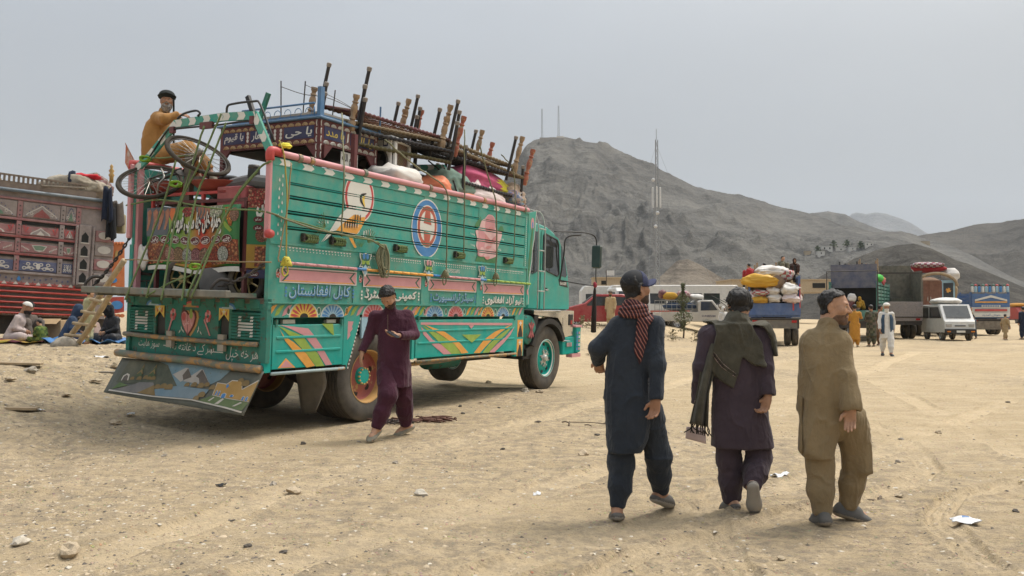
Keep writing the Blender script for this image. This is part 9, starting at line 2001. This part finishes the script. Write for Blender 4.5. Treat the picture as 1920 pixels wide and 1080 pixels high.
# low wall, huts and flag at the back of the yard
def hut(px,py,D,w,h,m,lab,name='hut',windows=0):
 p = at(px,py,D) if D > 0 else onhill(px,py);q = 1 if D > 0 else p[1]/FPX;w *= q;h *= q;t = thing(name,lab,'building',p);sub(t,'wall',(-w/2,0,-h if D < 0 else 0),(w/2,w*.6,h),m);sub(t,'roof',(-w/2-.1,-.1,h),(w/2+.1,w*.6+.1,h+.12),m)
 for k in range(windows):x = -w/2+w*(k+.5)/windows;sub(t,'window',(x-w*.06,-.06,h*.35),(x+w*.06,.0,h*.75),dark_in)
 return t
hm = mat('whitewash',(.58,.56,.52),.8,dust=.3);mud = mat('mud_plaster',(.40,.32,.22),.9)
hut(1150,540,85,4,1.0,mud,'low mud coloured hut behind the buses',windows=2);hut(1470,548,95,12,1.4,mud,'long low mud building behind the loaded trucks',windows=3)
HG = 'white houses on the foothill'
for k,(px,py,w,h,n) in enumerate(((1551,470,9,3.6,2),(1540,479,6,3.4,1),(1577,471,9,2.6,1),(1599,470,6,2.8,1),(1630,462,7,3,2),(1735,458,8,2.4,0),(1515,478,5,3,0))):hut(px,py,-1,w*2.2,h*2.3,hm if k < 5 else mud,('white two part house with dark windows on the foothill','small white house below the others','long white house beside the trees','white house at the right of the row','white house standing alone to the right','mud coloured house up on the dark spur','ruined mud house left of the white ones')[k],'hillside_house',n).data
leafm = mat('dusty_leaf',(.075,.10,.05),.8,var=.3,vs=3);bark = mat('grey_bark',(.13,.10,.07),.9)
def tree(px,py,D,h,w,lab,n=500,name='tree',sz=.09,trunk=.35,grp=None,col=None):
 p = at(px,py,D) if D > 0 else onhill(px,py);q = 1 if D > 0 else p[1]/FPX;h *= q;w *= q;sz *= q;t = thing(name,lab,'tree',p,0,grp);obj('trunk',MB().tube(catmull([(0,0,-.2),(.02*h,0,h*.3),(-.01*h,.01*h,h*.65),(.01*h,0,h*.95)],4),np.linspace(.018,.004,13)*h,6),bark,t,smooth=True)
 rg = np.random.default_rng(int(px));z = trunk*h+(1-trunk)*h*rg.random(n)**.8;r = w/2*np.sqrt(rg.random(n))*np.clip(1.25-z/h,.12,1)*(.7+.5*np.sin(z/h*19+rg.random(n)));a = rg.random(n)*2*pi;C = np.stack([r*np.cos(a),r*np.sin(a),z],1)
 D1 = rg.normal(size=(n,3));D1 /= np.linalg.norm(D1,axis=1)[:,None];D2 = np.cross(D1,rg.normal(size=(n,3)));D2 /= np.linalg.norm(D2,axis=1)[:,None];V = np.stack([C-D1*sz,C+D2*sz*.4,C+D1*sz,C-D2*sz*.4],1).reshape(-1,3);mb = MB();mb.add(V,np.arange(n*4).reshape(n,4).tolist());obj('crown',mb,col or leafm,t,kind='stuff')
 mb = MB()
 for k in range(9):zz = h*(.2+.08*k);mb.rod((0,0,zz),(w*.4*cos(k*2.4)*(1-zz/h*.7),w*.4*sin(k*2.4)*(1-zz/h*.7),zz+h*.08),.004*h,4)
 obj('branch',mb,bark,t);return t
T = tree(1281,622,41,2.7,1.0,'thin feathery sapling in front of the white pickup',1500,'sapling',.06,.12,None,mat('sapling_leaf',(.13,.145,.075),.8,var=.3,vs=3));T.location[2] = gz(*T.location[:2])
for k,(px,py) in enumerate(((1533,474),(1563,464),(1588,463),(1614,466))):tree(px,py,-1,13,17,('bushy tree left of the white houses','bushy tree between the first two white houses','bushy tree in front of the long white house','bushy tree right of the white houses')[k],260,'bushy_tree',1.8,.05,'trees by the white houses')
for k,(px,py,D) in enumerate(((1112,622,36),(1092,618,36),(1262,630,38),(1305,632,38.5),(1120,655,27),(1330,626,40))):
 T = tree(px,py,D,.55,.8,('dry shrub below the red hatchback','dry shrub at the cab of the teal truck','dry tuft left of the sapling','dry tuft right of the sapling','dry shrub beside the front bumper','dry tuft near the pickup wheel')[k],160,'dry_shrub',.05,.0,'dry shrubs along the bank',mat('dry_leaf',(.20,.17,.09),.9));T.location[2] = gz(*T.location[:2])
# masts
grey_l = mat('mast_grey',(.26,.27,.28),.5,.3);white_l = mat('antenna_white',(.55,.55,.55),.5)
def mast(name,lab,p,H_,w,top=.3):
 t = thing(name,lab,'mast',p);n = max(8,int(H_/w/1.3))
 for k in range(3):
  a = k*2*pi/3;d = np.array([cos(a),sin(a),0]);obj('mast_leg',MB().rod(d*w/2,d*w/2*top+np.array([0,0,H_]),w*.07,4),grey_l,t)
 mb = MB()
 for q in range(n):
  z0,z1 = H_*q/n,H_*(q+1)/n;s0,s1 = w/2*(1-(1-top)*q/n),w/2*(1-(1-top)*(q+1)/n)
  for k in range(3):a,b = k*2*pi/3,(k+1)*2*pi/3;mb.rod((s0*cos(a),s0*sin(a),z0),(s1*cos(b),s1*sin(b),z1),w*.04,3);mb.rod((s0*cos(a),s0*sin(a),z0),(s0*cos(b),s0*sin(b),z0),w*.035,3)
 obj('bracing',mb,grey_l,t,kind='stuff');return t
p = at(1232,560,120);H_ = at(1224,262,120)[2]-p[2];t = mast('lattice_mast','tall guyed lattice mast with white panel antennas rising before the hill',p,H_,.8,.5)
obj('mast_tip',MB().rod((0,0,H_),(0,0,H_+1.6),.04,4),grey_l,t);zz = lambda y:at(1226,y,120)[2]-p[2]
for k in range(3):a = k*2.1+.4;obj('panel_antenna',MB().bx((.62*cos(a),.62*sin(a),zz(370)),(.24,.2,3.0),rotm(0,0,a),bev=.05),white_l,t)
for k,y in enumerate((338,425,400)):obj('dish',MB().lathe([(0,-.12),(.26,-.03),(.27,.03),(0,.06)],(-.55+.3*k,-.5,zz(y)),(-.4,-1,0),14),white_l,t,smooth=True)
for k in range(3):a = k*2.1+.2;obj('guy_wire',MB().rod((0,0,H_*.97),(9*cos(a),9*sin(a),1),.015,3),grey_l,t)
for k,(px,y0,y1) in enumerate(((1016,254,204),(1047,252,198))):q = onhill(px,y0+4);mast('hilltop_mast',('left of the two thin masts on the hilltop','taller right one of the two thin masts on the hilltop')[k],q,at(px,y1,q[1])[2]-q[2],1.6,.5)
q = onhill(1036,261);t = thing('hilltop_station','low walled station building on the hilltop between the masts','building',q);sub(t,'wall',(-9,0,-4),(8,6,1.2),mat('pale_stone',(.33,.31,.28),.9));sub(t,'roof',(3,1,1.2),(8,5,2.4),hm)
t = thing('flag_pole','small white flag on a thin pole beyond the buses','flag',at(1137,535,84));obj('pole',MB().rod((0,0,0),(0,0,1.6),.04,5),iron,t);obj('flag_cloth',MB().sheet([[(u*.8,.1*sin(u*5),1.5-v*.5) for v in (0,.5,1)] for u in np.linspace(0,1,6)],t=.02),white_l,t)
# ------------------------------------------------------------------ stones, grit and litter
stone_m = [mat('stone_%s' % n,c,.9,var=.25,vs=12,bump=.4,bs=40) for n,c in (('tan',(.40,.32,.22)),('grey',(.31,.27,.215)),('dark',(.10,.085,.07)),('pale',(.48,.43,.35)))]
big = [(375,842,0.05,1),(307,858,.075,1),(690,715,.10,0),(985,737,.17,3),(1012,738,.15,0),(915,716,.12,0),(757,757,.11,0),(900,757,.08,0),(863,766,.07,2),(868,777,.08,2),(936,765,.06,2),(1008,797,.09,2),(672,828,.06,1),(568,832,.07,2),(742,866,.06,1),(512,908,.075,1),(436,968,.04,2),(464,1032,.05,2),(532,1043,.05,2),(38,1029,.13,3),(130,1044,.15,0),(790,928,.13,3),(552,920,.17,0),(942,840,.06,2),(1092,850,.14,0),(1466,1049,.07,0),(1690,817,.07,1),(1683,860,.06,1),(1685,928,.09,0),(1905,962,.06,2),(1120,812,.07,2),(1890,750,.08,2),(1760,810,.08,0),(218,690,.25,0),(130,668,.10,1),(20,717,.3,0),(125,745,.22,0),(215,800,.22,0),(300,745,.16,0),(180,718,.28,0),(60,700,.25,1)]
sm = [MB().blob((0,0,0),(1,.75,.42),k*3+1,2,.55).mesh('stone') for k in range(6)]
STN = {}
for k,(px,py,w,m) in enumerate(sorted(big)):
 p = gnd(px,py);h = float(ground_full(np.array([p[0]]),np.array([p[1]]))[0][0]);o = bpy.data.objects.new('stone',sm[k % 6]);COL.objects.link(o)
 if not sm[k % 6].materials:sm[k % 6].materials.append(stone_m[0])
 o.material_slots[0].link = 'OBJECT';o.material_slots[0].material = stone_m[m]
 o.location = (p[0],p[1],h+w*.12);w = w*(.5 if px < 320 and py < 830 else .8);s = w*.62;o.scale = (s,s,s*(.8+.5*(k % 3)/2));o.rotation_euler = (0,0,k*1.7)
 sz_ = 'large' if w > .14 else 'fist sized' if w > .08 else 'small';co = ('tan','grey','dark','pale')[m]
 where = 'left of the teal truck on the rough bank' if px < 320 and py < 830 else 'near the front wheel of the teal truck' if py < 745 and px > 850 else 'in the shade beside the teal truck' if py < 800 and px < 1050 else 'on the track at the right' if px > 1400 else 'on the open dirt in the foreground'
 STN.setdefault((f'{sz_} {co} stone',where),[]).append(tag(o,f'{sz_} {co} stone lying {where}','stone','stones on the ground'))
for (a,w),L_ in STN.items():
 for k,o in enumerate(L_):
  if len(L_) > 1:o['label'] = (('leftmost ','rightmost ') if len(L_) == 2 else ('leftmost ','second from left ','third from left ','fourth from left ','fifth from left ','rightmost '))[k if k < len(L_)-1 else -1]+a+' '+w
o = obj('stone',MB().blob((0,0,0),(.30,.2,.17),9,3,.3),stone_m[1],smooth=True);p = at(127,655,17.2);o.location = (p[0],p[1],gz(p[0],p[1])+.05);tag(o,'big grey stone holding the foot of the ladder','stone')
# grit: tens of thousands of chips, denser on the rough bank
def scatter(name,n,smin,smax,m,seed,dens,flat=.5):
 rg = np.random.default_rng(seed);r = 2.2+42*rg.random(n*3)**1.7;a = (rg.random(n*3)-.5)*RAD(72);X,Y = r*np.sin(a),r*np.cos(a);k = rg.random(n*3) < dens(X,Y);X,Y = X[k][:n],Y[k][:n];n = len(X);Z,tr = ground_full(X,Y)
 base = np.array([(1,0,0),(-.5,.85,0),(-.6,-.8,0),(.05,.1,1),(.5,.6,.55)]);FS = np.array([(0,4,3),(4,1,3),(1,2,3),(2,0,3),(0,1,4)])
 s = smin+(smax-smin)*rg.random(n)**3.0;t = rg.random(n)*2*pi;J = 1+.5*(rg.random((n,5,3))-.5);B = base[None]*J;c,s2 = np.cos(t)[:,None],np.sin(t)[:,None]
 V = np.stack([B[...,0]*c-B[...,1]*s2,B[...,0]*s2+B[...,1]*c,B[...,2]*flat],-1)*s[:,None,None]+np.stack([X,Y,Z-.1*s],-1)[:,None]
 F = (FS[None]+np.arange(n)[:,None,None]*5).reshape(-1,3);me = bpy.data.meshes.new(name);V = V.reshape(-1,3)
 me.vertices.add(len(V));me.vertices.foreach_set('co',V.astype(np.float32).ravel());me.loops.add(F.size);me.loops.foreach_set('vertex_index',F.astype(np.int32).ravel());me.polygons.add(len(F));me.polygons.foreach_set('loop_start',np.arange(0,F.size,3,dtype=np.int32));me.update(calc_edges=True)
 return link(name,me,m,kind='stuff')
dn = lambda X,Y:.16+.84*ss(.5,-5,X+.12*Y)*ss(30,12,Y)+.25*ss(-.1,.5,fbm(P3(X*.5,Y*.5,2),3))
scatter('grit',26000,.004,.026,stone_m[0],1,dn);scatter('grit',12000,.004,.022,stone_m[2],2,dn);scatter('grit',9000,.004,.03,stone_m[3],3,dn,.35);scatter('rubble',1500,.015,.06,stone_m[1],4,lambda X,Y:ss(-2,-6,X+.15*Y)*ss(26,14,Y));scatter('rubble',1300,.015,.065,stone_m[0],6,lambda X,Y:ss(-2,-6,X+.15*Y)*ss(26,14,Y)+.03)
# litter
pw_ = mat('white_litter',(.62,.62,.62),.6);lit = ((1810,985,.14,'crumpled white and blue plastic packet on the track'),(1462,890,.12,'scrap of white paper behind the man with the shawl'),(1007,918,.07,'small white scrap on the dirt in the middle'),(415,910,.07,'dark plastic scrap on the dirt at the left'),(1605,783,.05,'white scrap beside the man in khaki'),(190,668,.18,'white rags on the ground below the ladder'),(245,782,.10,'white scrap near the hanging curtain'),(70,776,.10,'white scrap on the rough bank'))
for k,(px,py,w,lb) in enumerate(lit):
 p = gnd(px,py);h = float(ground_full(np.array([p[0]]),np.array([p[1]]))[0][0]);G = np.array([[((u-.5)*1.3*w,(v-.5)*w*.9,.03*w/.1*abs(fbm(np.array([[u*2.2+k,v*2.2,1]]),2)[0])+.008) for v in np.linspace(0,1,7)] for u in np.linspace(0,1,9)])
 o = obj('litter',MB().sheet(G,t=.003),[pw_,mat('packet_blue',(.06,.16,.36),.4)] if k == 0 else (black if k == 3 else pw_),smooth=True)
 if k == 0:o.data.polygons.foreach_set('material_index',[1 if (i // 6) in (3,4) and i % 6 > 1 and i < 48 else 0 for i in range(len(o.data.polygons))])
 o.location = (p[0],p[1],h);o.rotation_euler = (0,0,k*.9-.3);tag(o,lb,'litter')
def sticks(name,px,py,n,L_,m,lab,cat):
 p = gnd(px,py);h = float(ground_full(np.array([p[0]]),np.array([p[1]]))[0][0]);mb = MB();rg = np.random.default_rng(int(px))
 for k in range(n):c = rg.normal(size=3)*[L_*.8,L_*.4,.015];c[2] = abs(c[2])+.01;a = rg.random()*pi;d = np.array([cos(a),sin(a)*.6,.1*rg.normal()])*L_*rg.random();mb.tube(catmull([c-d,c+[0,0,.01],c+d],3),.006+.006*rg.random(),4)
 o = obj(name,mb,m,smooth=True);o.location = (p[0],p[1],h);return tag(o,lab,cat)
sticks('twig_heap',800,790,60,.28,mat('dark_red_twigs',(.11,.05,.035),.8),'heap of dark reddish twigs behind the man in maroon','twigs');sticks('twig_heap',735,795,26,.16,mat('dark_twigs',(.05,.04,.035),.8),'few dark twigs under the rear wheel','twigs');sticks('dry_twig',1660,928,6,.12,bark,'dry twig lying right of the man in khaki','twig');sticks('dry_twig',1080,795,5,.3,bark,'thin wire like twig on the dirt beside the man in navy','twig')
for k,(px,py,l) in enumerate(((15,685,.9),(200,702,1.1),(20,770,.6))):p = gnd(px,py);o = obj('board',MB().bx((0,0,.03),(l,.14,.03),rotm(0,.04,.2)),wood if k != 1 else greywood);o.location = p;tag(o,('pale board lying at the left edge of the bank','long dark stick lying beside the curtain of the teal truck','short board low at the left edge')[k],'board')
